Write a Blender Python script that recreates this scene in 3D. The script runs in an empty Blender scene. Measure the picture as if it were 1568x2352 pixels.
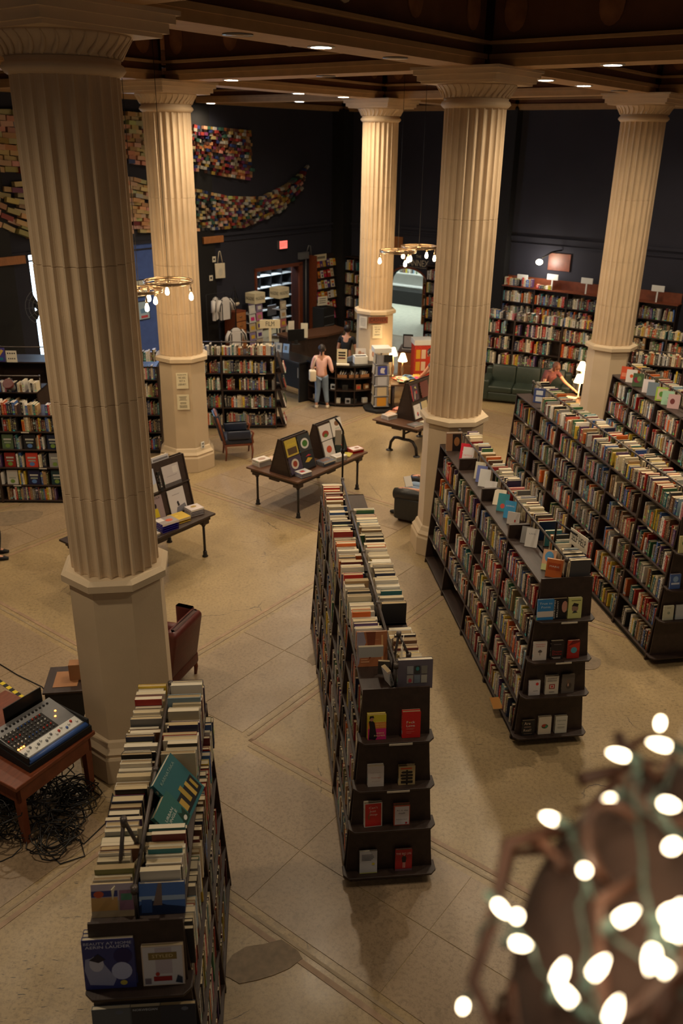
import bpy, math, random
from mathutils import Matrix, Vector
random.seed(7)
R = math.radians
scene = bpy.context.scene
COL = scene.collection

# ------------------------------------------------------------------ camera
CAMZ = 6.285
P, RL, FPX = 0.4127, -0.0155, 1938.7
fwd = Vector((0, math.cos(P), -math.sin(P))); rgt = Vector((1, 0, 0)); dwn = -rgt.cross(fwd)
cr, sr = math.cos(RL), math.sin(RL)
c_r = cr*rgt + sr*dwn; c_d = -sr*rgt + cr*dwn
cam = bpy.data.cameras.new('camera'); cam_o = bpy.data.objects.new('camera', cam); COL.objects.link(cam_o)
mw = Matrix.Identity(4)
for k, v in enumerate((c_r, -c_d, -fwd)):
    for r_ in range(3): mw[r_][k] = v[r_]
mw[2][3] = CAMZ
cam_o.matrix_world = mw
cam.sensor_fit = 'VERTICAL'; cam.sensor_height = 36; cam.sensor_width = 24; cam.lens = FPX/2352*36
cam.clip_start = .05; cam.clip_end = 200
cam.dof.use_dof = True; cam.dof.focus_distance = 8.0; cam.dof.aperture_fstop = 1.9
scene.camera = cam_o

def lin(c):
    return tuple(((x/12.92) if x <= .04045 else ((x+.055)/1.055)**2.4) for x in c)
def rgb(r, g, b): return lin((r/255, g/255, b/255))

# ------------------------------------------------------------------ world, lights, exposure
w = bpy.data.worlds.new('world'); scene.world = w; w.use_nodes = True
w.node_tree.nodes['Background'].inputs[0].default_value = (1.0, .84, .70, 1)
w.node_tree.nodes['Background'].inputs[1].default_value = .06
scene.view_settings.view_transform = 'Standard'; scene.view_settings.look = 'None'
scene.view_settings.exposure = 0.12; scene.view_settings.gamma = 1; scene.view_settings.use_curve_mapping = False
scene.cycles.use_denoising = True
scene.cycles.max_bounces = 6

# the columns stand on a square grid that runs across the view
GA = Vector((-2.279, 7.619)); GU = Vector((4.0497, 5.3653)); GW = Vector((-5.0304, 3.797))
uu = GU.normalized(); ww = GW.normalized(); AU = math.atan2(uu.y, uu.x)
def gp(i, j): return GA + i*GU + j*GW
SOFFIT = 7.22
WARM = (1.0, .81, .57)
def spot(x, y, z, e, size=164, color=WARM, blend=1.0, rad=.12, name='downlight_lamp'):
    l = bpy.data.lights.new(name, 'SPOT'); l.energy = e; l.color = color; l.spot_size = R(size); l.spot_blend = blend
    l.shadow_soft_size = rad
    o = bpy.data.objects.new(name, l); COL.objects.link(o); o.location = (x, y, z); return o
def area(x, y, z, e, sx, sy, rot, color, name='area_lamp'):
    l = bpy.data.lights.new(name, 'AREA'); l.energy = e; l.color = color; l.shape = 'RECTANGLE'; l.size = sx; l.size_y = sy
    o = bpy.data.objects.new(name, l); COL.objects.link(o); o.location = (x, y, z); o.rotation_euler = rot; return o
def point(x, y, z, e, color=WARM, rad=.04, name='bulb_lamp'):
    l = bpy.data.lights.new(name, 'POINT'); l.energy = e; l.color = color; l.shadow_soft_size = rad
    o = bpy.data.objects.new(name, l); COL.objects.link(o); o.location = (x, y, z); return o
# recessed lamps in the beam soffits: the nine that show, and the same fittings on the beams out of view
LIT = [(.49, 0), (1, -.30), (1.32, 0), (1.54, 0), (1, .74), (1.55, 1), (1.78, 1), (2, 1.40), (2, 1.90)]
LOUT = {(-.5, 0): 420, (0, .55): 380, (0, 1.45): 380, (.45, -1): 200, (.5, 1): 300, (0, -.75): 150, (-.75, -1): 120}
LIT_OUT = [(0, .55), (0, 1.45), (1, -.80), (.45, -1), (-.5, 0), (2, -.5), (2.5, 0), (1.5, -1), (.5, 1), (0, -.75), (-.75, -1)]
UNLIT = [(.30, 0), (.70, 0), (1, .42), (1.78, 0), (1, -.55)]
for (i, j) in LIT:
    p = gp(i, j); spot(p.x, p.y, SOFFIT-.03, 520 if j < 1.8 else 160)
for (i, j) in LIT_OUT:
    p = gp(i, j); spot(p.x, p.y, SOFFIT-.03, LOUT.get((i, j), 480))

# ------------------------------------------------------------------ materials
def newmat(name):
    m = bpy.data.materials.new(name); m.use_nodes = True
    nt = m.node_tree; b = nt.nodes['Principled BSDF']; return m, nt, b
def N(nt, t, **kw):
    n = nt.nodes.new(t)
    for k, v in kw.items(): setattr(n, k, v)
    return n
def mat(name, col, rough=.6, metal=0, noise=.12, scale=6, bump=0, bscale=60, emit=None, estr=0, spec=None, coord='Object', stretch=None):
    m, nt, b = newmat(name)
    b.inputs['Roughness'].default_value = rough; b.inputs['Metallic'].default_value = metal
    if spec is not None: b.inputs['Specular IOR Level'].default_value = spec
    tc = N(nt, 'ShaderNodeTexCoord'); src = tc.outputs[coord]
    if stretch:
        mp = N(nt, 'ShaderNodeMapping'); mp.inputs['Scale'].default_value = stretch
        nt.links.new(src, mp.inputs[0]); src = mp.outputs[0]
    nz = N(nt, 'ShaderNodeTexNoise'); nz.inputs['Scale'].default_value = scale; nz.inputs['Detail'].default_value = 5
    nt.links.new(src, nz.inputs['Vector'])
    mx = N(nt, 'ShaderNodeMix', data_type='RGBA')
    mx.inputs[6].default_value = (*[c*(1-noise*2) for c in col], 1); mx.inputs[7].default_value = (*[min(1, c*(1+noise*2)) for c in col], 1)
    nt.links.new(nz.outputs[0], mx.inputs[0]); nt.links.new(mx.outputs[2], b.inputs['Base Color'])
    if bump:
        n2 = N(nt, 'ShaderNodeTexNoise'); n2.inputs['Scale'].default_value = bscale; n2.inputs['Detail'].default_value = 4
        nt.links.new(src, n2.inputs['Vector'])
        bp = N(nt, 'ShaderNodeBump'); bp.inputs['Strength'].default_value = bump; bp.inputs['Distance'].default_value = .01
        nt.links.new(n2.outputs[0], bp.inputs['Height']); nt.links.new(bp.outputs[0], b.inputs['Normal'])
    if emit:
        b.inputs['Emission Color'].default_value = (*emit, 1); b.inputs['Emission Strength'].default_value = estr
    return m
M = {}
M['stone'] = mat('column stone', rgb(212, 187, 154), .75, noise=.07, scale=3, bump=.25, bscale=90)
M['stone_d'] = mat('pedestal stone', rgb(206, 184, 152), .7, noise=.06, scale=2.2, bump=.12, bscale=50)
M['soffit'] = mat('soffit plaster', rgb(176, 140, 98), .8, noise=.1)
M['beam'] = mat('painted brown beam', rgb(112, 72, 48), .8, noise=.3, scale=2)
M['beam2'] = mat('beam stencil', rgb(150, 100, 64), .8, noise=.3, scale=5)
M['medal'] = mat('cream medallion', rgb(228, 206, 168), .8)
M['ceil'] = mat('dark ceiling', rgb(38, 32, 27), .9, noise=.2)
M['wall'] = mat('dark navy wall', rgb(44, 44, 56), .85, noise=.1, scale=1.2, bump=.1, bscale=20)
M['wall_b'] = mat('blue wall', rgb(74, 100, 170), .8)  # blue glow of the window painted into the wall tone
M['black'] = mat('matt black', rgb(22, 20, 20), .7)
M['blackg'] = mat('black gloss', rgb(18, 17, 17), .35)
M['wood'] = mat('dark stained wood', rgb(52, 37, 30), .5, noise=.28, scale=3, stretch=(6, 1, 6), bump=.12, bscale=14)
M['wood_t'] = mat('table walnut', rgb(92, 62, 44), .38, noise=.3, scale=3, stretch=(2, 14, 6))
M['wood_r'] = mat('red brown wood', rgb(120, 62, 38), .4, noise=.25, scale=4, stretch=(2, 8, 2))
M['wood_o'] = mat('orange wood', rgb(168, 108, 60), .5, noise=.2, scale=4, stretch=(2, 8, 2))
M['pipe'] = mat('grey iron pipe', rgb(92, 84, 80), .4, metal=.6, noise=.15, scale=30)
M['pipe_d'] = mat('black iron pipe', rgb(48, 44, 42), .4, metal=.4, noise=.15, scale=30)
M['brass'] = mat('brass ring', rgb(176, 150, 120), .28, metal=.85)
M['paper'] = mat('paper', rgb(232, 222, 200), .8, noise=.04)
M['paper_c'] = mat('cream card', rgb(226, 214, 180), .8, noise=.04)
M['ink'] = mat('black ink', rgb(28, 24, 22), .7)
M['leather_g'] = mat('green leather', rgb(44, 54, 46), .35, noise=.15, scale=8, bump=.3, bscale=35)
M['leather_b'] = mat('black leather', rgb(44, 44, 42), .35, noise=.15, scale=8, bump=.3, bscale=35)
M['leather_r'] = mat('oxblood leather', rgb(92, 40, 36), .35, noise=.2, scale=8, bump=.25, bscale=40)
M['velvet'] = mat('navy upholstery', rgb(36, 42, 60), .5, noise=.12)
M['skin'] = mat('skin', rgb(205, 150, 122), .5, noise=.05)
M['hair_b'] = mat('dark hair', rgb(34, 24, 20), .5, noise=.3, scale=30)
M['hair_r'] = mat('auburn hair', rgb(104, 58, 38), .5, noise=.3, scale=30)
M['pink'] = mat('pink cotton', rgb(238, 188, 176), .8, noise=.06, bump=.4, bscale=14)
M['jeans'] = mat('washed denim', rgb(122, 140, 162), .8, noise=.15, bump=.4, bscale=20)
M['tee_k'] = mat('black cotton', rgb(26, 26, 30), .8)
M['tee_g'] = mat('grey cotton', rgb(92, 96, 104), .8)
M['blouse'] = mat('maroon print', rgb(110, 58, 58), .8, noise=.45, scale=38)
M['canvas'] = mat('canvas', rgb(226, 212, 186), .8, noise=.06)
M['tshirt'] = mat('white tee', rgb(214, 208, 204), .8, noise=.04)
M['clear'] = mat('acrylic', rgb(170, 170, 175), .2, noise=.1)
M['shade'] = mat('lamp shade', rgb(250, 226, 180), .7, emit=(1, .72, .38), estr=5)
M['bulb'] = mat('glowing bulb', (1, .9, .7), .3, emit=(1, .78, .45), estr=40)
M['fairy'] = mat('fairy bulb', (1, .9, .7), .3, emit=(1, .80, .52), estr=15)
M['lens'] = mat('lamp lens', (1, .9, .75), .3, emit=(1, .82, .58), estr=30)
M['off'] = mat('unlit lens', rgb(150, 125, 95), .4)
M['sky'] = mat('daylight', (1, 1, 1), .5, emit=(.62, .82, 1.0), estr=5)
M['exit'] = mat('exit sign face', rgb(240, 90, 80), .5, emit=(1, .16, .12), estr=1.4)
M['white'] = mat('white paint', rgb(225, 225, 220), .6, noise=.03)
M['grey'] = mat('grey metal', rgb(120, 120, 122), .4, metal=.3)
M['blue'] = mat('blue plastic', rgb(58, 92, 160), .4)
M['tape_y'] = mat('yellow tape', rgb(214, 190, 40), .6)
M['led'] = mat('orange led', rgb(250, 120, 40), .4, emit=(1, .3, .05), estr=6)
M['vine'] = mat('copper brown vine', rgb(78, 48, 34), .55, noise=.35, scale=20)
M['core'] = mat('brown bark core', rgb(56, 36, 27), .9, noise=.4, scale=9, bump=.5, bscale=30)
M['wire'] = mat('green cord', rgb(70, 92, 84), .5)
M['cable'] = mat('black cable', rgb(20, 18, 18), .45)
M['tan'] = mat('tan laminate', rgb(190, 140, 88), .6)
M['red'] = mat('red card', rgb(200, 60, 40), .6, noise=.3, scale=30)
M['kraft'] = mat('kraft box', rgb(160, 112, 72), .7)
M['label'] = mat('label card', rgb(215, 205, 185), .7)
M['annexf'] = mat('pale floor', rgb(190, 188, 172), .6)

# book stock: colour from the mesh's Col attribute (stuff) or the object's colour (single books)
def bookmat(name, use_obj):
    m, nt, b = newmat(name); L = nt.links.new
    b.inputs['Roughness'].default_value = .42
    if use_obj:
        oi = N(nt, 'ShaderNodeObjectInfo'); col = oi.outputs['Color']; rnd = oi.outputs['Random']
    else:
        at_ = N(nt, 'ShaderNodeAttribute', attribute_name='Col'); col = at_.outputs['Color']; rnd = None
    uv = N(nt, 'ShaderNodeUVMap', uv_map='UVMap'); sep = N(nt, 'ShaderNodeSeparateXYZ'); L(uv.outputs[0], sep.inputs[0])
    fl = N(nt, 'ShaderNodeMath', operation='FLOOR'); L(sep.outputs[0], fl.inputs[0])
    fr = N(nt, 'ShaderNodeMath', operation='FRACT'); L(sep.outputs[0], fr.inputs[0])
    idv = fl.outputs[0]
    if rnd:
        ad = N(nt, 'ShaderNodeMath', operation='MULTIPLY_ADD'); L(rnd, ad.inputs[0]); ad.inputs[1].default_value = 997; L(fl.outputs[0], ad.inputs[2]); idv = ad.outputs[0]
    wn = N(nt, 'ShaderNodeTexWhiteNoise', noise_dimensions='1D'); L(idv, wn.inputs['W'])
    # title marks: noise stretched along the spine, kept to a central band
    cv = N(nt, 'ShaderNodeCombineXYZ')
    mu = N(nt, 'ShaderNodeMath', operation='MULTIPLY'); L(fr.outputs[0], mu.inputs[0]); mu.inputs[1].default_value = 3.0
    mv = N(nt, 'ShaderNodeMath', operation='MULTIPLY'); L(sep.outputs[1], mv.inputs[0]); mv.inputs[1].default_value = 16
    L(mu.outputs[0], cv.inputs[0]); L(mv.outputs[0], cv.inputs[1]); L(idv, cv.inputs[2])
    nz = N(nt, 'ShaderNodeTexNoise'); nz.inputs['Scale'].default_value = 1.0; nz.inputs['Detail'].default_value = 1; L(cv.outputs[0], nz.inputs['Vector'])
    th = N(nt, 'ShaderNodeMath', operation='GREATER_THAN'); L(nz.outputs[0], th.inputs[0]); th.inputs[1].default_value = .52
    cu = N(nt, 'ShaderNodeMath', operation='COMPARE'); L(fr.outputs[0], cu.inputs[0]); cu.inputs[1].default_value = .5; cu.inputs[2].default_value = .24
    cvv = N(nt, 'ShaderNodeMath', operation='COMPARE'); L(sep.outputs[1], cvv.inputs[0]); cvv.inputs[1].default_value = .5; cvv.inputs[2].default_value = .36
    m1 = N(nt, 'ShaderNodeMath', operation='MULTIPLY'); L(th.outputs[0], m1.inputs[0]); L(cu.outputs[0], m1.inputs[1])
    m2 = N(nt, 'ShaderNodeMath', operation='MULTIPLY'); L(m1.outputs[0], m2.inputs[0]); L(cvv.outputs[0], m2.inputs[1])
    m3 = N(nt, 'ShaderNodeMath', operation='MULTIPLY'); L(m2.outputs[0], m3.inputs[0]); m3.inputs[1].default_value = .75
    # ink is light on dark covers and dark on light ones
    bw = N(nt, 'ShaderNodeRGBToBW'); L(col, bw.inputs[0])
    lt = N(nt, 'ShaderNodeMath', operation='LESS_THAN'); L(bw.outputs[0], lt.inputs[0]); lt.inputs[1].default_value = .22
    ink = N(nt, 'ShaderNodeMix', data_type='RGBA'); ink.inputs[6].default_value = (.03, .025, .03, 1); ink.inputs[7].default_value = (.7, .62, .45, 1); L(lt.outputs[0], ink.inputs[0])
    mx = N(nt, 'ShaderNodeMix', data_type='RGBA'); L(m3.outputs[0], mx.inputs[0]); L(col, mx.inputs[6]); L(ink.outputs[2], mx.inputs[7])
    # a coloured band across some spines
    sc = N(nt, 'ShaderNodeSeparateColor'); L(wn.outputs['Color'], sc.inputs[0])
    bc = N(nt, 'ShaderNodeMath', operation='COMPARE'); L(sep.outputs[1], bc.inputs[0]); L(sc.outputs[0], bc.inputs[1]); bc.inputs[2].default_value = .06
    b1 = N(nt, 'ShaderNodeMath', operation='GREATER_THAN'); L(sc.outputs[1], b1.inputs[0]); b1.inputs[1].default_value = .6
    b2 = N(nt, 'ShaderNodeMath', operation='MULTIPLY'); L(bc.outputs[0], b2.inputs[0]); L(b1.outputs[0], b2.inputs[1])
    b3 = N(nt, 'ShaderNodeMath', operation='MULTIPLY'); L(b2.outputs[0], b3.inputs[0]); b3.inputs[1].default_value = .55
    mz = N(nt, 'ShaderNodeMix', data_type='RGBA'); L(b3.outputs[0], mz.inputs[0]); L(mx.outputs[2], mz.inputs[6]); L(wn.outputs['Color'], mz.inputs[7])
    L(mz.outputs[2], b.inputs['Base Color'])
    return m
M['book'] = bookmat('book cover', True)
M['book_s'] = bookmat('shelved book covers', False)
def plain_attr(name, rough=.5, obj=False):
    m, nt, b = newmat(name)
    if obj:
        a = N(nt, 'ShaderNodeObjectInfo'); nt.links.new(a.outputs['Color'], b.inputs['Base Color'])
    else:
        a = N(nt, 'ShaderNodeAttribute', attribute_name='Col'); nt.links.new(a.outputs['Color'], b.inputs['Base Color'])
    b.inputs['Roughness'].default_value = rough
    return m
M['print'] = plain_attr('cover print', .4)
M['ocol'] = plain_attr('plain colour', .5, True)
M['pages_old'] = mat('page block', rgb(226, 208, 172), .9, noise=.12, scale=30, stretch=(40, 1, 1))

def pagemat():
    m, nt, b = newmat('page block'); L = nt.links.new; b.inputs['Roughness'].default_value = .9
    oi = N(nt, 'ShaderNodeObjectInfo'); cr_ = N(nt, 'ShaderNodeValToRGB'); L(oi.outputs['Random'], cr_.inputs[0])
    e = cr_.color_ramp; e.elements[0].color = (*rgb(150, 128, 96), 1); e.elements[1].color = (*rgb(232, 220, 196), 1)
    for p_, c_ in ((.3, (196,172,130)), (.6, (214,198,164)), (.8, (226,212,184))): x = e.elements.new(p_); x.color = (*rgb(*c_), 1)
    tc = N(nt, 'ShaderNodeTexCoord'); mp = N(nt, 'ShaderNodeMapping'); mp.inputs['Scale'].default_value = (30, 1, 1); L(tc.outputs['Object'], mp.inputs[0])
    nz = N(nt, 'ShaderNodeTexNoise'); nz.inputs['Scale'].default_value = 3; L(mp.outputs[0], nz.inputs['Vector'])
    mr = N(nt, 'ShaderNodeMapRange'); mr.inputs[3].default_value = .72; mr.inputs[4].default_value = 1.1; L(nz.outputs[0], mr.inputs[0])
    mx = N(nt, 'ShaderNodeMix', data_type='RGBA', blend_type='MULTIPLY'); mx.inputs[0].default_value = 1; L(cr_.outputs[0], mx.inputs[6]); L(mr.outputs[0], mx.inputs[7]); L(mx.outputs[2], b.inputs['Base Color'])
    return m
M['pages'] = pagemat()
def floormat(name, base, amber, slab):
    m, nt, b = newmat(name); L = nt.links.new
    tc = N(nt, 'ShaderNodeTexCoord'); v = tc.outputs['Object']
    def noise(s, d=4, rough=.55):
        n = N(nt, 'ShaderNodeTexNoise'); n.inputs['Scale'].default_value = s; n.inputs['Detail'].default_value = d; n.inputs['Roughness'].default_value = rough; L(v, n.inputs['Vector']); return n.outputs[0]
    def ramp(src, a, c):
        r = N(nt, 'ShaderNodeMapRange'); r.inputs[1].default_value = a; r.inputs[2].default_value = c; L(src, r.inputs[0]); return r.outputs[0]
    def mix(f, a, c):
        x = N(nt, 'ShaderNodeMix', data_type='RGBA')
        if isinstance(f, float): x.inputs[0].default_value = f
        else: L(f, x.inputs[0])
        for k, q in ((6, a), (7, c)):
            if isinstance(q, tuple): x.inputs[k].default_value = (*q, 1)
            else: L(q, x.inputs[k])
        return x.outputs[2]
    c = mix(ramp(noise(.7, 5), .35, .68), base, amber)
    c = mix(ramp(noise(26, 3, .8), .46, .75), c, tuple(k*.62 for k in base))      # chips in the terrazzo
    c = mix(ramp(noise(2.3, 6, .7), .60, .74), c, tuple(k*.58 for k in base))      # grime
    c = mix(ramp(noise(9, 6, .8), .70, .74), c, (.055, .04, .03))       # dark stains
    mp = N(nt, 'ShaderNodeMapping'); mp.inputs['Rotation'].default_value = (0, 0, R(-35)); mp.inputs['Scale'].default_value = (9, 55, 1); L(v, mp.inputs[0])
    n3 = N(nt, 'ShaderNodeTexNoise'); n3.inputs['Scale'].default_value = 1; n3.inputs['Detail'].default_value = 2; L(mp.outputs[0], n3.inputs['Vector'])
    sc_ = N(nt, 'ShaderNodeMath', operation='MULTIPLY'); L(ramp(n3.outputs[0], .66, .69), sc_.inputs[0]); L(ramp(noise(.55, 3), .50, .60), sc_.inputs[1])
    c = mix(sc_.outputs[0], c, (.06, .045, .03))
    # cracks
    vo = N(nt, 'ShaderNodeTexVoronoi', feature='DISTANCE_TO_EDGE'); vo.inputs['Scale'].default_value = .45
    ns = N(nt, 'ShaderNodeTexNoise'); ns.inputs['Scale'].default_value = 2.5; ns.inputs['Detail'].default_value = 6; L(v, ns.inputs['Vector'])
    mv = N(nt, 'ShaderNodeMix', data_type='RGBA'); mv.inputs[0].default_value = .22; L(v, mv.inputs[6]); L(ns.outputs['Color'], mv.inputs[7]); L(mv.outputs[2], vo.inputs['Vector'])
    ck = N(nt, 'ShaderNodeMath', operation='LESS_THAN'); L(vo.outputs['Distance'], ck.inputs[0]); ck.inputs[1].default_value = .0016
    ckm = N(nt, 'ShaderNodeMath', operation='MULTIPLY'); L(ck.outputs[0], ckm.inputs[0]); L(ramp(noise(.9), .52, .62), ckm.inputs[1])
    c = mix(ckm.outputs[0], c, (.07, .05, .035))
    L(c, b.inputs['Base Color'])
    rr = N(nt, 'ShaderNodeMapRange'); rr.inputs[3].default_value = .22; rr.inputs[4].default_value = .55; L(noise(1.8, 5), rr.inputs[0]); L(rr.outputs[0], b.inputs['Roughness'])
    bp = N(nt, 'ShaderNodeBump'); bp.inputs['Strength'].default_value = .15; bp.inputs['Distance'].default_value = .004; L(noise(40, 3), bp.inputs['Height']); L(bp.outputs[0], b.inputs['Normal'])
    return m
M['floor'] = floormat('worn terrazzo', rgb(150, 128, 94), rgb(170, 146, 106), False)
M['slab'] = floormat('worn concrete slab', rgb(146, 124, 98), rgb(166, 143, 114), True)
M['band_r'] = mat('red mosaic band', rgb(152, 124, 98), .5, noise=.25, scale=8)
M['band_g'] = mat('green mosaic band', rgb(146, 127, 100), .5, noise=.25, scale=8)

# ------------------------------------------------------------------ mesh building
class MB:
    def __init__(s): s.v = []; s.f = []; s.mi = []; s.c = []; s.uv = []; s.T = None; s.sm = []
    def add(s, verts, faces, mi=0, col=None, uvs=None, smooth=False):
        b = len(s.v)
        if s.T is not None: verts = [tuple(s.T @ Vector(q)) for q in verts]
        s.v += [tuple(q) for q in verts]
        for k, f in enumerate(faces):
            s.f.append(tuple(b+i for i in f)); s.mi.append(mi); s.c.append(col); s.uv.append(uvs[k] if uvs else None); s.sm.append(smooth)
    def box(s, x0, x1, y0, y1, z0, z1, mi=0, col=None):
        v = [(x0,y0,z0),(x1,y0,z0),(x1,y1,z0),(x0,y1,z0),(x0,y0,z1),(x1,y0,z1),(x1,y1,z1),(x0,y1,z1)]
        s.add(v, [(0,3,2,1),(4,5,6,7),(0,1,5,4),(1,2,6,5),(2,3,7,6),(3,0,4,7)], mi, col)
    def hexa(s, b, t, mi=0, col=None):
        s.add(list(b)+list(t), [(0,3,2,1),(4,5,6,7),(0,1,5,4),(1,2,6,5),(2,3,7,6),(3,0,4,7)], mi, col)
    def prism(s, poly, z0, z1, mi=0, col=None):
        n = len(poly)
        s.add([(x,y,z0) for x,y in poly]+[(x,y,z1) for x,y in poly],
              [tuple(range(n-1,-1,-1)), tuple(range(n,2*n))]+[(i,(i+1)%n,n+(i+1)%n,n+i) for i in range(n)], mi, col)
    def tube(s, pts, r, n=8, mi=0, closed=False, col=None):
        pts = [Vector(p) for p in pts]; m = len(pts); rs = r if isinstance(r, (list, tuple)) else [r]*m
        vs = []; prev = None
        for k, p in enumerate(pts):
            if closed: d = pts[(k+1)%m]-pts[k-1]
            else: d = pts[min(k+1, m-1)]-pts[max(k-1, 0)]
            d.normalize()
            if prev is None:
                a = d.orthogonal().normalized()
            else:
                a = prev-d*prev.dot(d)
                a = a.normalized() if a.length > 1e-6 else d.orthogonal().normalized()
            prev = a; bb = d.cross(a)
            for i in range(n):
                t = 2*math.pi*i/n; vs.append(p+(a*math.cos(t)+bb*math.sin(t))*rs[k])
        fs = []
        for k in range(m if closed else m-1):
            k2 = (k+1) % m
            for i in range(n):
                j = (i+1) % n; fs.append((k*n+i, k*n+j, k2*n+j, k2*n+i))
        if not closed: fs += [tuple(range(n-1, -1, -1)), tuple(range((m-1)*n, m*n))]
        s.add(vs, fs, mi, col, smooth=True)
    def lathe(s, prof, n=24, mi=0, c=(0,0), col=None, rot=0, smooth=True):
        vs = []
        for r, z in prof:
            for i in range(n):
                t = 2*math.pi*i/n+rot; vs.append((c[0]+r*math.cos(t), c[1]+r*math.sin(t), z))
        fs = []
        for k in range(len(prof)-1):
            for i in range(n):
                j = (i+1) % n; fs.append((k*n+i, k*n+j, (k+1)*n+j, (k+1)*n+i))
        fs.append(tuple(range(n-1, -1, -1))); fs.append(tuple(range((len(prof)-1)*n, len(prof)*n)))
        s.add(vs, fs, mi, col, smooth=smooth)
    def ellipsoid(s, c, r, mi=0, n=14, m=9, col=None):
        vs = []; fs = []
        for k in range(1, m):
            a = math.pi*k/m
            for i in range(n):
                t = 2*math.pi*i/n; vs.append((c[0]+r[0]*math.sin(a)*math.cos(t), c[1]+r[1]*math.sin(a)*math.sin(t), c[2]+r[2]*math.cos(a)))
        top = len(vs); vs.append((c[0], c[1], c[2]+r[2])); vs.append((c[0], c[1], c[2]-r[2]))
        for k in range(m-2):
            for i in range(n):
                j = (i+1) % n; fs.append((k*n+i, (k+1)*n+i, (k+1)*n+j, k*n+j))
        for i in range(n):
            j = (i+1) % n; fs.append((top, i, j)); fs.append((top+1, (m-2)*n+j, (m-2)*n+i))
        s.add(vs, fs, mi, col, smooth=True)
    def mesh(s, name, mats):
        me = bpy.data.meshes.new(name); me.from_pydata(s.v, [], s.f)
        for m_ in (mats if isinstance(mats, (list, tuple)) else [mats]): me.materials.append(M[m_] if isinstance(m_, str) else m_)
        me.polygons.foreach_set('material_index', s.mi); me.polygons.foreach_set('use_smooth', s.sm)
        if any(c is not None for c in s.c):
            a = me.color_attributes.new('Col', 'FLOAT_COLOR', 'CORNER'); buf = []
            for f, c in zip(s.f, s.c):
                buf += [*(c or (.5,.5,.5)), 1.0]*len(f)
            a.data.foreach_set('color', buf)
        if any(u is not None for u in s.uv):
            l = me.uv_layers.new(name='UVMap'); buf = []
            for f, u in zip(s.f, s.uv):
                if u is None: buf += [0, -5]*len(f)
                else:
                    for q in u: buf += list(q)
            l.data.foreach_set('uv', buf)
        me.update(); return me
    def build(s, name, mats, parent=None, bevel=0, **kw):
        o = bpy.data.objects.new(name, s.mesh(name, mats)); COL.objects.link(o)
        if parent: o.parent = parent
        if bevel:
            b = o.modifiers.new('bevel', 'BEVEL'); b.width = bevel; b.segments = 2; b.limit_method = 'ANGLE'
        tag(o, **kw); return o
def tag(o, label=None, cat=None, group=None, kind=None):
    if label: o['label'] = label
    if cat: o['category'] = cat
    if group: o['group'] = group
    if kind: o['kind'] = kind
    return o
def thing(name, label, cat, loc=(0,0,0), rz=0, group=None):
    o = bpy.data.objects.new(name, None); COL.objects.link(o); o.location = loc; o.rotation_euler = (0,0,rz); o.empty_display_size = .1
    return tag(o, label, cat, group)
def boxo(name, m, parent, x0, x1, y0, y1, z0, z1, bevel=0, **kw):
    b = MB(); b.box(x0, x1, y0, y1, z0, z1); return b.build(name, m, parent, bevel, **kw)
def frame(x, y, ang, z=0): return Matrix.Translation((x, y, z)) @ Matrix.Rotation(ang, 4, 'Z')

_txt = {}
def text_mesh(s):
    if s in _txt: return _txt[s]
    cu = bpy.data.curves.new('txt', 'FONT'); cu.body = s; cu.align_x = 'CENTER'; cu.align_y = 'CENTER'; cu.size = 1; cu.resolution_u = 2
    o = bpy.data.objects.new('txt', cu); COL.objects.link(o)
    dg = bpy.context.evaluated_depsgraph_get(); me = bpy.data.meshes.new_from_object(o.evaluated_get(dg))
    bpy.data.objects.remove(o); me.name = 'lettering'
    me.materials.clear(); me.materials.append(M['ocol'])
    xs = [v.co.x for v in me.vertices] or [0, 1]; wdt = max(xs)-min(xs)
    _txt[s] = (me, wdt); return _txt[s]
def lettering(s, parent, mtx, height, width=None, col=(.03,.03,.03), name='lettering'):
    """text centred on mtx's origin, x along reading direction, z out of the face"""
    me, wd = text_mesh(s); o = bpy.data.objects.new(name, me); COL.objects.link(o); o.parent = parent
    sx = (width/wd) if width and wd > 0 else height*1.0
    o.matrix_local = mtx @ Matrix.Diagonal((sx, height*1.35, 1, 1)); o.color = (*col, 1); return o
def face_m(origin, xdir, ydir):
    x = Vector(xdir).normalized(); y = Vector(ydir).normalized(); z = x.cross(y)
    m_ = Matrix.Identity(4)
    for k, v in enumerate((x, y, z)):
        for r_ in range(3): m_[r_][k] = v[r_]
    for r_ in range(3): m_[r_][3] = origin[r_]
    return m_

# ------------------------------------------------------------------ setting: floor, walls, ceiling
fl = MB(); fl.add([(-14,-1,0),(18,-1,0),(18,42,0),(-14,42,0)], [(0,1,2,3)])
floor = fl.build('floor', 'floor', kind='structure')
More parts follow.
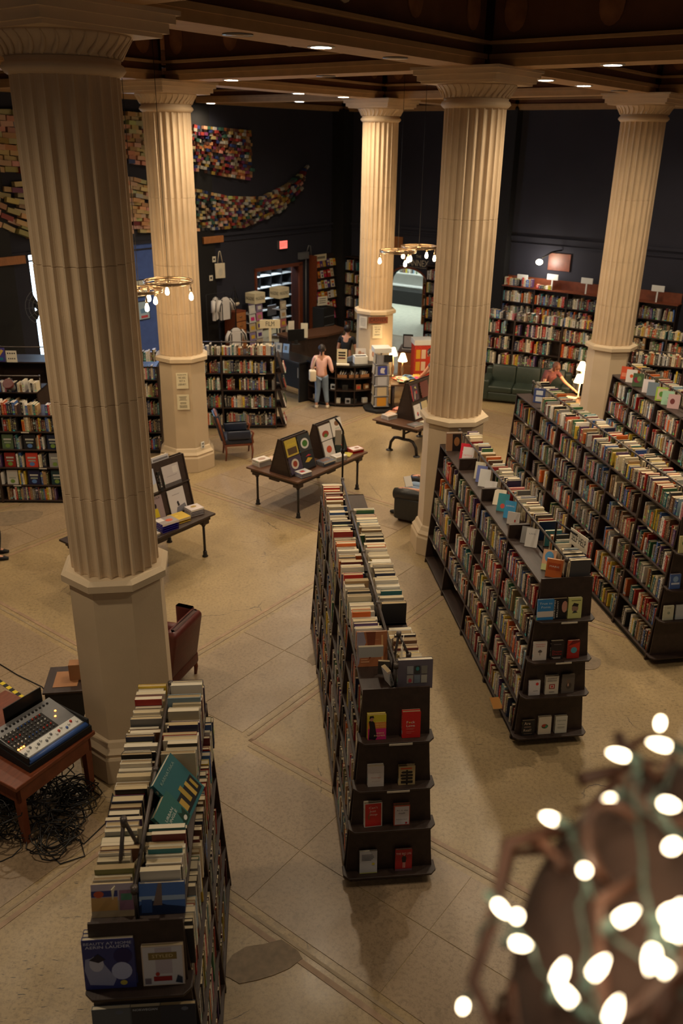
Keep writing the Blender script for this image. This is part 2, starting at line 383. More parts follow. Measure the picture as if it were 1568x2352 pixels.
# slab paths along the column lines, each slab its own piece, with mosaic borders
def strip_slabs(i0, j0, di, dj, n):
    a = gp(i0, j0); b = gp(i0+di, j0+dj); L = (b-a).length; d = (b-a).normalized(); nrm = Vector((-d.y, d.x))
    return a, d, nrm, L
slab_meshes = {}
def slab_piece(a, d, nrm, s0, s1, t0, t1, z=.004, m='slab', name='floor_slab'):
    key = (round(s1-s0, 3), round(t1-t0, 3), m, z)
    if key not in slab_meshes:
        b = MB(); g = .005
        b.box(g, s1-s0-g, g, t1-t0-g, .0005, z); slab_meshes[key] = b.mesh(name, m)
    o = bpy.data.objects.new(name, slab_meshes[key]); COL.objects.link(o); o.parent = floor
    p = a+d*s0+nrm*t0; o.location = (p.x, p.y, 0); o.rotation_euler = (0, 0, math.atan2(d.y, d.x)); return o
HW = .95
for j in (-1, 0, 1):                      # paths along u
    a, d, nrm, L = strip_slabs(-1, j, 4, 0, 0)
    bay = L/4
    for k in range(4):
        for q in range(3):
            s0 = k*bay+HW+q*(bay-2*HW)/3; s1 = s0+(bay-2*HW)/3
            for t0, t1 in ((-HW+.2, 0), (0, HW-.2)): slab_piece(a, d, nrm, s0, s1, t0, t1)
        for t0 in (-HW, HW-.06): slab_piece(a, d, nrm, k*bay+HW-.06, (k+1)*bay-HW+.06, t0, t0+.06, m='band_r', name='floor_border')
        for t0 in (-HW+.10, HW-.14): slab_piece(a, d, nrm, k*bay+HW, (k+1)*bay-HW, t0, t0+.04, m='band_g', name='floor_border')
for i in (0, 1, 2):                       # cross paths along w
    a, d, nrm, L = strip_slabs(i, -1, 0, 3, 0); bay = L/3
    for k in range(3):
        for q in range(3):
            s0 = k*bay+HW+q*(bay-2*HW)/3; s1 = s0+(bay-2*HW)/3
            for t0, t1 in ((-HW+.2, 0), (0, HW-.2)): slab_piece(a, d, nrm, s0, s1, t0, t1)
        for t0 in (-HW, HW-.06): slab_piece(a, d, nrm, k*bay+HW-.06, (k+1)*bay-HW+.06, t0, t0+.06, m='band_r', name='floor_border')
        for t0 in (-HW+.10, HW-.14): slab_piece(a, d, nrm, k*bay+HW, (k+1)*bay-HW, t0, t0+.04, m='band_g', name='floor_border')
# dark repair patches seen in the floor
def patch(x, y, rx, ry, rot, col=rgb(92, 80, 66)):
    b = MB(); n = 14
    pts = []
    for k in range(n):
        t = 2*math.pi*k/n; r = random.uniform(.82, 1.1); px, py = rx*r*math.cos(t), ry*r*math.sin(t)
        pts.append((x+px*math.cos(rot)-py*math.sin(rot), y+px*math.sin(rot)+py*math.cos(rot)))
    b.prism(pts, .0008, .0062); o = b.build('repair_patch', 'patch', floor); return o
M['patch'] = mat('mortar patch', rgb(128, 110, 88), .6, noise=.25, scale=14)
patch(-.62, 4.95, .36, .19, .35); patch(3.25, 9.55, .22, .28, .6); patch(-6.1, 13.8, .8, .35, .3); patch(-.2, 9.6, .32, .13, .9)

WALLTOP = 8.6
TL = .3
def wall_frame_left(): return frame(*gp(0, 2), AU)              # x along u; room on -y side
def wall_frame_right(): return frame(*gp(3, 2), AU-math.pi/2)  # x along -w; room on -y side
WLm, WRm = wall_frame_left(), wall_frame_right()
def wall(name, Mx, x0, x1, holes, z1=WALLTOP):
    b = MB(); b.T = Mx; xs = x0
    for (a, c, h0, h1) in sorted(holes):
        b.box(xs, a, 0, TL, 0, z1)
        if h0 > 0: b.box(a, c, 0, TL, 0, h0)
        b.box(a, c, 0, TL, h1, z1); xs = c
    b.box(xs, x1, 0, TL, 0, z1)
    return b.build(name, 'wall', kind='structure')
wall_l = wall('wall_left', WLm, -4, 20.2, [(5.6, 6.35, .9, 3.75), (7.62, 9.3, .9, 3.75), (15.75, 17.85, 0, 2.45)])
ARCH = (2.1, 3.75, 2.45)
wall_r = wall('wall_right', WRm, -.1, 20, [(2.1, 3.75, 0, 2.45)])
# arch infill above the opening
b = MB(); b.T = WRm; cx, hw = (2.1+3.75)/2, (3.75-2.1)/2
for k in range(10):
    t0, t1 = math.pi*k/10, math.pi*(k+1)/10
    xa, xb = cx-hw*math.cos(t0), cx-hw*math.cos(t1); za, zb = 1.85+.58*math.sin(t0), 1.85+.58*math.sin(t1)
    b.hexa([(xa,0,za),(xb,0,zb),(xb,TL,zb),(xa,TL,za)], [(xa,0,2.46),(xb,0,2.46),(xb,TL,2.46),(xa,TL,2.46)])
b.build('arch_infill', 'wall', wall_r)
b = MB(); b.T = WRm; b.tube([(cx-hw*math.cos(math.pi*k/14), -.02, 1.85+.58*math.sin(math.pi*k/14)) for k in range(15)], .035, 6); b.build('arch_moulding', 'wood_r', wall_r)
# picture rails and pilasters
tn = [0]
def trim(b_, m, bevel=0):
    tn[0] += 1; return b_.build('trim_%d' % tn[0], m, None, bevel, kind='structure')
for Mx, x1 in ((WLm, 20.1), (WRm, 18)):
    b = MB(); b.T = Mx; b.box(-4 if Mx is WLm else 0, x1, -.07, -.001, 3.66, 3.74); b.box(-4 if Mx is WLm else 0, x1, -.05, -.001, 3.5, 3.54); trim(b, 'wall')
def pilaster(Mx, x, hw=.45, d=.28):
    b = MB(); b.T = Mx; b.box(x-hw, x+hw, -d, 0, 0, SOFFIT+.05); return trim(b, 'black')
for x in (6.72, 13.44): pilaster(WLm, x, .42, .12)
pilaster(WLm, 19.9, .25, .5)
for x in (6.40, 12.70): pilaster(WRm, x, .26, .35)
# wooden boards over the black pilasters
for k, (x0, x1) in enumerate(((6.32, 7.44), (13.35, 14.16))):
    b = MB(); b.T = WLm; b.box(x0, x1, -.20, -.125, 3.5, 3.69)
    b.build('header_board', 'wood_o', None, .006, label=['orange wooden header board high on the wall beside the bright window at far left', 'orange wooden header board high on the wall above the hanging tote bag'][k], cat='wooden board', group=None)
# windows of the left wall
def window(n, x0, x1, z0, z1, glow_to):
    t = bpy.data.objects.new('window_%d' % n, None); COL.objects.link(t); t.matrix_world = WLm; tag(t, kind='structure')
    b = MB(); fr = .06
    b.box(x0, x1, .05, .14, z0, z0+fr); b.box(x0, x1, .05, .14, z1-fr, z1); b.box(x0, x0+fr, .05, .14, z0, z1); b.box(x1-fr, x1, .05, .14, z0, z1)
    b.box(x0, x1, .06, .13, z0+(z1-z0)*.45, z0+(z1-z0)*.45+.05)
    b.build('window_frame', 'black', t)
    b = MB(); b.box(x0+fr, x1-fr, .09, .10, z0+fr, z1-fr); b.build('pane', 'glass', t)
    return t
M['glass'] = None
gm, nt, bb = newmat('window glass'); bb.inputs['Transmission Weight'].default_value = 1; bb.inputs['Roughness'].default_value = .02; bb.inputs['IOR'].default_value = 1.05; bb.inputs['Base Color'].default_value = (.92, .97, 1, 1); M['glass'] = gm
window(1, 7.62, 9.3, .9, 3.75, 0); window(2, 5.6, 6.35, .9, 3.75, 0)
b = MB(); b.T = WLm; b.box(4.5, 10.5, 1.6, 1.65, .3, 4.6); b.build('daylit_street_backdrop', 'sky', None, label='bright daylight outside the windows in the left wall', cat='daylight')
# wall stretch, blue window light put into its colour, with two posters and a shelf bar
b = MB(); b.T = WLm; b.box(9.6, 12.98, -.03, -.002, .2, 3.72); trim(b, 'wall_b')
pl = WLm @ Vector((9.0, 1.2, 3)); area(pl.x, pl.y, pl.z, 160, 2.4, 2.4, (R(90), 0, AU), (.55, .75, 1), 'window_daylight')
pl = WLm @ Vector((10.6, -1.5, 4.0)); area(pl.x, pl.y, pl.z, 70, .8, 1.6, (R(90), 0, AU+R(180)), (.4, .6, 1), 'window_glow')

# ceiling: beams on the column grid, coffers between
b = MB(); b.add([(-22,-6,8.7),(26,-6,8.7),(26,44,8.7),(-22,44,8.7)], [(3,2,1,0)]); b.build('ceiling', 'ceil', kind='structure')
def beam(p0, p1):
    d = p1-p0; L = d.length; ang = math.atan2(d.y, d.x)
    t = bpy.data.objects.new('ceiling_beam', None); COL.objects.link(t); t.location = (p0.x, p0.y, 0); t.rotation_euler = (0,0,ang); tag(t, kind='structure')
    g = .32
    b = MB(); b.box(g, L-g, -.27, .27, SOFFIT, SOFFIT+.09); b.box(g, L-g, -.31, .31, SOFFIT+.09, SOFFIT+.15); b.box(g, L-g, -.34, .34, SOFFIT+.26, SOFFIT+.30)
    b.build('soffit', 'soffit', t)
    b = MB(); b.box(g, L-g, -.24, .24, SOFFIT+.15, 8.69); b.box(g, L-g, -.36, .36, 8.35, 8.69); b.build('beam_body', 'beam', t)
    for s in (-1, 1):
        for k in range(5):
            x = L*(k+.5)/5; b = MB()
            pts = [(x+.16*math.cos(a), s*.245, 7.85+.24*math.sin(a)) for a in [2*math.pi*q/16 for q in range(16)]]
            pts2 = [(p[0], s*.262, p[2]) for p in pts]; n = 16
            b.add(pts+pts2, [tuple(range(n)), tuple(range(n, 2*n))]+[(q, (q+1) % n, n+(q+1) % n, n+q) for q in range(n)])
            b.build('medallion', 'medal' if k == 2 else 'beam2', t)
    return t
for i in range(-1, 4):
    for j in (-1, 0, 1, 2):
        if i < 3: beam(gp(i, j), gp(i+1, j))
        if j < 2: beam(gp(i, j), gp(i, j+1))
# coffer mouldings inside each bay
for i in range(-1, 3):
    for j in (-1, 0, 1):
        c = (gp(i, j)+gp(i+1, j+1))/2; b = MB(); b.T = frame(c.x, c.y, AU)
        a_, c_ = 2.5, 2.3
        for (x0, x1, y0, y1) in ((-a_, a_, -c_, -c_+.25), (-a_, a_, c_-.25, c_), (-a_, -a_+.25, -c_+.25, c_-.25), (a_-.25, a_, -c_+.25, c_-.25)):
            b.box(x0, x1, y0, y1, 8.42, 8.69); b.box(x0+.06, x1-.06, y0+.06, y1-.06, 8.34, 8.42)
        trim(b, 'beam2')
# recessed lamps
def downlight(i, j, on):
    p = gp(i, j); d = thing('downlight', None, None, (p.x, p.y, SOFFIT), 0)
    b = MB(); b.lathe([(.15, -.012), (.15, .0), (.115, .0), (.115, -.012)], 20); b.build('trim_ring', 'grey' if not on else 'white', d)
    b = MB(); b.lathe([(.112, -.014), (.112, -.002)], 20); b.build('lens', 'lens' if on else 'off', d)
    return d
dl = ['lit recessed lamp on the near beam between the two big columns', 'lit recessed lamp on the beam right of the middle column, nearest the camera',
      'lit recessed lamp just right of the middle column capital', 'lit recessed lamp farther right, towards the right column capital',
      'lit recessed lamp left of centre on the cross beam above the wall sculpture', 'lit recessed lamp in the middle of the far beam, left one of its pair',
      'lit recessed lamp on the far beam, nearer to the cashier column', 'lit recessed lamp just below and left of the far beam pair', 'lit recessed lamp lowest and farthest left near the back wall']
for (i, j), s in zip(LIT, dl): tag(downlight(i, j, True), s, 'ceiling light', 'ceiling lights in the beams')
dn = ['unlit recessed lamp on the near beam close to the front left column', 'unlit recessed lamp on the near beam close to the middle column',
      'unlit recessed lamp halfway along the cross beam left of the middle column', 'unlit recessed lamp on the beam next to the right column capital', 'unlit recessed lamp far out on the beam at upper right']
for (i, j), s in zip(UNLIT, dn): tag(downlight(i, j, False), s, 'ceiling light', 'ceiling lights in the beams')

# ------------------------------------------------------------------ columns
def octo(r, rot=R(22.5)): return [(r*math.cos(rot+k*math.pi/4), r*math.sin(rot+k*math.pi/4)) for k in range(8)]
def ngon_loft(b, rings, mi=0):
    """rings: list of (list of (x,y), z)"""
    n = len(rings[0][0]); vs = [(x, y, z) for poly, z in rings for x, y in poly]; fs = []
    for k in range(len(rings)-1):
        for q in range(n): fs.append((k*n+q, k*n+(q+1) % n, (k+1)*n+(q+1) % n, (k+1)*n+q))
    fs.append(tuple(range(n-1, -1, -1))); fs.append(tuple(range((len(rings)-1)*n, len(rings)*n)))
    b.add(vs, fs, mi)
def flute_ring(rad, nf=24, per=8, depth=.044):
    pts = []
    for k in range(nf*per):
        f = (k % per)/per; t = 2*math.pi*k/(nf*per)
        s = 0 if f < .13 else math.sin(math.pi*(f-.125)/.875)**.6
        pts.append(((rad-depth*s)*math.cos(t), (rad-depth*s)*math.sin(t)))
    return pts
colmesh = {}
def make_column(name, label, i, j):
    p = gp(i, j); t = thing(name, label, 'column', (p.x, p.y, 0), AU, 'fluted stone columns')
    def part(nm, fn, m):
        if nm not in colmesh: b = MB(); fn(b); colmesh[nm] = b.mesh(nm, m)
        o = bpy.data.objects.new(nm.split('#')[0], colmesh[nm]); COL.objects.link(o); o.parent = t; return o
    part('plinth', lambda b: ngon_loft(b, [(octo(.60), 0.005), (octo(.60), .30), (octo(.585), .33)]), 'stone_d')
    part('base_moulding', lambda b: ngon_loft(b, [(octo(.575), .33), (octo(.585), .37), (octo(.54), .42), (octo(.515), .48), (octo(.492), .50)]), 'stone_d')
    part('pedestal', lambda b: ngon_loft(b, [(octo(.492), .50), (octo(.478), 2.26)]), 'stone_d')
    part('collar', lambda b: ngon_loft(b, [(octo(.50), 2.26), (octo(.548), 2.28), (octo(.548), 2.35), (octo(.50), 2.385)]), 'stone_d')
    zs = [2.385, 3.20, 4.10, 5.30, 6.74]
    for k in range(4):
        def fn(b, k=k):
            z0, z1 = zs[k]+.0015, zs[k+1]-.0015
            ngon_loft(b, [(flute_ring(.427), z0), (flute_ring(.43), z0+.004), (flute_ring(.43), z1-.004), (flute_ring(.427), z1)])
            b.lathe([(.375, z0-.01), (.375, z1+.01)], 24)
        part('shaft_drum#%d' % k, fn, 'stone')
    part('necking', lambda b: b.lathe([(.43, 6.735), (.455, 6.75), (.485, 6.785), (.47, 6.82), (.445, 6.835), (.45, 6.86)], 48), 'stone')
    part('echinus', lambda b: b.lathe([(.44, 6.86), (.455, 6.90), (.50, 6.96), (.545, 7.01), (.545, 7.03)], 48), 'stone')
    def leaves(b):
        for k in range(32):
            a = 2*math.pi*k/32
            pts = []
            for q in range(6):
                f = q/5; aa = a+.10*math.sin(f*2.2); r = .452+.10*f**1.3
                pts.append((r*math.cos(aa), r*math.sin(aa), 6.872+.145*f))
            b.tube(pts, [.016, .02, .018, .014, .009, .004], 6)
    part('leaf_carving', leaves, 'stone')
    def aba(b):
        for (s, z0, z1) in ((.56, 7.03, 7.06), (.60, 7.06, 7.13), (.64, 7.13, 7.19), (.67, 7.19, SOFFIT+.005)):
            b.box(-s, s, -s, s, z0, z1)
    part('abacus', aba, 'stone')
    b = None
    return t
colA = make_column('column', 'huge fluted stone column filling the left foreground', 0, 0)
colD = make_column('column', 'fluted stone column in the middle right with the black armchair behind its foot', 1, 0)
colE = make_column('column', 'fluted stone column at far right lit by a table lamp at its pedestal', 2, 0)
colB = make_column('column', 'fluted stone column with two paper notices, behind the navy upholstered chair', 1, 1)
colC = make_column('column', 'fluted stone column carrying the red cashier board, farthest back', 2, 1)

# ------------------------------------------------------------------ books
PAL = [('cream', (226,212,180), 8), ('white', (222,218,210), 9), ('black', (30,28,30), 8), ('navy', (36,44,78), 4), ('red', (178,38,34), 5), ('maroon', (104,34,38), 4),
       ('brown', (108,74,52), 5), ('tan', (176,142,100), 5), ('orange', (214,104,40), 3), ('yellow', (218,186,60), 3), ('green', (58,108,70), 3), ('olive', (112,110,62), 2),
       ('teal', (44,116,122), 2), ('blue', (58,96,160), 4), ('pale blue', (150,178,196), 2), ('grey', (128,124,120), 5), ('dark grey', (66,64,66), 5), ('purple', (92,66,112), 2), ('pink', (208,120,130), 1)]
PW = [p[2] for p in PAL]
def pick(rs, dark=0):
    while True:
        n, c, _ = rs.choices(PAL, PW)[0]
        if dark and n in ('white', 'cream', 'pink', 'pale blue') and rs.random() < dark: continue
        j = rs.uniform(.85, 1.1); return n, lin(tuple(min(1, x/255*j) for x in c))
rs = random.Random(11)
STUFF = MB(); PAGEC = rgb(218, 200, 164)
stuff_n = [0]
def stuff_book(Mx, t, d, h, col):
    """Mx maps book space (x thickness, y depth from the spine, z height); five quads and a page block set down between the boards"""
    stuff_n[0] += 1; k = stuff_n[0]; e = .003; pk = rs.uniform(.5, 1.08); pc = tuple(c*pk for c in PAGEC)
    v = [(0,0,0),(t,0,0),(t,d,0),(0,d,0),(0,0,h),(t,0,h),(t,d,h),(0,d,h),
         (e,e,h-.004),(t-e,e,h-.004),(t-e,d,h-.004),(e,d,h-.004)]
    su = [(k,0),(k+.999,0),(k+.999,1),(k,1)]
    T0 = STUFF.T; STUFF.T = Mx
    STUFF.add(v, [(0,1,5,4),(1,2,6,5),(3,0,4,7)], 0, col, [su, None, None])
    STUFF.add(v, [(2,3,11,10),(8,9,10,11)], 0, pc)
    STUFF.add(v, [(4,5,9,8),(5,6,10,9),(7,4,8,11)], 0, col)
    STUFF.T = T0
# single books share two meshes: hardback and paperback
def unit_book(hard):
    b = MB(); bt = .09 if hard else .03; sp = .015 if hard else .006
    def bx(x0, x1, y0, y1, z0, z1, spine=False):
        v = [(x0,y0,z0),(x1,y0,z0),(x1,y1,z0),(x0,y1,z0),(x0,y0,z1),(x1,y0,z1),(x1,y1,z1),(x0,y1,z1)]
        b.add(v, [(0,1,5,4)], 0, None, [[(0,0),(.999,0),(.999,1),(0,1)]] if spine else None)
        b.add(v, [(0,3,2,1),(4,5,6,7),(1,2,6,5),(2,3,7,6),(3,0,4,7)])
    bx(0, 1, 0, sp, 0, 1, True); bx(0, bt, sp, 1, 0, 1); bx(1-bt, 1, sp, 1, 0, 1)
    m_ = b.mesh('book_cover', 'book')
    if 'UVMap' not in m_.uv_layers: m_.uv_layers.new(name='UVMap')
    pg = MB(); z = .012 if hard else .002; pg.box(bt, 1-bt, sp, .985 if hard else .998, z, 1-z)
    return m_, pg.mesh('page_block', 'pages')
UB = {True: unit_book(True), False: unit_book(False)}
nbooks = [0]
def book(Mx, t, d, h, col, label, group=None, hard=True, name='book', cat='book'):
    nbooks[0] += 1
    o = bpy.data.objects.new(name, UB[hard][0]); COL.objects.link(o); o.matrix_world = Mx @ Matrix.Diagonal((t, d, h, 1)); o.color = (*col, 1)
    tag(o, label, cat, group)
    p = bpy.data.objects.new('page_block', UB[hard][1]); COL.objects.link(p); p.parent = o
    return o
def design(o, t, d, h, items, spine=None):
    """cover art on the front board (x = t side) of a book: shapes share one mesh, titles are lettering"""
    b = MB(); lay = 0; 
    for it in items:
        lay += 1; x = 1+ .0006*lay/t
        k = it[0]
        if k == 'r': _, a0, b0, a1, b1, c = it; pts = [(a0,b0),(a1,b0),(a1,b1),(a0,b1)]
        elif k == 'o': _, ca, cb, ra, rb, c = it; pts = [(ca+ra*math.cos(2*math.pi*q/16), cb+rb*math.sin(2*math.pi*q/16)) for q in range(16)]
        elif k == 'p': _, pts, c = it
        elif k == 't':
            _, s_, ca, cb, hh, ww_, c = it
            me, wd = text_mesh(s_); L_ = bpy.data.objects.new('title', me); COL.objects.link(L_); L_.parent = o
            m_ = face_m((x, ca, cb), (0,1,0), (0,0,1)); L_.matrix_local = m_ @ Matrix.Diagonal((ww_/wd if wd else 1, hh*1.35, 1/t*.1 if t else 1, 1)); L_.color = (*rgb(*c), 1); continue
        elif k == 'tv':
            _, s_, ca, cb, hh, ww_, c = it
            me, wd = text_mesh(s_); L_ = bpy.data.objects.new('title', me); COL.objects.link(L_); L_.parent = o
            m_ = face_m((x, ca, cb), (0,0,1), (0,-1,0)); L_.matrix_local = m_ @ Matrix.Diagonal((ww_/wd, hh*1.35, 1, 1)); L_.color = (*rgb(*c), 1); continue
        b.add([(x, a, q) for a, q in pts], [tuple(range(len(pts)))], 0, rgb(*c))
    if b.f: b.build('cover_print', 'print', o)
def book_basis(origin, spine_dir, up=(0,0,1)):
    """book axes from the direction the spine faces and up"""
    y = -Vector(spine_dir).normalized(); z = Vector(up).normalized(); y = (y-z*y.dot(z)).normalized(); x = y.cross(z)
    m_ = Matrix.Identity(4)
    for k, v in enumerate((x, y, z)):
        for r_ in range(3): m_[r_][k] = v[r_]
    for r_ in range(3): m_[r_][3] = origin[r_]
    return m_
def faced(origin, face_dir, lean=0, turn=0):
    """matrix for a book standing cover out: origin is the lower left corner of the front cover as seen by the reader; face_dir horizontal; lean back in radians"""
    f = Vector(face_dir).normalized()
    if turn: f = Matrix.Rotation(turn, 3, 'Z') @ f
    right = Vector((0,0,1)).cross(f).normalized()      # reader's right hand
    up = Vector((0,0,1)); 
    up2 = (up*math.cos(lean)-f*math.sin(lean)).normalized(); x = right.cross(up2)
    m_ = Matrix.Identity(4)
    for k, v in enumerate((x, right, up2)):
        for r_ in range(3): m_[r_][k] = v[r_]
    for r_ in range(3): m_[r_][3] = origin[r_]
    return m_
def face_book(Mframe, x, y, z, t, d, h, col, label, items=(), lean=.12, turn=0, fdir=(0,-1,0), hard=True, stack=0, stackcol=None, group=None, name='book', cat='book'):
    """cover-out book (and identical copies behind it) in a case's own frame; x,y = lower left front corner"""
    R3 = Mframe.to_3x3(); fd = R3 @ Vector(fdir); org = Mframe @ Vector((x, y, z))
    out = []
    if ' display shelf' in label: d *= 1.08; h *= 1.1
    for k in range(stack, -1, -1):
        Mx = faced(org, fd, lean, turn); Mx = Mx @ Matrix.Translation((-t*(k+1)-.001*k, rs.uniform(-.004,.004)*(k > 0), rs.uniform(0,.006)*(k > 0)))
        if k == 0: lb = label
        else: lb = ('copy standing right behind the ' if k == 1 else 'rearmost copy behind the ' if k == stack else 'middle copy behind the ')+label
        if len(lb.split()) > 16: lb = ' '.join(lb.split()[:16])
        if k: stuff_book(Mx, t, d, h, col); continue
        o = book(Mx, t, d, h, col, lb, group, hard, name, cat)
        if k == 0: design(o, t, d, h, items)
        out.append(o)
    return out

ORD = ['first','second','third','fourth','fifth','sixth','seventh','eighth','ninth','tenth']
def ordn(n):
    if n <= 10: return ORD[n-1]
    tens = {2:'twenty',3:'thirty',4:'forty',5:'fifty',6:'sixty',7:'seventy',8:'eighty',9:'ninety'}
    teens = ['eleventh','twelfth','thirteenth','fourteenth','fifteenth','sixteenth','seventeenth','eighteenth','nineteenth']
    if n < 20: return teens[n-11]
    t_, u_ = divmod(n, 10)
    tt = {2:'twentieth',3:'thirtieth',4:'fortieth',5:'fiftieth',6:'sixtieth',7:'seventieth',8:'eightieth',9:'ninetieth'}
    return tt[t_] if u_ == 0 else tens[t_]+'-'+ORD[u_-1]

def book_row(Mf, a0, a1, z, xs, side, hr=(.19, .25), tr=(.018, .04), dr=(.13, .18), single=None, group=None, gaps=.04, dark=0, hmax=None, bright=0, rng=rs, lean_end=True):
    """books side by side along local y from a0 to a1 (a0 nearest the camera), spines at local x = xs facing side (+1/-1)"""
    yy = a0; n = 0; R3 = Mf.to_3x3()
    while True:
        t = rng.uniform(*tr)
        if rng.random() < .12: t *= 1.5
        if yy+t > a1: break
        h = rng.uniform(*hr); d = rng.uniform(*dr)
        if hmax: h = min(h, hmax)
        nm, col = pick(rng, dark)
        if bright and rng.random() < bright: nm, col = 'white', rgb(224, 216, 200)
        x = xs+rng.uniform(-.012, .004)*side
        sd = R3 @ Vector((side, 0, 0)); ang = rng.uniform(-.03, .03)
        if side > 0: org = Mf @ Vector((x, yy, z)); 
        else: org = Mf @ Vector((x, yy+t, z))
        Mx = book_basis(org, sd)
        if rng.random() < .06: Mx = Mx @ Matrix.Rotation(rng.uniform(-.10, .10), 4, 'Y')
        n += 1
        if single:
            hard = rng.random() < .55
            size = 'tall' if h > hr[0]+.72*(hr[1]-hr[0]) else 'short' if h < hr[0]+.28*(hr[1]-hr[0]) else ''
            thick = 'thick' if t > tr[0]+.75*(tr[1]-tr[0]) else 'thin' if t < tr[0]+.25*(tr[1]-tr[0]) else ''
            lb = ' '.join((' '.join(q for q in (thick, size, nm) if q)+(' hardback' if hard else ' paperback')+', '+ordn(n)+' '+single).split())
            book(Mx, t, d, h, col, lb, group, hard)
        else:
            stuff_book(Mx, t, d, h, col)
        yy += t+rng.uniform(0, .0025)
        if rng.random() < gaps: yy += rng.uniform(.03, .14)
    return n

# ------------------------------------------------------------------ double sided bookcases
LV = [.10, .49, .88, 1.27, 1.65]; TOPZ = 2.03
def hwid(z, w0=.42, w1=.285): return w0+(w1-w0)*min(z, 2.0)/1.95
def bookcase(name, label, x, y, ang, length, bays, levels=LV, topz=TOPZ, w0=.42, w1=.285, end=True, rail=True, sign=None, group='double sided bookcases in the aisles', endw=None, lab_marks=True):
    Mf = frame(x, y, ang-math.pi/2)       # local y runs along the case, away from the camera
    t = thing(name, label, 'bookcase', (x, y, 0), ang-math.pi/2, group)
    y0 = .20 if end else 0.0; bl = (length-y0)/bays; hw = lambda z: hwid(z, w0, w1)
    b = MB(); b.box(-.012, .012, y0, length, .02, topz); b.build('back_board', 'wood', t)
    b = MB(); b.hexa([(-hw(0)+.03, y0+.02, .005), (hw(0)-.03, y0+.02, .005), (hw(0)-.03, length-.02, .005), (-hw(0)+.03, length-.02, .005)], [(-hw(.1)+.03, y0+.02, levels[0]-.02), (hw(.1)-.03, y0+.02, levels[0]-.02), (hw(.1)-.03, length-.02, levels[0]-.02), (-hw(.1)+.03, length-.02, levels[0]-.02)]); b.build('kick_board', 'black', t)
    for z in levels:
        b = MB(); b.box(-hw(z), hw(z), y0, length, z-.022, z); b.build('shelf', 'wood', t, .004)
    b = MB(); b.box(-hw(topz)-.005, hw(topz)+.005, y0, length, topz-.025, topz); b.build('top_shelf', 'wood', t, .004)
    for k in range(bays+1):
        yy = y0+k*bl; th = .02 if 0 < k < bays else .025
        b = MB(); a0, a1 = yy-(th if k else 0), yy+(th if k < bays else 0)
        zt = topz+(.0)
        b.hexa([(-hw(0), a0, 0), (hw(0), a0, 0), (hw(0), a1, 0), (-hw(0), a1, 0)], [(-hw(zt), a0, zt), (hw(zt), a0, zt), (hw(zt), a1, zt), (-hw(zt), a1, zt)])
        b.build('end_panel' if k in (0, bays) else 'divider', 'wood', t)
    if rail:
        b = MB(); zr = topz+.235
        b.tube([(0, y0+.03, zr), (0, length-.03, zr)], .014, 8); b.build('rail', 'pipe', t)
        for k in range(bays+1):
            yy = min(max(y0+k*bl, y0+.05), length-.05)
            b = MB(); b.tube([(0, yy, topz-.01), (0, yy, zr)], .013, 8); b.lathe([(.022, zr-.022), (.022, zr+.022)], 10, c=(0, yy)); b.build('rail_post', 'pipe', t)
    if lab_marks:
        lm = random.Random(int(x*100))
        for z in levels[1:]+[topz]:
            for k in range(bays):
                for s in (-1, 1):
                    if lm.random() < .5:
                        b = MB(); yy = y0+k*bl+lm.uniform(.2, bl-.35); xx = s*(hw(z)+.002)
                        b.box(min(xx, xx+s*.002), max(xx, xx+s*.002), yy, yy+.14, z-.021, z-.001); b.build('shelf_label', 'label', t)
    if end:
        LE = [.12, .67, 1.13, 1.64]
        for k, z in enumerate(LE):
            e = hw(z)+.02; c = .05
            b = MB(); b.prism([(-e, y0-.005), (-e, .03+c), (-e+c, .03), (e-c, .03), (e, .03+c), (e, y0-.005)], z-.022, z); b.build('display_shelf', 'wood', t, .005)
            zt = LE[k+1]-.03 if k < 3 else 2.09
            a = hw(z)-.01; a2 = hw(zt)-.01 if k < 3 else w1
            b = MB(); b.hexa([(-a, .13, z), (a, .13, z), (a, .145, z), (-a, .145, z)], [(-a2, .178, zt), (a2, .178, zt), (a2, .193, zt), (-a2, .193, zt)]); b.build('display_board', 'wood', t)
    return t, Mf, y0, bl, hw
def fill_case(Mf, y0, bl, bays, hw, levels=LV, topz=TOPZ, sides=(-1, 1), skip=(), dark=.3, top=(-1, 1), hr=(.205, .30), tr=(.02, .046), topskip=None, **kw):
    for s in sides:
        for li, z in enumerate(levels):
            for k in range(bays):
                if (s, li, k) in skip: continue
                a0 = y0+k*bl+.03; a1 = y0+(k+1)*bl-.03-rs.choice((0, 0, 0, .06, .18))
                nxt = levels[li+1] if li+1 < len(levels) else topz
                book_row(Mf, a0, a1, z+.001, s*(hw(z)-.025), s, hr=hr, hmax=nxt-z-.045, dark=dark, tr=tr)
        if s in top:
            for k in range(bays):
                if topskip and (s, k) in topskip: continue
                book_row(Mf, y0+k*bl+.02, y0+(k+1)*bl-.02, topz+.001, s*(hw(topz)-.02), s, hr=(.16, .25), dark=dark*.6, bright=.08, tr=tr, dr=(.15, .235))

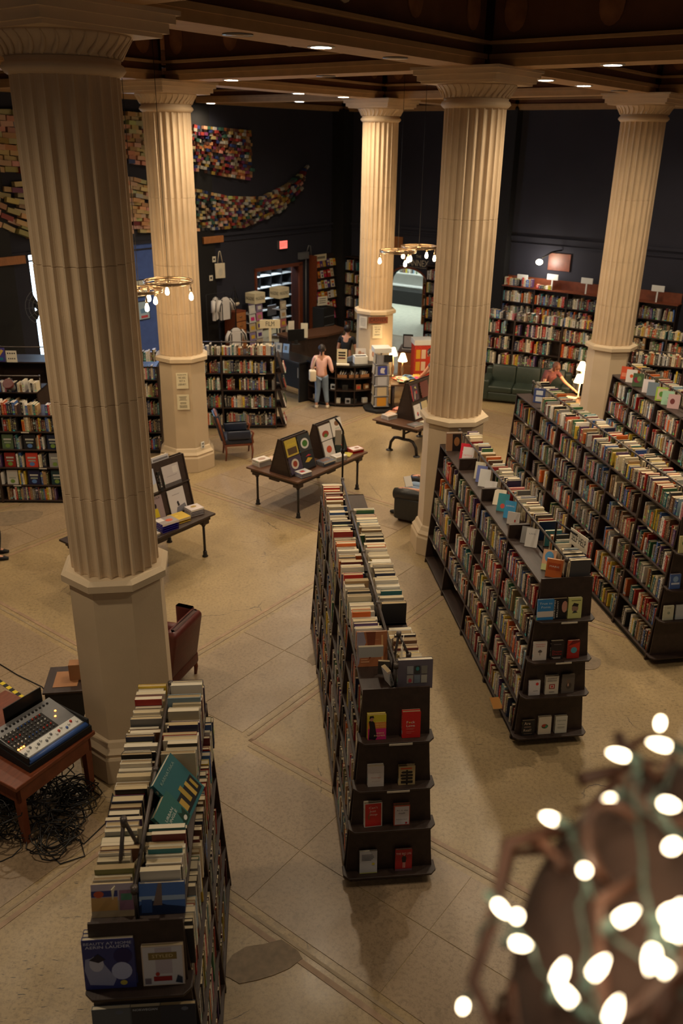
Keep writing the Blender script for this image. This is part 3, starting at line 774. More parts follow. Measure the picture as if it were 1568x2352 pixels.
# the nearest case, bottom left
tC2, M2, y02, bl2, hw2 = bookcase('bookcase', 'dark bookcase nearest the camera at bottom left with art books on top', -1.155, 3.38, R(95), 2.35, 2, w0=.40, w1=.275)
fill_case(M2, y02, bl2, 2, hw2, sides=(-1,), top=(), dark=.3)
fill_case(M2, y02, bl2, 2, hw2, levels=LV[:4], topz=LV[4], sides=(1,), top=(), dark=.2, hr=(.24, .31))
book_row(M2, y02+.16, 2.33, TOPZ+.001, -(hw2(TOPZ)-.012), -1, hr=(.18, .25), tr=(.016, .045), dr=(.19, .24), gaps=0, bright=.3, single='from the front, left top row of nearest bookcase', group='books on the nearest bookcase', rng=random.Random(3))
book_row(M2, y02+.16, .80, TOPZ+.001, (hw2(TOPZ)-.012), 1, hr=(.20, .27), tr=(.018, .045), dr=(.20, .24), gaps=0, bright=.3, single='from the front, right top row of nearest bookcase', group='books on the nearest bookcase', rng=random.Random(5))
book_row(M2, 1.44, 2.33, TOPZ+.001, (hw2(TOPZ)-.0), 1, hr=(.22, .33), tr=(.02, .05), dr=(.21, .25), gaps=0, bright=.2, single='past the gap, right top row of nearest bookcase', group='books on the nearest bookcase', rng=random.Random(9))
book_row(M2, y02+.03, 2.33, LV[4]+.001, (hw2(LV[4])+.03), 1, hr=(.24, .33), tr=(.022, .05), dr=(.20, .25), gaps=.0, rng=random.Random(21))
# leaning display books in the gap of the right top row
def lean_book(Mf, x, y, z, yaw, pitch, t, d, h, col, label, items=(), hard=True, group=None, name='book'):
    Mx = Mf @ Matrix.Translation((x, y, z)) @ Matrix.Rotation(yaw, 4, 'Z') @ Matrix.Rotation(pitch, 4, 'Y')
    o = book(Mx, t, d, h, col, label, group, hard, name)
    design(o, t, d, h, items); return o
G2 = 'books on the nearest bookcase'
face_book(M2, .24, 1.02, TOPZ+.004, .035, .34, .36, rgb(40, 96, 104), 'large teal cover of a castle lit at night, leaning in the gap on nearest bookcase',
    [('r',0,.0,1,1,(40,104,112)), ('r',.1,.06,.95,.42,(16,16,20)), ('r',.16,.12,.3,.36,(196,160,70)), ('r',.4,.15,.52,.5,(180,150,60)), ('r',.62,.1,.72,.44,(204,170,80)), ('r',.8,.14,.88,.38,(180,150,60)), ('t','KARNATAKA',.5,.86,.07,.7,(150,180,170))], lean=.72, turn=R(-14), fdir=(1,0,0), group=G2)
face_book(M2, .20, .82, TOPZ+.004, .03, .26, .26, rgb(52, 110, 104), 'teal cover with white lettering about an urban jungle, leaning at the case rail',
    [('t','URBAN',.45,.62,.09,.5,(220,225,215)), ('t','JUNGLE',.45,.50,.09,.6,(220,225,215)), ('p',[(.55,.05),(.95,.05),(.95,.4),(.8,.3),(.7,.42),(.65,.2)],(20,60,44)), ('o',.78,.16,.08,.06,(220,220,210))], lean=.70, turn=R(-12), fdir=(1,0,0), group=G2)
# end display of the nearest case
z = LV[0]
face_book(M2, -.315, .10, 1.642, .028, .30, .36, rgb(60, 66, 128), 'large blue photographic beauty book facing out at the nearest bookcase end',
    [('r',0,0,1,1,(52,58,120)), ('p',[(.05,.62),(.3,.66),(.62,.2),(.55,.06),(.1,.1),(.02,.4)],(150,156,190)), ('o',.26,.52,.14,.16,(196,198,216)), ('p',[(.12,.6),(.3,.72),(.44,.6),(.3,.54)],(24,24,50)), ('o',.78,.66,.18,.16,(28,24,90)), ('o',.74,.36,.2,.18,(176,184,220)), ('o',.76,.12,.07,.05,(190,176,80)),
     ('t','BEAUTY AT HOME',.5,.93,.055,.92,(206,210,230)), ('t','AERIN LAUDER',.5,.86,.06,.86,(206,210,230))], stack=2, group='face out books on the nearest bookcase end')
face_book(M2, .025, .10, 1.642, .026, .245, .29, rgb(206, 188, 170), 'white interior design book with gold title block facing out, nearest bookcase end',
    [('r',.03,.02,.97,.98,(206,204,208)), ('r',.32,.3,.72,.96,(186,176,186)), ('r',.16,.66,.84,.84,(132,112,62)), ('t','STYLED',.5,.75,.085,.5,(214,196,150)), ('r',.26,.12,.70,.24,(150,34,34)), ('o',.36,.30,.05,.05,(170,50,40)), ('r',.05,.06,.2,.2,(120,110,120)), ('p',[(.78,.08),(.95,.04),(.95,.2),(.84,.26)],(40,52,72))], stack=3, group='face out books on the nearest bookcase end')
for k, (x, wd_, c, s_) in enumerate(((-.31, .22, (88,96,104), ''), (-.08, .17, (34,40,52), 'NORWEGIAN'), (.10, .20, (30,40,60), ''))):
    face_book(M2, x, .09, 1.132, .03, wd_, .27, rgb(*c), ['grey blue', 'dark slate', 'navy'][k]+' book cut by the frame bottom on the second display shelf, '+['left one', 'middle one', 'right one'][k], [('t', s_, .5, .93, .06, .8, (190,200,210))] if s_ else [('o', .7, .9, .1, .05, (90,100,120))], group='face out books on the nearest bookcase end')
# cover-out books closing the top rows at the near end
face_book(M2, -.27, .27, TOPZ+.002, .02, .25, .21, rgb(190, 170, 140), 'painted landscape cover closing the left top row, nearest bookcase',
    [('r',0,.5,1,1,(190,176,190)), ('r',0,.2,.62,.6,(206,160,96)), ('r',0,.62,.62,.8,(60,64,120)), ('o',.18,.7,.12,.1,(200,90,50)), ('r',.66,.2,1,.8,(150,110,130)), ('r',.7,.5,.96,.7,(90,140,110))], lean=.3, group=G2, fdir=(0,-1,0))
face_book(M2, .01, .27, TOPZ+.002, .02, .27, .20, rgb(70, 104, 170), 'blue seaside cover closing the right top row, nearest bookcase',
    [('r',0,.0,1,1,(84,120,186)), ('p',[(0,0),(1,0),(1,.22),(.6,.3),(.2,.5),(0,.3)],(40,54,90)), ('r',.0,.45,1,.6,(170,190,214)), ('p',[(.3,.3),(.42,1),(.5,1),(.5,.3)],(130,110,100)), ('r',.05,.08,.28,.5,(60,90,150))], lean=.3, group=G2)
# pipe frame sign holder over the nearest case
t = thing('sign_holder', 'grey pipe bracket holding a hanging card over the nearest bookcase', 'sign holder', tuple(M2 @ Vector((-.04, .46, TOPZ))), R(5))
b = MB(); b.tube([(-.10, -.03, .02), (-.05, .10, .46)], .013, 8); b.build('pipe', 'pipe', t)
b = MB(); b.tube([(.05, .20, .02), (-.045, .105, .46)], .013, 8); b.build('pipe', 'pipe', t)
b = MB(); b.lathe([(.022, .43), (.022, .49)], 10, c=(-.048, .10)); b.build('pipe_joint', 'pipe', t)
b = MB(); b.T = frame(-.03, -.02, R(62), .02); b.box(-.10, .10, -.002, .002, .02, .09); b.box(-.16, .16, -.002, .002, .09, .17); o = b.build('card', 'paper_c', t)
b = MB(); b.tube([(-.05, .09, .44), (-.06, .03, .18)], .002, 4); b.build('chain', 'pipe', t)
b = MB(); b.T = frame(-.03, -.02, R(62), .02)
for q in range(6): b.box(-.12+q*.042, -.095+q*.042, -.0035, -.0022, .105, .155)
b.build('letters', 'ink', t)

# the long case in the centre
tC3, M3, y03, bl3, hw3 = bookcase('bookcase', 'long dark bookcase in the centre with books piled along its top rail', .505, 5.73, R(96.3), 4.58, 4)
fill_case(M3, y03, bl3, 4, hw3, top=(), dark=.35)
G3 = 'books along the top of the centre bookcase'
book_row(M3, 2.75, 4.54, TOPZ+.001, -(hw3(TOPZ)-.012), -1, hr=(.16, .24), tr=(.026, .07), dr=(.17, .245), gaps=0, bright=.12)
book_row(M3, y03+.42, 2.74, TOPZ+.001, -(hw3(TOPZ)-.012), -1, hr=(.16, .24), tr=(.026, .07), dr=(.17, .245), gaps=0, bright=.12, single='from the front, left top row of centre bookcase', group=G3, rng=random.Random(31))
book_row(M3, y03+.10, 1.0, TOPZ+.001, (hw3(TOPZ)-.012), 1, hr=(.14, .19), tr=(.03, .065), dr=(.19, .23), gaps=0, bright=.45, single='from the front, right top row of centre bookcase', group=G3, rng=random.Random(33))
book_row(M3, 2.45, 3.65, TOPZ+.001, hw3(TOPZ), 1, hr=(.16, .23), tr=(.03, .07), dr=(.2, .25), gaps=0, bright=.3)
book_row(M3, 1.32, 2.44, TOPZ+.001, (hw3(TOPZ)+.0), 1, hr=(.16, .23), tr=(.03, .07), dr=(.2, .25), gaps=0, bright=.4, single='beyond the gap, right top row of centre bookcase', group=G3, rng=random.Random(35))
face_book(M3, -.28, .60, TOPZ+.002, .028, .27, .32, rgb(170, 104, 66), 'large brown figure photograph cover leaning out at near end of centre bookcase',
    [('r',0,0,1,1,(168,104,66)), ('p',[(0,0),(0,1),(.22,1),(.3,.7),(.1,.35),(.06,.1)],(150,140,150)), ('p',[(.3,1),(.62,1),(.56,.4),(.4,.2)],(120,62,36)), ('r',.8,.1,.86,.9,(212,160,110)), ('r',.12,.12,.4,.16,(206,150,110)), ('r',.12,.19,.34,.22,(206,150,110))], lean=.25, group=G3)
face_book(M3, .02, .24, TOPZ+.002, .05, .30, .27, rgb(104, 96, 104), 'grey boxed book with six small photographs on the centre bookcase end',
    [('r',0,0,1,1,(104,96,106)), ('r',.26,.2,.44,.48,(170,160,150)), ('r',.47,.2,.64,.48,(120,130,140)), ('r',.67,.2,.84,.48,(180,174,160)), ('r',.26,.52,.44,.8,(150,150,150)), ('r',.47,.52,.64,.8,(56,60,56)), ('r',.67,.52,.84,.8,(130,126,116)), ('o',.35,.3,.05,.07,(190,80,90)), ('o',.56,.7,.05,.07,(60,130,130))], lean=.12, group=G3)
lean_book(M3, -.02, .44, TOPZ+.02, R(80), R(-14), .02, .10, .16, rgb(104, 98, 92), 'grey book propped against the centre bookcase rail near its end', group=G3)
lean_book(M3, -.03, .28, TOPZ+.005, R(20), R(-15), .035, .11, .16, rgb(214, 208, 204), 'small white booklet standing splayed at centre bookcase near end', hard=False, group=G3)
t = thing('sign_holder', 'grey pipe arm with a hanging white card at the near end of centre bookcase', 'sign holder', tuple(M3 @ Vector((.03, .50, TOPZ))), R(6))
b = MB(); b.tube([(-.02, -.02, .02), (.02, -.05, .42)], .012, 8); b.tube([(.02, -.05, .42), (.10, -.12, .25)], .012, 8); b.build('pipe', 'pipe', t)
b = MB(); b.lathe([(.022, .40), (.022, .44)], 10, c=(.02, -.05)); b.lathe([(.024, .23), (.024, .27)], 10, c=(.10, -.12)); b.build('pipe_joint', 'pipe', t)
b = MB(); b.T = frame(.05, -.08, R(75), 0); b.box(-.12, .12, -.002, .002, .04, .36); b.build('card', 'paper', t)
t = thing('sign_pole', 'tall black pole with a small white card at the far end of centre bookcase', 'sign holder', tuple(M3 @ Vector((.0, 4.56, 0))), 0)
b = MB(); b.tube([(0, .05, .02), (0, .05, 2.9), (-.05, .0, 3.02), (-.10, -.06, 3.10)], .013, 8); b.lathe([(.025, 2.6), (.025, 2.66)], 10, c=(0, .05)); b.build('pole', 'pipe_d', t)
b = MB(); b.box(-.10, -.02, -.002+.03, .002+.03, 2.72, 2.92); b.build('card', 'paper', t)
# end display of the centre case
GE3 = 'face out books on the centre bookcase end'
face_book(M3, -.245, .085, 1.642, .018, .145, .215, rgb(214, 190, 60), 'yellow and pink memoir with a dark figure facing out, centre bookcase top display shelf',
    [('r',0,.7,1,1,(214,196,56)), ('r',0,.45,1,.7,(226,140,60)), ('r',0,0,1,.45,(214,50,120)), ('p',[(.05,.02),(.1,.5),(.05,.75),(.2,.8),(.36,.7),(.42,.45),(.5,.1),(.42,0)],(24,20,26)), ('o',.2,.84,.1,.09,(180,130,100)), ('p',[(.08,.84),(.1,.96),(.3,.97),(.34,.88),(.2,.9)],(24,20,26)),
     ('t',"DON'T",.66,.72,.055,.4,(240,216,130)), ('t','BELONG',.68,.63,.055,.5,(240,216,130)), ('t','TO YOU',.68,.54,.055,.5,(240,216,130)), ('t','KEKE',.68,.27,.06,.4,(240,220,160)), ('t','PALMER',.64,.17,.06,.6,(240,220,160))], stack=1, group=GE3)
face_book(M3, .05, .085, 1.642, .03, .145, .225, rgb(206, 40, 36), 'bright red advice book with white title facing out, centre bookcase top display shelf',
    [('r',0,0,1,1,(206,40,36)), ('t','F  ck',.45,.60,.10,.46,(240,226,216)), ('o',.40,.595,.05,.028,(226,196,60)), ('t','Love',.45,.47,.10,.46,(240,226,216)), ('r',.22,.36,.66,.375,(226,120,110)), ('r',.22,.32,.6,.335,(226,120,110)), ('r',.22,.24,.66,.255,(226,120,110)), ('r',.22,.19,.5,.205,(226,120,110))], stack=3, group=GE3)
face_book(M3, -.23, .085, 1.132, .02, .13, .185, rgb(212, 202, 196), 'white book with faint pink title facing out, second display shelf of centre bookcase',
    [('t','Body Language',.5,.70,.06,.7,(190,176,170)), ('t','Courage',.5,.45,.07,.6,(210,140,130)), ('t','Anonymous',.5,.28,.05,.5,(190,160,160))], stack=1, group=GE3)
face_book(M3, .04, .085, 1.132, .035, .135, .17, rgb(206, 180, 130), 'tan book with black signpost arrows and blue spine, second display shelf of centre bookcase',
    [('r',0,0,1,1,(196,172,124)), ('r',.12,.84,.8,.92,(214,90,50)), ('r',.45,.02,.56,.8,(34,28,24)), ('p',[(.14,.68),(.24,.74),(.8,.74),(.86,.68),(.8,.62),(.24,.62)],(34,28,24)), ('r',.12,.46,.86,.58,(34,28,24)), ('p',[(.12,.36),(.2,.42),(.85,.42),(.85,.30),(.2,.30)],(34,28,24)), ('r',.14,.1,.86,.24,(34,28,24))], stack=0, group=GE3)
face_book(M3, -.25, .085, .672, .02, .15, .225, rgb(222, 214, 204), 'red book with thin white border facing out, third display shelf of centre bookcase',
    [('r',.05,.03,.95,.97,(206,44,40)), ('t',"Can't",.5,.80,.09,.5,(240,220,210)), ('t','Just',.48,.66,.09,.36,(240,220,210)), ('t','Stop',.5,.52,.09,.46,(240,220,210)), ('p',[(.22,.3),(.3,.36),(.28,.5),(.36,.62),(.3,.6),(.2,.46)],(150,90,50))], stack=1, turn=.05, group=GE3)
face_book(M3, .015, .085, .672, .03, .135, .19, rgb(196, 92, 70), 'white panel book with red border and dark handwriting, third display shelf of centre bookcase',
    [('r',.07,.04,.95,.94,(222,218,222)), ('t','An in the',.52,.74,.08,.7,(70,70,80)), ('t','hall',.5,.60,.08,.36,(70,70,80)), ('t','Katherine Smith',.5,.30,.05,.7,(120,120,130)), ('o',.78,.12,.07,.045,(200,40,60))], stack=2, group=GE3)
face_book(M3, -.28, .085, .122, .02, .15, .215, rgb(206, 208, 212), 'pale grey book with small yellow dot facing out, bottom display shelf of centre bookcase',
    [('r',.12,.82,.74,.85,(110,110,120)), ('r',.12,.76,.80,.79,(110,110,120)), ('r',.12,.70,.82,.73,(110,110,120)), ('r',.12,.64,.76,.67,(110,110,120)), ('r',.12,.58,.66,.61,(110,110,120)), ('o',.78,.42,.09,.055,(214,200,70)), ('r',0,0,1,.04,(206,208,120))], stack=0, group=GE3)
face_book(M3, .05, .085, .122, .02, .145, .21, rgb(178, 34, 40), 'dark red book with standing figure and white capitals, bottom display shelf of centre bookcase',
    [('r',.0,.0,1,1,(180,36,42)), ('t','THE BIG LIFE',.5,.80,.10,.9,(236,206,200)), ('r',.46,.14,.50,.42,(226,200,190)), ('r',.55,.14,.59,.42,(226,200,190)), ('p',[(.42,.4),(.38,.62),(.46,.7),(.6,.7),(.66,.6),(.62,.4)],(30,26,34)), ('o',.53,.735,.045,.035,(200,150,120)), ('r',0,0,1,.1,(120,90,100))], stack=0, group=GE3)
for k, zz in enumerate((1.62, 1.11)):
    b = MB(); b.box(-.07, .13, .018, .022, zz, zz+.018); b.build('shelf_label', 'label', tC3)

# second aisle case
tC4, M4, y04, bl4, hw4 = bookcase('bookcase', 'long dark bookcase right of centre with a self help sign and leaning books', 2.43, 7.76, R(97.8), 4.72, 4)
fill_case(M4, y04, bl4, 4, hw4, top=(1,), dark=.2, skip={(-1, 0, 3), (-1, 0, 2)})
G4 = 'books leaning on the ledge of the right aisle bookcase'
b = MB()
for k in (1, 2, 3):
    yy = y04+k*bl4; b.box(-hw4(TOPZ), -.03, yy-.02, yy+.02, TOPZ, TOPZ+.17); 
    b.build('ledge_divider', 'wood', tC4); b = MB()
led = [(.24, 'orange', (214,110,50), .17, .20, .05, [('r',.1,.4,.9,.8,(190,80,30)), ('t','MARIE',.5,.6,.1,.6,(240,220,200))], .25),
       (.40, 'pale blue and peach', (226,180,140), .14, .23, .02, [('o',.5,.66,.34,.26,(90,160,210)), ('r',0,.0,1,.3,(206,214,150))], .55),
       (.98, 'white', (220,214,206), .14, .22, .03, [('t','LIVE',.5,.7,.08,.5,(120,120,130))], .5), (1.08, 'grey', (150,146,142), .13, .2, .03, [], .5),
       (1.62, 'white and red', (222,212,204), .15, .15, .035, [('r',.6,.2,.7,.4,(200,50,40))], .3), (1.80, 'blue', (60,150,200), .14, .22, .025, [('t','LIVING',.5,.7,.08,.7,(230,236,240))], .5), (2.02, 'teal', (56,140,150), .14, .23, .025, [('o',.5,.3,.2,.14,(210,80,70))], .55), (2.22, 'tan edged white', (220,206,180), .15, .22, .03, [], .75),
       (2.64, 'white with red mark', (224,218,214), .16, .16, .03, [('p',[(.5,.2),(.7,.5),(.6,.2)],(200,40,50))], .5), (2.86, 'white', (222,218,212), .15, .24, .03, [], .45), (3.02, 'lavender', (110,120,180), .14, .23, .025, [], .45), (3.14, 'cream', (216,206,180), .14, .24, .03, [], .45),
       (3.74, 'white with pink words', (226,216,214), .16, .25, .03, [('t','DETOX',.5,.5,.1,.8,(220,110,120))], .45), (3.90, 'crimson', (206,30,50), .14, .25, .025, [('t','YOU',.5,.5,.1,.6,(240,200,190))], .45)]
for k, (yy, nm, c, d_, h_, t_, it, ln) in enumerate(led):
    if k % 2 == 0 or k in (5, 7, 9, 11, 13):
        pass
    face_book(M4, -.185+.01*(k % 3), yy+.1, TOPZ+.003, t_, d_, h_, rgb(*c), nm+' cover leaning on the left ledge of self help bookcase, '+ordn(k+1)+' from front', it, lean=ln, turn=R(-28), group=G4)
face_book(M4, -.275, 4.38, TOPZ+.003, .03, .24, .29, rgb(150, 110, 80), 'brown and black portrait book at the far end of self help bookcase',
    [('r',0,0,1,1,(150,110,80)), ('r',.4,.0,.95,.9,(30,22,22)), ('o',.68,.5,.18,.24,(150,100,60)), ('r',.0,.94,1,1,(210,190,170))], lean=.1, group=G4)
t = thing('category_sign', 'white hanging sign reading SELF HELP on the right aisle bookcase', 'sign', tuple(M4 @ Vector((.16, .62, 2.38))), R(8))
b = MB(); b.tube([(-.12, .10, -.345), (-.12, .10, .12), (-.02, -.22, .10)], .012, 8); b.build('pipe', 'pipe_d', t)
b = MB(); b.T = frame(.04, -.16, R(-78), 0); b.box(-.16, .16, -.003, .003, -.09, .09); b.build('sign_board', 'paper', t)
m_ = frame(.04, -.16, R(-78), 0) @ face_m((0, -.005, 0), (1,0,0), (0,0,1)); lettering('SELF HELP', t, m_, .09, .26, (.03,.03,.03))
b = MB(); b.T = frame(.04, -.16, R(-78), 0)
GE4 = 'face out books on the self help bookcase end'
def ge(x, z, t_, d_, h_, c, lb, it, st=0, turn=0): face_book(M4, x, .085, z, t_, d_, h_, rgb(*c), lb, it, stack=st, turn=turn, group=GE4)
ge(-.32, 1.642, .02, .165, .215, (54,130,190), 'blue and white book with handwritten title, top display shelf of self help bookcase', [('r',0,.0,1,1,(54,130,190)), ('r',.0,.14,1,.42,(216,206,196)), ('t','True to',.5,.80,.11,.8,(200,226,236)), ('t','Form',.5,.62,.11,.55,(200,226,236))])
ge(-.15, 1.642, .03, .145, .215, (24,20,22), 'black book with a bald man portrait, top display shelf of self help bookcase', [('o',.82,.6,.2,.28,(196,140,120)), ('r',.98,.2,1.0,.98,(24,20,22)), ('tv','SOMETIMES',.12,.5,.1,.9,(226,220,210)), ('tv','BRILLIANT',.32,.5,.1,.8,(226,220,210))])
ge(.02, 1.642, .03, .14, .215, (206,206,130), 'pale yellow green book with profile head, top display shelf of self help bookcase', [('r',.0,.0,1,1,(206,206,130)), ('o',.5,.5,.24,.2,(150,120,100)), ('p',[(.25,.6),(.4,.76),(.75,.7),(.7,.56),(.45,.6)],(40,34,30)), ('p',[(.3,.26),(.5,.4),(.72,.28)],(50,60,60)), ('r',.2,.86,.9,.89,(110,110,80))])
ge(-.31, 1.132, .02, .14, .20, (216,206,198), 'white book with red lettering and small tree, second display shelf of self help bookcase', [('t','MODERN',.5,.86,.07,.7,(214,100,90)), ('t','DEATH',.5,.75,.07,.6,(214,100,90)), ('r',.48,.28,.51,.42,(70,60,60)), ('o',.5,.48,.16,.06,(110,100,96)), ('o',.5,.52,.1,.05,(90,80,80))])
ge(-.11, 1.132, .035, .13, .20, (34,26,28), 'dark book with red title, second display shelf of self help bookcase', [('t','Dream',.5,.42,.12,.75,(170,34,40)), ('t','Divine',.5,.28,.12,.75,(170,34,40)), ('r',.2,.8,.8,.83,(110,100,100)), ('r',.1,.1,.8,.13,(190,180,170)), ('r',.2,.04,.8,.07,(190,180,170))], 2)
ge(.08, 1.132, .02, .125, .195, (196,54,34), 'red orange book with blue disc, second display shelf of self help bookcase', [('p',[(0,0),(1,0),(1,.4),(0,.7)],(166,36,30)), ('p',[(0,.7),(1,.9),(1,1),(.4,1)],(120,26,26)), ('o',.52,.46,.26,.17,(80,160,176))])
ge(-.31, .672, .02, .12, .165, (214,210,212), 'white book with one red dot, third display shelf of self help bookcase', [('o',.72,.76,.13,.1,(214,50,50)), ('r',.4,.28,.8,.31,(120,120,130))])
ge(-.12, .672, .03, .14, .20, (206,198,182), 'cream book with centred red emblem, third display shelf of self help bookcase', [('t','AGAINST',.5,.86,.08,.7,(60,60,80)), ('t','EMPATHY',.5,.74,.08,.7,(60,60,80)), ('r',.28,.3,.72,.56,(150,50,50)), ('r',.36,.35,.64,.51,(220,210,200)), ('o',.5,.43,.09,.06,(200,40,50)), ('r',.3,.12,.7,.15,(110,110,120))], 1)
ge(.07, .672, .02, .135, .21, (98,90,84), 'grey book with a pear shaped object, third display shelf of self help bookcase', [('o',.55,.4,.22,.18,(70,62,58)), ('o',.5,.62,.14,.14,(110,90,76)), ('o',.5,.44,.06,.08,(196,150,130))])
ge(-.33, .122, .02, .135, .175, (30,30,34), 'black book with cream serif title, bottom display shelf of self help bookcase', [('t','Are',.4,.78,.2,.5,(206,186,160)), ('r',.14,.52,.7,.6,(120,100,90)), ('t','Real?',.42,.34,.18,.62,(206,186,160)), ('r',.15,.1,.8,.14,(120,100,90))])
ge(-.14, .122, .02, .14, .20, (220,208,188), 'cream book with a green and red oval, bottom display shelf of self help bookcase', [('o',.5,.46,.26,.13,(60,90,60)), ('o',.44,.50,.18,.09,(180,70,50)), ('o',.62,.44,.1,.07,(60,150,110))], 1)
ge(.06, .122, .03, .13, .195, (208,206,192), 'pale book with thin grey title lines, bottom display shelf of self help bookcase', [('t','EVERYONE',.5,.74,.09,.75,(120,130,120)), ('r',.2,.5,.8,.52,(140,140,130)), ('r',.2,.36,.8,.38,(140,140,130)), ('r',.2,.3,.8,.32,(140,140,130))], 1)
for k, zz in enumerate((1.62, 1.11)):
    b = MB(); b.box(-.07, .11, .018, .022, zz, zz+.018); b.build('shelf_label', 'label', tC4)
lean_book(M4, -.37, .62, .11, R(90), R(78), .012, .13, .18, rgb(190, 130, 60), 'thin orange edged book lying half off the lowest shelf of self help bookcase', hard=False, group='books left on the low shelf', name='book')

# third and fourth aisle cases, far right
tC5, M5, y05, bl5, hw5 = bookcase('bookcase', 'very long dark bookcase at right running from the frame edge to the seated lamp area', 4.53, 9.45, R(99.6), 6.05, 6)
fill_case(M5, y05, bl5, 6, hw5, top=(-1, 1), dark=.45, topskip={(-1, 5)})
face_book(M5, -.20, 5.45, TOPZ+.002, .05, .2, .26, rgb(60, 76, 128), 'blue and white box file standing at the far end of the long right bookcase', [('r',.2,.55,.8,.85,(206,210,216)), ('r',.2,.1,.8,.42,(206,210,216))], turn=R(-30), group=None, name='book')
face_book(M5, -.30, 3.40, TOPZ+.002, .05, .17, .2, rgb(206, 170, 60), 'mustard yellow book facing out on top of the long right bookcase', [('r',.2,.25,.8,.7,(70,50,30)), ('t','WIT',.5,.85,.1,.5,(90,70,30))], turn=R(-20))
GE5 = 'face out books on the long right bookcase end'
face_book(M5, -.30, .085, 1.642, .025, .16, .22, rgb(206, 196, 140), 'pale yellow book with green and red shapes, right bookcase end at frame edge', [('o',.5,.6,.3,.2,(60,110,60)), ('o',.8,.9,.2,.14,(190,60,40))], group=GE5)
face_book(M5, -.33, .085, 1.132, .025, .14, .20, rgb(70, 100, 160), 'blue book with pale title, second shelf of right bookcase end', [('r',.0,.0,1,1,(70,100,160)), ('o',.5,.66,.26,.2,(140,170,206)), ('r',.1,.3,.9,.42,(200,210,226))], group=GE5)
face_book(M5, -.34, .085, .672, .02, .14, .20, rgb(206, 206, 180), 'pale green book with a faint flower, third shelf of right bookcase end', [('o',.5,.5,.14,.1,(150,160,140)), ('r',.3,.84,.7,.87,(130,130,120))], group=GE5)
face_book(M5, -.17, .085, .672, .02, .14, .20, rgb(180, 186, 190), 'grey white book cut by the frame, third shelf of right bookcase end', [], group=GE5)
tC6, M6, y06, bl6, hw6 = bookcase('bookcase', 'dark bookcase behind the long right one with cookbooks facing out on top', 6.45, 10.9, R(96.5), 6.1, 6)
fill_case(M6, y06, bl6, 6, hw6, top=(1,), dark=.2)
G6 = 'cover out books on the ledge at far right'
for k, (yy, c, nm, it) in enumerate(((5.75, (206,84,50), 'orange', [('r',.1,.2,.9,.5,(226,140,110))]), (5.5, (224,214,208), 'white with an orange fruit', [('o',.5,.5,.16,.14,(214,90,40))]), (5.2, (70,90,60), 'green salad photograph', [('o',.4,.5,.3,.22,(130,40,60)), ('o',.6,.6,.2,.2,(110,140,80))]),
        (4.75, (226,214,214), 'tilted white', []), (4.55, (120,134,148), 'slate grey', []), (4.2, (160,190,70), 'lime edged', [('r',.15,.1,1,.9,(210,190,160)), ('o',.5,.5,.2,.2,(90,140,60)), ('o',.7,.3,.14,.12,(206,80,50))]), (3.95, (166,206,176), 'mint green', [('o',.5,.5,.05,.03,(110,150,120))]), (3.72, (206,170,170), 'pink patterned', [('o',.4,.5,.2,.2,(120,60,60))]))):
    face_book(M6, -.27, yy, TOPZ+.002, .03, .2, .25, rgb(*c), nm+' cover, '+ordn(k+1)+' from the column on the far right ledge', it, turn=R(-30), lean=.2, group=G6)
# case across the view at far right
tC7, M7, y07, bl7, hw7 = bookcase('bookcase', 'dark bookcase facing the camera behind the cookbook ledge at right edge', 9.6, 17.0, R(160), 3.6, 3, w0=.36, w1=.30)
fill_case(M7, y07, bl7, 3, hw7, top=(-1,), sides=(-1,), dark=.5)

# ------------------------------------------------------------------ bookcases at the left and back
# wide case at far left, seen broadside
LVL = [.06, .36, .70, 1.05, 1.39]
tL1, ML1, y0a, bla, hwa = bookcase('bookcase', 'broad dark bookcase at far left edge with record covers among its books', -5.15, 14.95, R(181), 3.6, 3, levels=LVL, topz=1.70, w0=.40, w1=.34, end=False, rail=False, group='bookcases seen broadside')
fill_case(ML1, y0a, bla, 3, hwa, levels=LVL, topz=1.70, sides=(-1,), top=(-1,), dark=.35, hr=(.2, .29), skip={(-1, 1, 0), (-1, 2, 0), (-1, 3, 0)})
rl = random.Random(77)
cov = [('black book with pale lettering', (34,34,38)), ('dark green patterned book', (90,110,80)), ('black and white graphic book', (60,60,66)), ('teal dark book', (30,60,64)), ('navy book', (30,30,70)), ('white yellow and blue book', (206,200,190)), ('grey portrait book', (150,146,144)), ('bright orange red book', (214,70,50)), ('dark red book', (150,40,34)), ('dark blue box set', (34,44,70))]
for li in (3, 2, 1):
    yy = .06
    for k in range(3):
        nm, c = cov[(li*3+k) % len(cov)]
        face_book(ML1, -hwa(LVL[li])+.04, yy+.2+.02*(k % 2), LVL[li]+.002, .02, .2+.02*(k % 2), .27, rgb(*c), nm+' facing out on the far left bookcase, '+{3:'upper',2:'middle',1:'lower'}[li]+' row, '+ordn(3-k)+' from left',
            [('r',.15,.6,.85,.72,(200,200,190)), ('r',.2,.4,.8,.5,(160,170,150)), ('o',.5,.22,.22,.14,(120,150,70) if k != 1 else (90,130,190))], fdir=(-1,0,0), lean=.1, group='covers facing out on the far left bookcase')
        yy += .26
        book_row(ML1, yy, yy+.14, LVL[li]+.001, -hwa(LVL[li])+.03, -1, hr=(.2, .28), hmax=.29, gaps=0); yy += .15
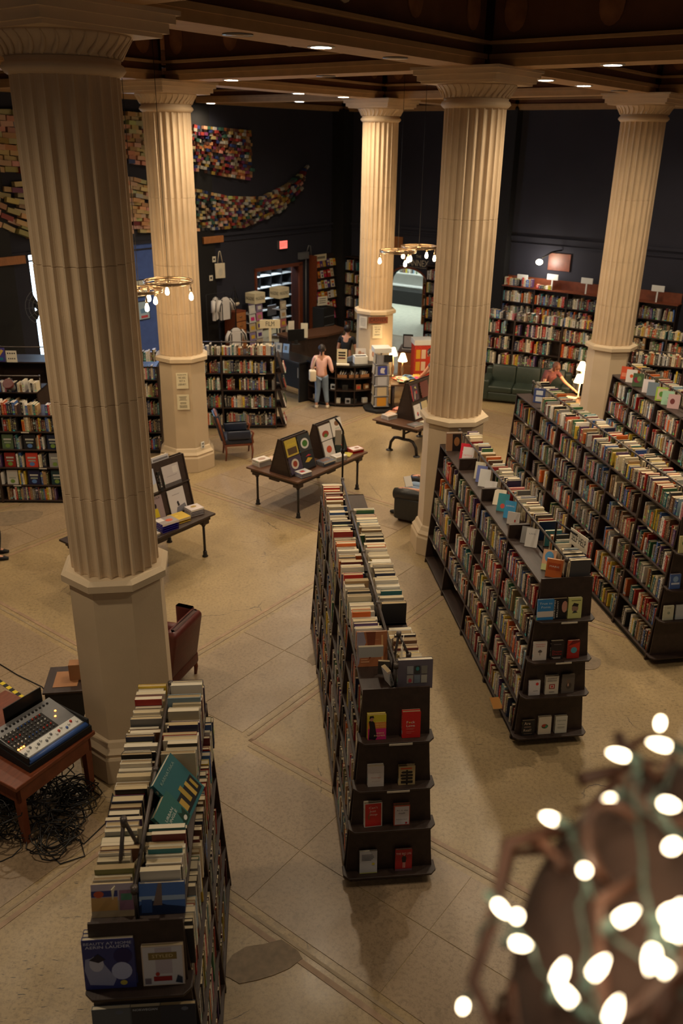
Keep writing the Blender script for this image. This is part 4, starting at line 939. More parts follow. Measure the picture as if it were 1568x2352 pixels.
# the case behind it with clamp lamps and a pipe rail
tL2, ML2, y0b, blb, hwb = bookcase('bookcase', 'second dark bookcase behind the far left one with tilted books and pipe rail', -5.9, 16.15, R(181), 3.6, 3, levels=[.1, .55, 1.0, 1.35], topz=1.78, w0=.40, w1=.34, end=False, rail=True, group='bookcases seen broadside')
fill_case(ML2, y0b, blb, 3, hwb, levels=[.1, .55, 1.0, 1.35], topz=1.78, sides=(-1,), top=(-1,), dark=.2, hr=(.2, .3), skip={(-1, 0, 0), (-1, 0, 1), (-1, 0, 2), (-1, 1, 0), (-1, 1, 1), (-1, 1, 2)})
for k in range(3):
    x_ = ML2 @ Vector((-hwb(1.8)-.05, .45+k*.52, 1.88))
    t = thing('clamp_lamp', 'dark clamp lamp can hanging before the second far left bookcase, '+['nearest the column', 'second from the column', 'third from the column'][k], 'lamp', tuple(x_), R(k*40), 'clamp lamps at far left')
    b = MB(); b.T = Matrix.Rotation(R(55), 4, 'X'); b.lathe([(.045, -.02), (.06, .0), (.075, .10), (.085, .16), (.08, .16)], 16); b.build('lamp_can', 'grey', t)
    b = MB(); b.T = Matrix.Rotation(R(55), 4, 'X'); b.lathe([(.088, .16), (.095, .17), (.10, .25), (.09, .25)], 16); b.build('lamp_hood', ['leather_r', 'velvet', 'black'][k], t)
    b = MB(); b.box(-.012, .012, -.02, .02, 0, .18); b.build('clamp', 'pipe', t)
# top shelf extra books, tilted, at the very back
tL3, ML3, y0c, blc, hwc = bookcase('bookcase', 'third dark bookcase row at left with splayed bright books on top', -6.1, 17.6, R(181), 3.4, 3, levels=[.5, 1.2], topz=2.02, w0=.36, w1=.34, end=False, rail=True, group='bookcases seen broadside')
fill_case(ML3, y0c, blc, 3, hwc, levels=[1.2], topz=2.02, sides=(), top=(-1,), dark=.4, hr=(.2, .3))
face_book(ML3, -.38, 1.25, 2.03, .02, .34, .28, rgb(70, 60, 130), 'large purple picture book with yellow beams on the back case at far left', [('p',[(.1,0),(.3,1),(.42,1),(.3,0)],(206,160,90)), ('p',[(.35,0),(.8,.9),(.95,.8),(.45,0)],(206,170,80)), ('o',.15,.1,.12,.1,(60,130,110)), ('r',.5,.1,.9,.3,(40,120,140))], fdir=(-1,0,0), lean=.15)
t = thing('paper_sign', 'white handwritten paper sign on the back case at far left', 'sign', tuple(ML3 @ Vector((-.42, .86, 2.03))), R(1))
b = MB(); b.box(-.0, .22, -.002, .002, .0, .24); b.build('sheet', 'paper', t)
b = MB()
for q in range(4): b.box(.03+q*.045, .055+q*.045, -.003, -.0022, .17, .20); b.box(.04+q*.04, .06+q*.04, -.003, -.0022, .06, .09)
b.build('handwriting', 'ink', t)
# piece of case seen between the big column and the second column
tL4, ML4, y0d, bld, hwd = bookcase('bookcase', 'narrow dark bookcase seen between the two left columns', -3.92, 17.72, R(183), 1.9, 2, levels=LV, topz=1.93, w0=.36, w1=.33, end=False, rail=False, group='bookcases seen broadside')
fill_case(ML4, y0d, bld, 2, hwd, sides=(-1,), top=(-1,), dark=.45)
# case behind the navy chair
LVB = [.09, .52, .94, 1.34]
tB, MBk, y0e, ble, hwe = bookcase('bookcase', 'dark five shelf bookcase behind the navy chair with pipe rail on top', -1.60, 19.62, R(183), 2.5, 2, levels=LVB, topz=1.76, w0=.38, w1=.34, end=False, rail=True, group='bookcases seen broadside')
fill_case(MBk, y0e, ble, 2, hwe, levels=LVB, topz=1.76, sides=(-1,), top=(-1,), dark=.3, hr=(.2, .30))
# its end display, turned to the right
Me = frame(-1.60, 19.62, R(3))
t = thing('display_end', 'stepped dark end display on the right side of the bookcase behind the navy chair', 'display stand', (-1.60, 19.62, 0), R(3))
for k, z in enumerate((.09, .52, .94, 1.34)):
    b = MB(); b.box(.0, .24, -.34+.02*k, .34-.02*k, z-.02, z); b.build('display_shelf', 'wood', t)
    b = MB(); b.hexa([(.14,-.33,z),(.16,-.33,z),(.16,.33,z),(.14,.33,z)], [(.03,-.33,z+.38),(.05,-.33,z+.38),(.05,.33,z+.38),(.03,.33,z+.38)]); b.build('display_board', 'wood', t)
for k, z in enumerate((.09, .52, .94, 1.34)):
    for q, c in enumerate((((226,216,208), 'white'), ((178,50,44), 'red'), ((90,110,80), 'green'))):
        if (k+q) % 3 == 2: continue
        face_book(Me, .235, -.28+q*.2, z+.002, .02, .15, .22, rgb(*c[0]), c[1]+' cover on the end display behind the navy chair, '+['lowest', 'second', 'third', 'top'][k]+' shelf, '+ordn(q+1)+' from front', [('r',.2,.6,.8,.7,(60,60,60))], fdir=(1,0,0), lean=.25, group='covers on the end display behind the navy chair')
# free standing double case before the right wall and the sofa
LVS = [.13, .57, 1.01, 1.44]
d_ = math.atan2(22.9-24.1, 6.6-4.5)
tS, MS, y0f, blf, hwf = bookcase('bookcase', 'long dark bookcase behind the green sofa and the right column', 3.75, 24.55, R(-33), 6.8, 5, levels=LVS, topz=1.84, w0=.34, w1=.32, end=False, rail=False, group='bookcases at the back right')
fill_case(MS, y0f, blf, 5, hwf, levels=LVS, topz=1.84, sides=(1,), top=(1,), dark=.3, hr=(.24, .36), tr=(.03, .06))
# fixed shelving along the walls
def wall_case(Mx, x0, x1, bays, levels, top, label, group='shelving along the walls', header=True, depth=.36, dark=.3, fill=True, hr=(.24, .34)):
    o = Mx @ Vector((x0, 0, 0)); rz = math.atan2(Mx[1][0], Mx[0][0]); t = thing('wall_bookcase', label, 'bookcase', tuple(o), rz, group)
    L = x1-x0; b = MB(); b.box(0, L, -.03, -.015, 0, top); b.build('back_board', 'wood', t)
    for k in range(bays+1):
        xx = L*k/bays; b = MB(); b.box(max(0, xx-.02), min(L, xx+.02), -depth, -.03, 0, top); b.build('upright', 'wood', t)
    for z in levels:
        b = MB(); b.box(0.0, L, -depth+.005, -.03, z-.025, z); b.build('shelf', 'wood', t)
    b = MB(); b.box(-.02, L+.02, -depth-.02, -.015, top, top+.03); b.build('top_board', 'wood_r' if header else 'wood', t)
    if header: b = MB(); b.box(0, L, -.06, -.03, top+.03, top+.30); b.build('header', 'wood_r', t)
    if fill:
        Mf = Mx @ Matrix.Translation((x0, -depth, 0)) @ Matrix.Rotation(-math.pi/2, 4, 'Z')   # local y along the wall, +x out to the room
        Mf = Mx @ frame(x0, -depth+.02, -math.pi/2)
        for li, z in enumerate(levels):
            nxt = levels[li+1] if li+1 < len(levels) else top
            for k in range(bays):
                book_row(Mf, L*k/bays+.03, L*(k+1)/bays-.03, z+.001, 0, 1, hr=hr, hmax=nxt-z-.05, dark=dark, tr=(.03, .06))
    return t
LVW = [.08, .52, .96, 1.40, 1.82]
w1_ = wall_case(WRm, 6.68, 12.05, 5, LVW, 2.26, 'tall wall bookcase along the dark right hand wall')
w2_ = wall_case(WRm, .25, 1.55, 2, [.08, .50, .92, 1.34, 1.76, 2.18], 2.6, 'narrow wall bookcase left of the farthest column', header=False, dark=.2)
w3_ = wall_case(WRm, 3.86, 5.3, 2, [.08, .50, .92, 1.34, 1.76, 2.18], 2.6, 'narrow wall bookcase right of the arched opening', header=False, dark=.2)
Mt = WRm @ frame(6.68, -.34, -math.pi/2)
book_row(Mt, .03, 1.0, 2.30, 0, 1, hr=(.15, .28), tr=(.03, .06)); book_row(Mt, 1.1, 1.6, 2.30, 0, 1, hr=(.08, .12), tr=(.06, .1))
for k, xx in enumerate((7.29, 8.27, 9.35, 11.43)):
    o = WRm @ Vector((xx, -.30, 2.48)); t = thing('category_sign', 'small white category sign on the tall wall bookcase, '+['leftmost', 'second from left', 'just left of the column', 'right of the column'][k], 'sign', tuple(o), AU-math.pi/2, 'category signs on the wall bookcase')
    b = MB(); b.box(-.18, .18, -.012, .012, .0+.10*(k > 0), .17+.10*(k > 0)); b.build('sign_board', 'white', t, .01)
    b = MB(); b.box(-.02, .02, -.01, .01, -.19, .0+.10*(k > 0)); b.build('post', 'white', t)
# slanted face-out display on the left wall
t = thing('display_bookcase', 'tall slanted display of bright cover-out books by the back corner', 'bookcase', tuple(WLm @ Vector((18.38, 0, 0))), AU)
Mx = WLm @ Matrix.Translation((18.38, -.02, 0))
b = MB(); b.box(0, .03, -.36, -.03, 0, 2.75); b.build('side_panel', 'wood_r', t)
b = MB(); b.box(1.32, 1.35, -.36, -.03, 0, 2.75); b.build('side_panel', 'wood', t)
b = MB(); b.hexa([(0.03,-.30,.1),(1.32,-.30,.1),(1.32,-.03,.1),(.04,-.03,.1)], [(.03,-.08,2.72),(1.32,-.08,2.72),(1.32,-.03,2.72),(.04,-.03,2.72)]); b.build('slanted_board', 'wood', t)
for li in range(7):
    z = .16+li*.36; yv = -.30+.22*(z-.1)/2.62
    b = MB(); b.box(.03, 1.32, yv-.10, yv, z-.02, z); b.build('ledge', 'wood', t)
Fm = Mx @ frame(0, 0, 0)
rb = random.Random(5)
brt = [('red', (196,44,44)), ('magenta', (214,50,130)), ('orange', (226,120,40)), ('black', (30,28,30)), ('cream', (226,214,186)), ('white', (226,222,214)), ('tan', (196,160,110)), ('yellow', (220,180,60)), ('brown', (120,70,50)), ('purple', (90,60,130))]
for li in range(7):
    z = .16+li*.36; yv = -.30+.22*(z-.1)/2.62; x = .08; q = 0
    while x < 1.16:
        wd_ = rb.uniform(.13, .18); nm, c = brt[rb.randrange(len(brt))]; q += 1
        hh = .22+rb.uniform(0, .05)
        Mq = faced(Fm @ Vector((x, yv-.06, z+.003)), Fm.to_3x3() @ Vector((0,-1,0)), .2, rb.uniform(-.15, .15))
        stuff_n[0] += 1
        T0 = STUFF.T; STUFF.T = Mq
        STUFF.box(-.025, 0, 0, wd_, 0, hh, 0, rgb(*c)); c2 = brt[rb.randrange(len(brt))][1]; c3 = brt[rb.randrange(len(brt))][1]
        STUFF.add([(.001, wd_*.15, hh*.55), (.001, wd_*.85, hh*.55), (.001, wd_*.85, hh*.8), (.001, wd_*.15, hh*.8)], [(0,1,2,3)], 0, rgb(*c2)); STUFF.add([(.001, wd_*.25, hh*.12), (.001, wd_*.75, hh*.12), (.001, wd_*.7, hh*.42), (.001, wd_*.3, hh*.42)], [(0,1,2,3)], 0, rgb(*c3))
        STUFF.T = T0
        x += wd_+rb.uniform(.005, .04)
o = Fm @ Vector((.45, -.14, 2.62)); s_ = thing('category_sign', 'cream lettered sign on top of the slanted cover display by the corner', 'sign', tuple(o), AU)
b = MB(); b.box(-.32, .32, -.02, .0, -.09, .13); b.build('sign_board', 'paper_c', s_); b = MB()
for q in range(7): b.box(-.24+q*.07, -.195+q*.07, -.022, -.0205, -.02, .06)
b.build('letters', 'ink', s_)

# ------------------------------------------------------------------ room behind the framed opening, annex behind the arch
b = MB(); b.T = WLm
for (x0, x1) in ((15.67, 15.75), (17.85, 18.02)): b.box(x0, x1, -.05, TL+.02, 0, 2.53)
b.box(15.67, 18.02, -.05, TL+.02, 2.45, 2.56); b.build('door_frame', 'wood_r', wall_l)
t = thing('stock_shelving', 'open white edged stock shelving seen through the framed opening', 'shelving', tuple(WLm @ Vector((17.2, 1.7, 0))), AU)
for k in range(6): b = MB(); b.box(0, 2.9, -.0, .4, .30+k*.40, .335+k*.40); b.build('shelf', 'white', t)
for k in range(6): b = MB(); b.box(k*.575, k*.575+.025, .0, .4, 0, 2.4); b.build('upright', 'black', t)
b = MB(); b.box(0, 2.9, .4, .42, 0, 2.4); b.build('back_board', 'black', t)
b = MB(); b.T = WLm; b.box(14.6, 20.3, 3.0, 3.1, 0, 3.2); b.box(14.5, 14.6, .3, 3.1, 0, 3.2); b.box(20.3, 20.4, .3, 3.1, 0, 3.2); b.box(14.5, 20.4, .3, 3.1, 3.2, 3.3); o = b.build('wall_stock_room', 'wall', kind='structure')
pl = WLm @ Vector((17.8, 1.1, 3.1)); area(pl.x, pl.y, pl.z, 90, 1.5, .6, (0, 0, AU), (.75, .88, 1), 'stock_room_lamp')
t = thing('office_chair', 'grey office chair standing inside the framed opening', 'chair', tuple(WLm @ Vector((17.5, .7, 0))), AU)
b = MB(); b.lathe([(.26, .5), (.27, .53), (.25, .56)], 18); b.build('seat', 'grey', t)
b = MB(); b.T = Matrix.Translation((0, .22, 0)); b.box(-.22, .22, -.02, .03, .72, 1.08); b.build('backrest', 'grey', t, .02)
b = MB(); b.tube([(0, 0, .08), (0, 0, .5)], .025, 8)
for k in range(5): b.tube([(0, 0, .12), (.27*math.cos(k*1.257), .27*math.sin(k*1.257), .05)], .018, 6)
b.build('base', 'black', t); b = MB(); b.tube([(0, .12, .5), (0, .24, .6), (0, .24, .8)], .015, 6); b.build('back_bar', 'black', t)
# annex
b = MB(); b.T = WRm; b.box(-7, 7.5, 9.0, 9.1, 0, 4.2); b.box(-7.1, -7, .3, 9.1, 0, 4.2); b.box(7.5, 7.6, .3, 9.1, 0, 4.2); b.build('wall_annex', 'white', kind='structure')
b = MB(); b.T = WRm; b.box(-7, 7.5, .3, 9.1, 4.2, 4.3); b.build('ceiling_annex', 'white', kind='structure')
b = MB(); b.T = WRm; b.box(-7, 7.5, .3, 9.0, .0055, .012); b.build('floor_annex', 'annexf', kind='structure')
for kx in (-3.2, .6):
    pl = WRm @ Vector((kx, 4.4, 4.1)); area(pl.x, pl.y, pl.z, 170, 2, 4, (0, 0, AU), (.85, .97, .93), 'annex_lamp')
t = thing('annex_counter', 'white wall shelves with books over a black counter inside the arch', 'shelving', tuple(WRm @ Vector((-4.4, 5.6, 0))), AU-math.pi/2)
b = MB(); b.box(0, 5.4, 0, .7, 0, .58); b.build('counter', 'black', t)
for z in (.62, 1.15, 1.7): b = MB(); b.box(0, 5.4, .8, 1.2, z, z+.05); b.build('shelf', 'white', t)
b = MB(); b.box(0, 5.4, 1.2, 1.24, .5, 2.8); b.build('back_board', 'white', t)
Mf = WRm @ frame(-4.4, 6.42, -math.pi/2)
for z in (1.20, 1.75): book_row(Mf, .1, 5.3, z+.001, 0, 1, hr=(.2, .3), bright=.55, tr=(.04, .09))
t = thing('annex_shelf', 'shelf of coloured books inside the arch at its right side', 'bookcase', tuple(WRm @ Vector((1.9, 2.6, 0))), AU-math.pi/2)
for z in (.3, .7, 1.1, 1.5, 1.9): b = MB(); b.box(0, 1.2, 0, .3, z, z+.03); b.build('shelf', 'wood_o', t)
b = MB(); b.box(0, 1.2, .3, .33, 0, 2.2); b.build('back_board', 'wood_o', t); b = MB(); b.box(0, .03, 0, .3, 0, 2.2); b.build('side_panel', 'wood_o', t)
Mf = WRm @ frame(1.9, 2.62, -math.pi/2)
for z in (.33, .73, 1.13, 1.53, 1.93): book_row(Mf, .05, 1.15, z+.001, 0, 1, hr=(.2, .3), tr=(.03, .06))
t = thing('wall_lettering', 'cream painted lettering ANNEX above the arched opening', 'sign', tuple(WRm @ Vector((3.2, -.01, 2.62))), AU-math.pi/2)
b = MB(); b.box(-.62, .62, -.006, -.001, -.16, -.155); b.build('underline', 'canvas', t)
lettering('ANNEX', t, face_m((.12, -.008, -.02), (1,0,0), (0,0,1)), .22, .8, rgb(190, 180, 160)); lettering('THE', t, face_m((.12, -.008, .2), (1,0,0), (0,0,1)), .09, .2, rgb(190, 180, 160))
t = thing('floor_sign', 'small framed sign on a black post just inside the arch', 'sign', tuple(WRm @ Vector((3.35, .75, 0))), AU-math.pi/2)
b = MB(); b.lathe([(.14, 0), (.14, .02), (.02, .04), (.018, 1.1)], 14); b.build('post', 'black', t)
b = MB(); b.box(-.14, .14, -.02, .02, 1.1, 1.45); b.build('sign_frame', 'black', t); b = MB(); b.box(-.10, .10, -.024, -.021, 1.14, 1.41); b.build('card', 'paper_c', t)
# exit sign, wall lamp, wooden cut-outs
t = thing('exit_sign', 'glowing red EXIT sign on the dark wall left of centre', 'exit sign', tuple(WLm @ Vector((16.98, -.02, 3.2))), AU)
b = MB(); b.box(-.20, .20, -.08, .02, -.13, .13); b.build('housing', 'grey', t); b = MB(); b.box(-.18, .19, -.085, -.081, -.12, .12); b.build('face', 'exit', t)
lettering('EXIT', t, face_m((0, -.088, 0), (1,0,0), (0,0,1)), .14, .28, rgb(255, 190, 180))
t = thing('wall_board', 'square of reddish plywood on the right wall above the shelves', 'wooden board', tuple(WRm @ Vector((8.3, -.02, 2.83))), AU-math.pi/2)
b = MB(); b.box(-.34, .36, -.03, 0, 0, .50); b.build('board', 'wood_r', t, .005)
t = thing('wall_spot', 'white glowing wall spot lamp left of the plywood square', 'lamp', tuple(WRm @ Vector((8.0, -.03, 3.38))), AU-math.pi/2)
b = MB(); b.tube([(.35, 0, .05), (.2, -.3, .02), (.0, -.55, -.15)], .02, 6); b.build('arm', 'black', t)
b = MB(); b.ellipsoid((-.05, -.62, -.27), (.10, .10, .08)); b.build('bulb', 'bulb', t)
pl = WRm @ Vector((7.95, -.62, 3.0)); point(pl.x, pl.y, pl.z, 30, (1, .93, .85), .1, 'wall_spot_lamp')
t = thing('wall_board', 'small orange wood board on the wall just right of the farthest column', 'wooden board', tuple(WRm @ Vector((2.45, -.02, 2.98))), AU-math.pi/2)
b = MB(); b.box(-.12, .22, -.03, 0, 0, .42); b.build('board', 'wood_o', t, .005)
t = thing('conduit_box', 'grey electrical box with conduit right of the framed opening', 'electrical box', tuple(WLm @ Vector((18.25, -.02, 2.66))), AU)
b = MB(); b.box(-.45, .0, -.12, 0, 0, .22); b.build('box', 'grey', t); b = MB(); b.tube([(-.1, -.06, 0), (-.1, -.06, -2.2)], .025, 6); b.tube([(-.05, -.06, .2), (.0, -.1, .42), (.1, -.1, .4), (.16, -.08, .1)], .018, 6); b.build('conduit', 'grey', t)

# posters in the blue stretch
for k, (z0, z1, c, lb) in enumerate(((2.25, 2.72, (206,210,200), 'upper pale framed poster on the blue wall between the left columns'), (1.62, 2.14, (170,196,216), 'lower blue and white framed poster between the left columns'))):
    t = thing('poster', lb, 'poster', tuple(WLm @ Vector((10.83, -.03, z0))), AU)
    b = MB(); b.box(0, .42, -.03, -.005, 0, z1-z0); b.build('picture_frame', 'black', t)
    b = MB(); b.add([(.02,-.0305,.02),(.40,-.0305,.02),(.40,-.0305,z1-z0-.02),(.02,-.0305,z1-z0-.02)], [(0,1,2,3)], 0, rgb(*c)); b.add([(.1,-.031,.18),(.3,-.031,.18),(.34,-.031,.34),(.08,-.031,.3)], [(0,1,2,3)], 0, rgb(110, 150, 190) if k else rgb(120, 140, 90)); b.add([(.1,-.031,.05),(.34,-.031,.05),(.34,-.031,.12),(.1,-.031,.12)], [(0,1,2,3)], 0, rgb(200, 80, 90) if k else rgb(150,150,140)); b.build('print', 'print', t)
# big dark pedestal fan before the window
t = thing('pedestal_fan', 'dark round pedestal fan in front of the bright window at far left', 'fan', tuple(WLm @ Vector((7.2, -.9, 0))), AU)
b = MB(); b.lathe([(.25, 0), (.25, .03), (.03, .06), (.025, 2.3)], 16); b.build('stand', 'black', t)
b = MB()
for k in range(5): b.tube([(.42*math.cos(a)*(k+1)/5, -.12+.02*k, 2.6+.42*math.sin(a)*(k+1)/5) for a in [2*math.pi*q/20 for q in range(20)]], .006, 5, closed=True)
for k in range(12): a = math.pi*k/6; b.tube([(.05*math.cos(a), -.14, 2.6+.05*math.sin(a)), (.42*math.cos(a), -.05, 2.6+.42*math.sin(a))], .004, 4)
b.build('cage', 'grey', t)
for k in range(4):
    a = math.pi*k/2+.4; b = MB(); b.hexa([(.04*math.cos(a+.3), -.05, 2.6+.04*math.sin(a+.3)), (.36*math.cos(a+.1), -.03, 2.6+.36*math.sin(a+.1)), (.34*math.cos(a+.7), -.07, 2.6+.34*math.sin(a+.7)), (.05*math.cos(a+1), -.06, 2.6+.05*math.sin(a+1))], [(.04*math.cos(a+.3), -.045, 2.6+.04*math.sin(a+.3)), (.36*math.cos(a+.1), -.025, 2.6+.36*math.sin(a+.1)), (.34*math.cos(a+.7), -.065, 2.6+.34*math.sin(a+.7)), (.05*math.cos(a+1), -.055, 2.6+.05*math.sin(a+1))]); b.build('blade', 'black', t)
b = MB(); b.T = Matrix.Translation((0, 0, 2.6)) @ Matrix.Rotation(R(90), 4, 'X'); b.lathe([(.08, -.12), (.10, -.05), (.08, .08)], 14); b.build('motor', 'black', t)

# ------------------------------------------------------------------ merchandise by the left wall
def wl(x, y, z): return tuple(WLm @ Vector((x, y, z)))
t = thing('tote_bag', 'cream canvas tote bag hanging on the dark wall right of the notice column', 'bag', wl(13.98, -.16, 2.45), AU)
b = MB(); b.hexa([(-.20,-.03,.02),(.20,-.03,0),(.20,.0,0),(-.20,.0,.02)], [(-.22,-.03,.46),(.20,-.03,.44),(.20,0,.44),(-.22,0,.46)]); b.build('bag_body', 'canvas', t, .01)
b = MB(); b.tube([(-.10,-.02,.45),(-.03,-.02,.78),(.0,-.02,.80),(.03,-.02,.78),(.11,-.02,.43)], .012, 5); b.build('handle', 'canvas', t)
b = MB(); b.T = Matrix.Translation((0,-.032,.2)); b.ellipsoid((0,0,0), (.09,.002,.12)); b.build('print', 'label', t)
for k, (x, z) in enumerate(((13.78, 2.95), (13.62, 2.42))):
    t = thing('price_card', 'small white price card on the dark wall, '+['above the tote bag handle', 'left of the tote bag'][k], 'card', wl(x, -.14, z), AU, 'price cards by the tote bag'); b = MB(); b.box(-.07, .07, -.006, 0, 0, .16); b.build('card', 'paper', t)
    b = MB(); b.box(-.035, .035, -.008, -.0065, .05, .11); b.build('print', 'ink', t)
def tee(x, y, z, lb, rz=0):
    t = thing('hanging_shirt', lb, 'shirt', wl(x, y, z), AU+rz, 'striped sports shirts on hangers')
    b = MB(); b.hexa([(-.20,-.05,0),(.20,-.05,0),(.20,.05,0),(-.20,.05,0)], [(-.22,-.05,.55),(.22,-.05,.55),(.22,.05,.55),(-.22,.05,.55)]); b.hexa([(-.22,-.05,.55),(.22,-.05,.55),(.22,.05,.55),(-.22,.05,.55)], [(-.08,-.03,.66),(.08,-.03,.66),(.08,.03,.66),(-.08,.03,.66)]); b.build('shirt_body', 'tshirt', t, .015)
    for s in (-1, 1):
        b = MB(); b.tube([(s*.19, 0, .56), (s*.30, -.02, .42), (s*.33, -.02, .26)], [.075, .07, .065], 8); b.build('sleeve', 'tshirt', t)
        b = MB(); b.tube([(s*.16, -.045, .60), (s*.28, -.085, .44), (s*.31, -.085, .28)], [.022, .022, .02], 5); b.build('stripe', 'black', t)
        b = MB(); b.box(s*.17-.018, s*.17+.018, -.056, -.051, 0.0, .5); b.build('stripe', 'black', t)
    b = MB(); b.tube([(-.18, 0, .60), (0, 0, .72), (.18, 0, .60)], .008, 4); b.tube([(0, 0, .72), (0, 0, .80), (.03, 0, .84)], .006, 4); b.build('hanger', 'black', t)
tee(13.55, -.75, 1.35, 'white shirt with black side stripes hanging upper front by the notice column'); tee(13.15, -.75, 1.40, 'white and black striped shirt partly behind the notice column', R(30)); tee(13.7, -1.0, .45, 'white striped shirt hanging low over the bookcase top', R(-15))
t = thing('clothes_rail', 'black clothes rail carrying the striped shirts', 'clothes rail', wl(13.5, -.75, 0), AU)
b = MB(); b.tube([(-.7, 0, 0), (-.7, 0, 2.17), (.5, 0, 2.17), (.5, 0, 0)], .018, 8); b.tube([(-.7, -.3, .02), (-.7, .3, .02)], .018, 6); b.tube([(.5, -.3, .02), (.5, .3, .02)], .018, 6); b.build('frame', 'black', t)
t = thing('drawer_chest', 'tall orange brown wooden chest of drawers beside the striped shirts', 'chest of drawers', wl(14.25, -.5, 0), AU)
b = MB(); b.box(-.25, .25, -.2, .25, 0, 1.5); b.build('body', 'wood_r', t, .01)
for k in range(5):
    b = MB(); b.box(-.22, .22, -.215, -.2, .08+k*.28, .33+k*.28); d = b.build('drawer', 'wood_o', t, .005); b = MB(); b.box(-.05, .05, -.235, -.216, .2+k*.28, .22+k*.28); b.build('handle', 'brass', d)
t = thing('hanging_bag', 'small black and cream shoulder bag above the chest of drawers', 'bag', wl(14.3, -.42, 1.62), AU)
b = MB(); b.ellipsoid((0, 0, .12), (.20, .07, .13)); b.build('bag_body', 'black', t); b = MB(); b.ellipsoid((0, -.02, .06), (.19, .07, .07)); b.build('trim', 'canvas', t); b = MB(); b.tube([(-.15, 0, .2), (0, 0, .6), (.15, 0, .2)], .01, 5); b.build('strap', 'black', t)
def mag_rack(x, y, lb, sign, h=1.55, sg=True):
    t = thing('magazine_spinner', lb, 'magazine rack', wl(x, y, 0), AU, 'magazine racks at the left wall')
    b = MB(); b.lathe([(.25, 0), (.25, .03), (.03, .05), (.02, h)], 12); b.build('stand', 'black', t)
    rr = random.Random(int(x*10))
    for k in range(5):
        z = .25+k*.28; b = MB(); b.box(-.19, .19, -.16, .16, z-.02, z); b.build('tray', 'clear', t)
        for s in (0, 1):
            Mq = Matrix.Translation((0, 0, 0)) @ Matrix.Rotation(s*math.pi/2, 4, 'Z'); b = MB(); b.T = Mq; c = rr.choice(brt)[1]; c2 = rr.choice(brt)[1]
            c = tuple(int(q*.5+100) for q in c)
            b.add([(-.14,-.172,z+.0),(.14,-.172,z+.0),(.14,-.150,z+.25),(-.14,-.150,z+.25),(-.14,-.16,z),(.14,-.16,z),(.14,-.138,z+.25),(-.14,-.138,z+.25)], [(0,1,2,3),(5,4,7,6),(3,2,6,7),(1,0,4,5),(0,3,7,4),(2,1,5,6)], 0, rgb(*c)); b.add([(-.08,-.173,z+.06),(.08,-.173,z+.06),(.08,-.163,z+.17),(-.08,-.163,z+.17)], [(0,1,2,3)], 0, rgb(*c2)); b.build('magazine', 'print', t)
    if sg:
        b = MB(); b.box(-.24, .24, -.2, .2, h, h+.32); b.build('sign_box', 'paper_c', t); lettering('MAGAZINES', t, face_m((0, -.203, h+.15), (1,0,0), (0,0,1)), .11, .4, (.03,.03,.03)); lettering('MAGAZINES', t, face_m((-.243, 0, h+.15), (0,-1,0), (0,0,1)), .11, .34, (.03,.03,.03))
mag_rack(15.15, -.5, 'magazine spinner rack with cream sign, nearer the left column', 1, 1.62); mag_rack(15.95, -.8, 'magazine spinner rack with larger cream sign box, by the framed opening', 1, 1.72); mag_rack(14.72, -.6, 'low clear magazine rack without a sign beside the chest of drawers', 0, 1.6, False)
t = thing('category_sign', 'cream FILM sign on a post at the right end of the bookcase behind the chair', 'sign', (-1.75, 19.95, 2.0), R(8))
b = MB(); b.box(-.24, .24, -.012, .012, .25, .45); b.build('sign_board', 'paper_c', t); b = MB(); b.box(-.03, .03, -.01, .01, -.22, .25); b.build('post', 'paper_c', t)
lettering('FILM', t, face_m((0, -.014, .35), (1,0,0), (0,0,1)), .12, .2, (.03,.03,.03))

# ------------------------------------------------------------------ book sculpture sweeping over the left wall
t = thing('book_sculpture', 'great curling sculpture of old books fixed high across the left wall', 'sculpture', tuple(WLm @ Vector((0, 0, 0))), AU)
scol = [('c', (206,176,130))]*6 + [('c', (186,150,104))]*3
colr = [(196,60,50),(52,70,140),(214,170,60),(226,214,190),(120,70,50),(60,110,90),(150,60,110),(230,226,216),(90,86,90),(214,120,60),(34,34,40),(140,30,36),(176,140,90)]
sb = random.Random(8); parts = []
def interp(x, pts):
    for (x0, y0), (x1, y1) in zip(pts, pts[1:]):
        if x0 <= x <= x1: return y0+(y1-y0)*(x-x0)/(x1-x0)
    return pts[0][1] if x < pts[0][0] else pts[-1][1]
def band(lo, hi, x0, x1, bw, bh):
    x = x0
    while x < x1:
        f = min(1, max(0, (x-9)/4)); w_ = bw*(1-.62*f)
        zl, zh = interp(x, lo), interp(x, hi); nr = max(1, int(round((zh-zl)/(bh*(1-.3*f)))))
        if zh-zl > .04:
            for r_ in range(nr):
                zz = zl+(zh-zl)*r_/nr; dz = (zh-zl)/nr
                if sb.random() < .04: continue
                sl = (interp(x+w_, lo)-zl)*(1-r_/nr)+(interp(x+w_, hi)-zh)*(r_/nr)
                xx = x+(r_ % 2)*w_*.45+sb.uniform(-.02, .02)
                parts.append((xx, zz, w_*sb.uniform(.93, 1.0), dz*.985, sl, f, sb.uniform(.10, .22)))
        x += w_*1.01
lowlo = [(5.5,4.9),(6.94,4.37),(7.64,4.05),(9.3,3.95),(10.84,3.97),(13.3,3.87),(15.15,3.85),(16.8,4.2),(17.86,4.8),(18.2,5.5)]
lowhi = [(5.5,5.8),(7.1,5.32),(9,5.45),(10.77,5.39),(11.5,5.22),(13.2,5.0),(14.45,4.78),(15.97,4.70),(17.0,4.97),(17.8,5.3),(18.2,5.58)]
uplo = [(5.0,6.0),(6.6,5.62),(7.78,5.5),(9.2,5.85),(10.74,5.71),(11.5,5.65),(13.3,5.46),(15.5,5.18)]
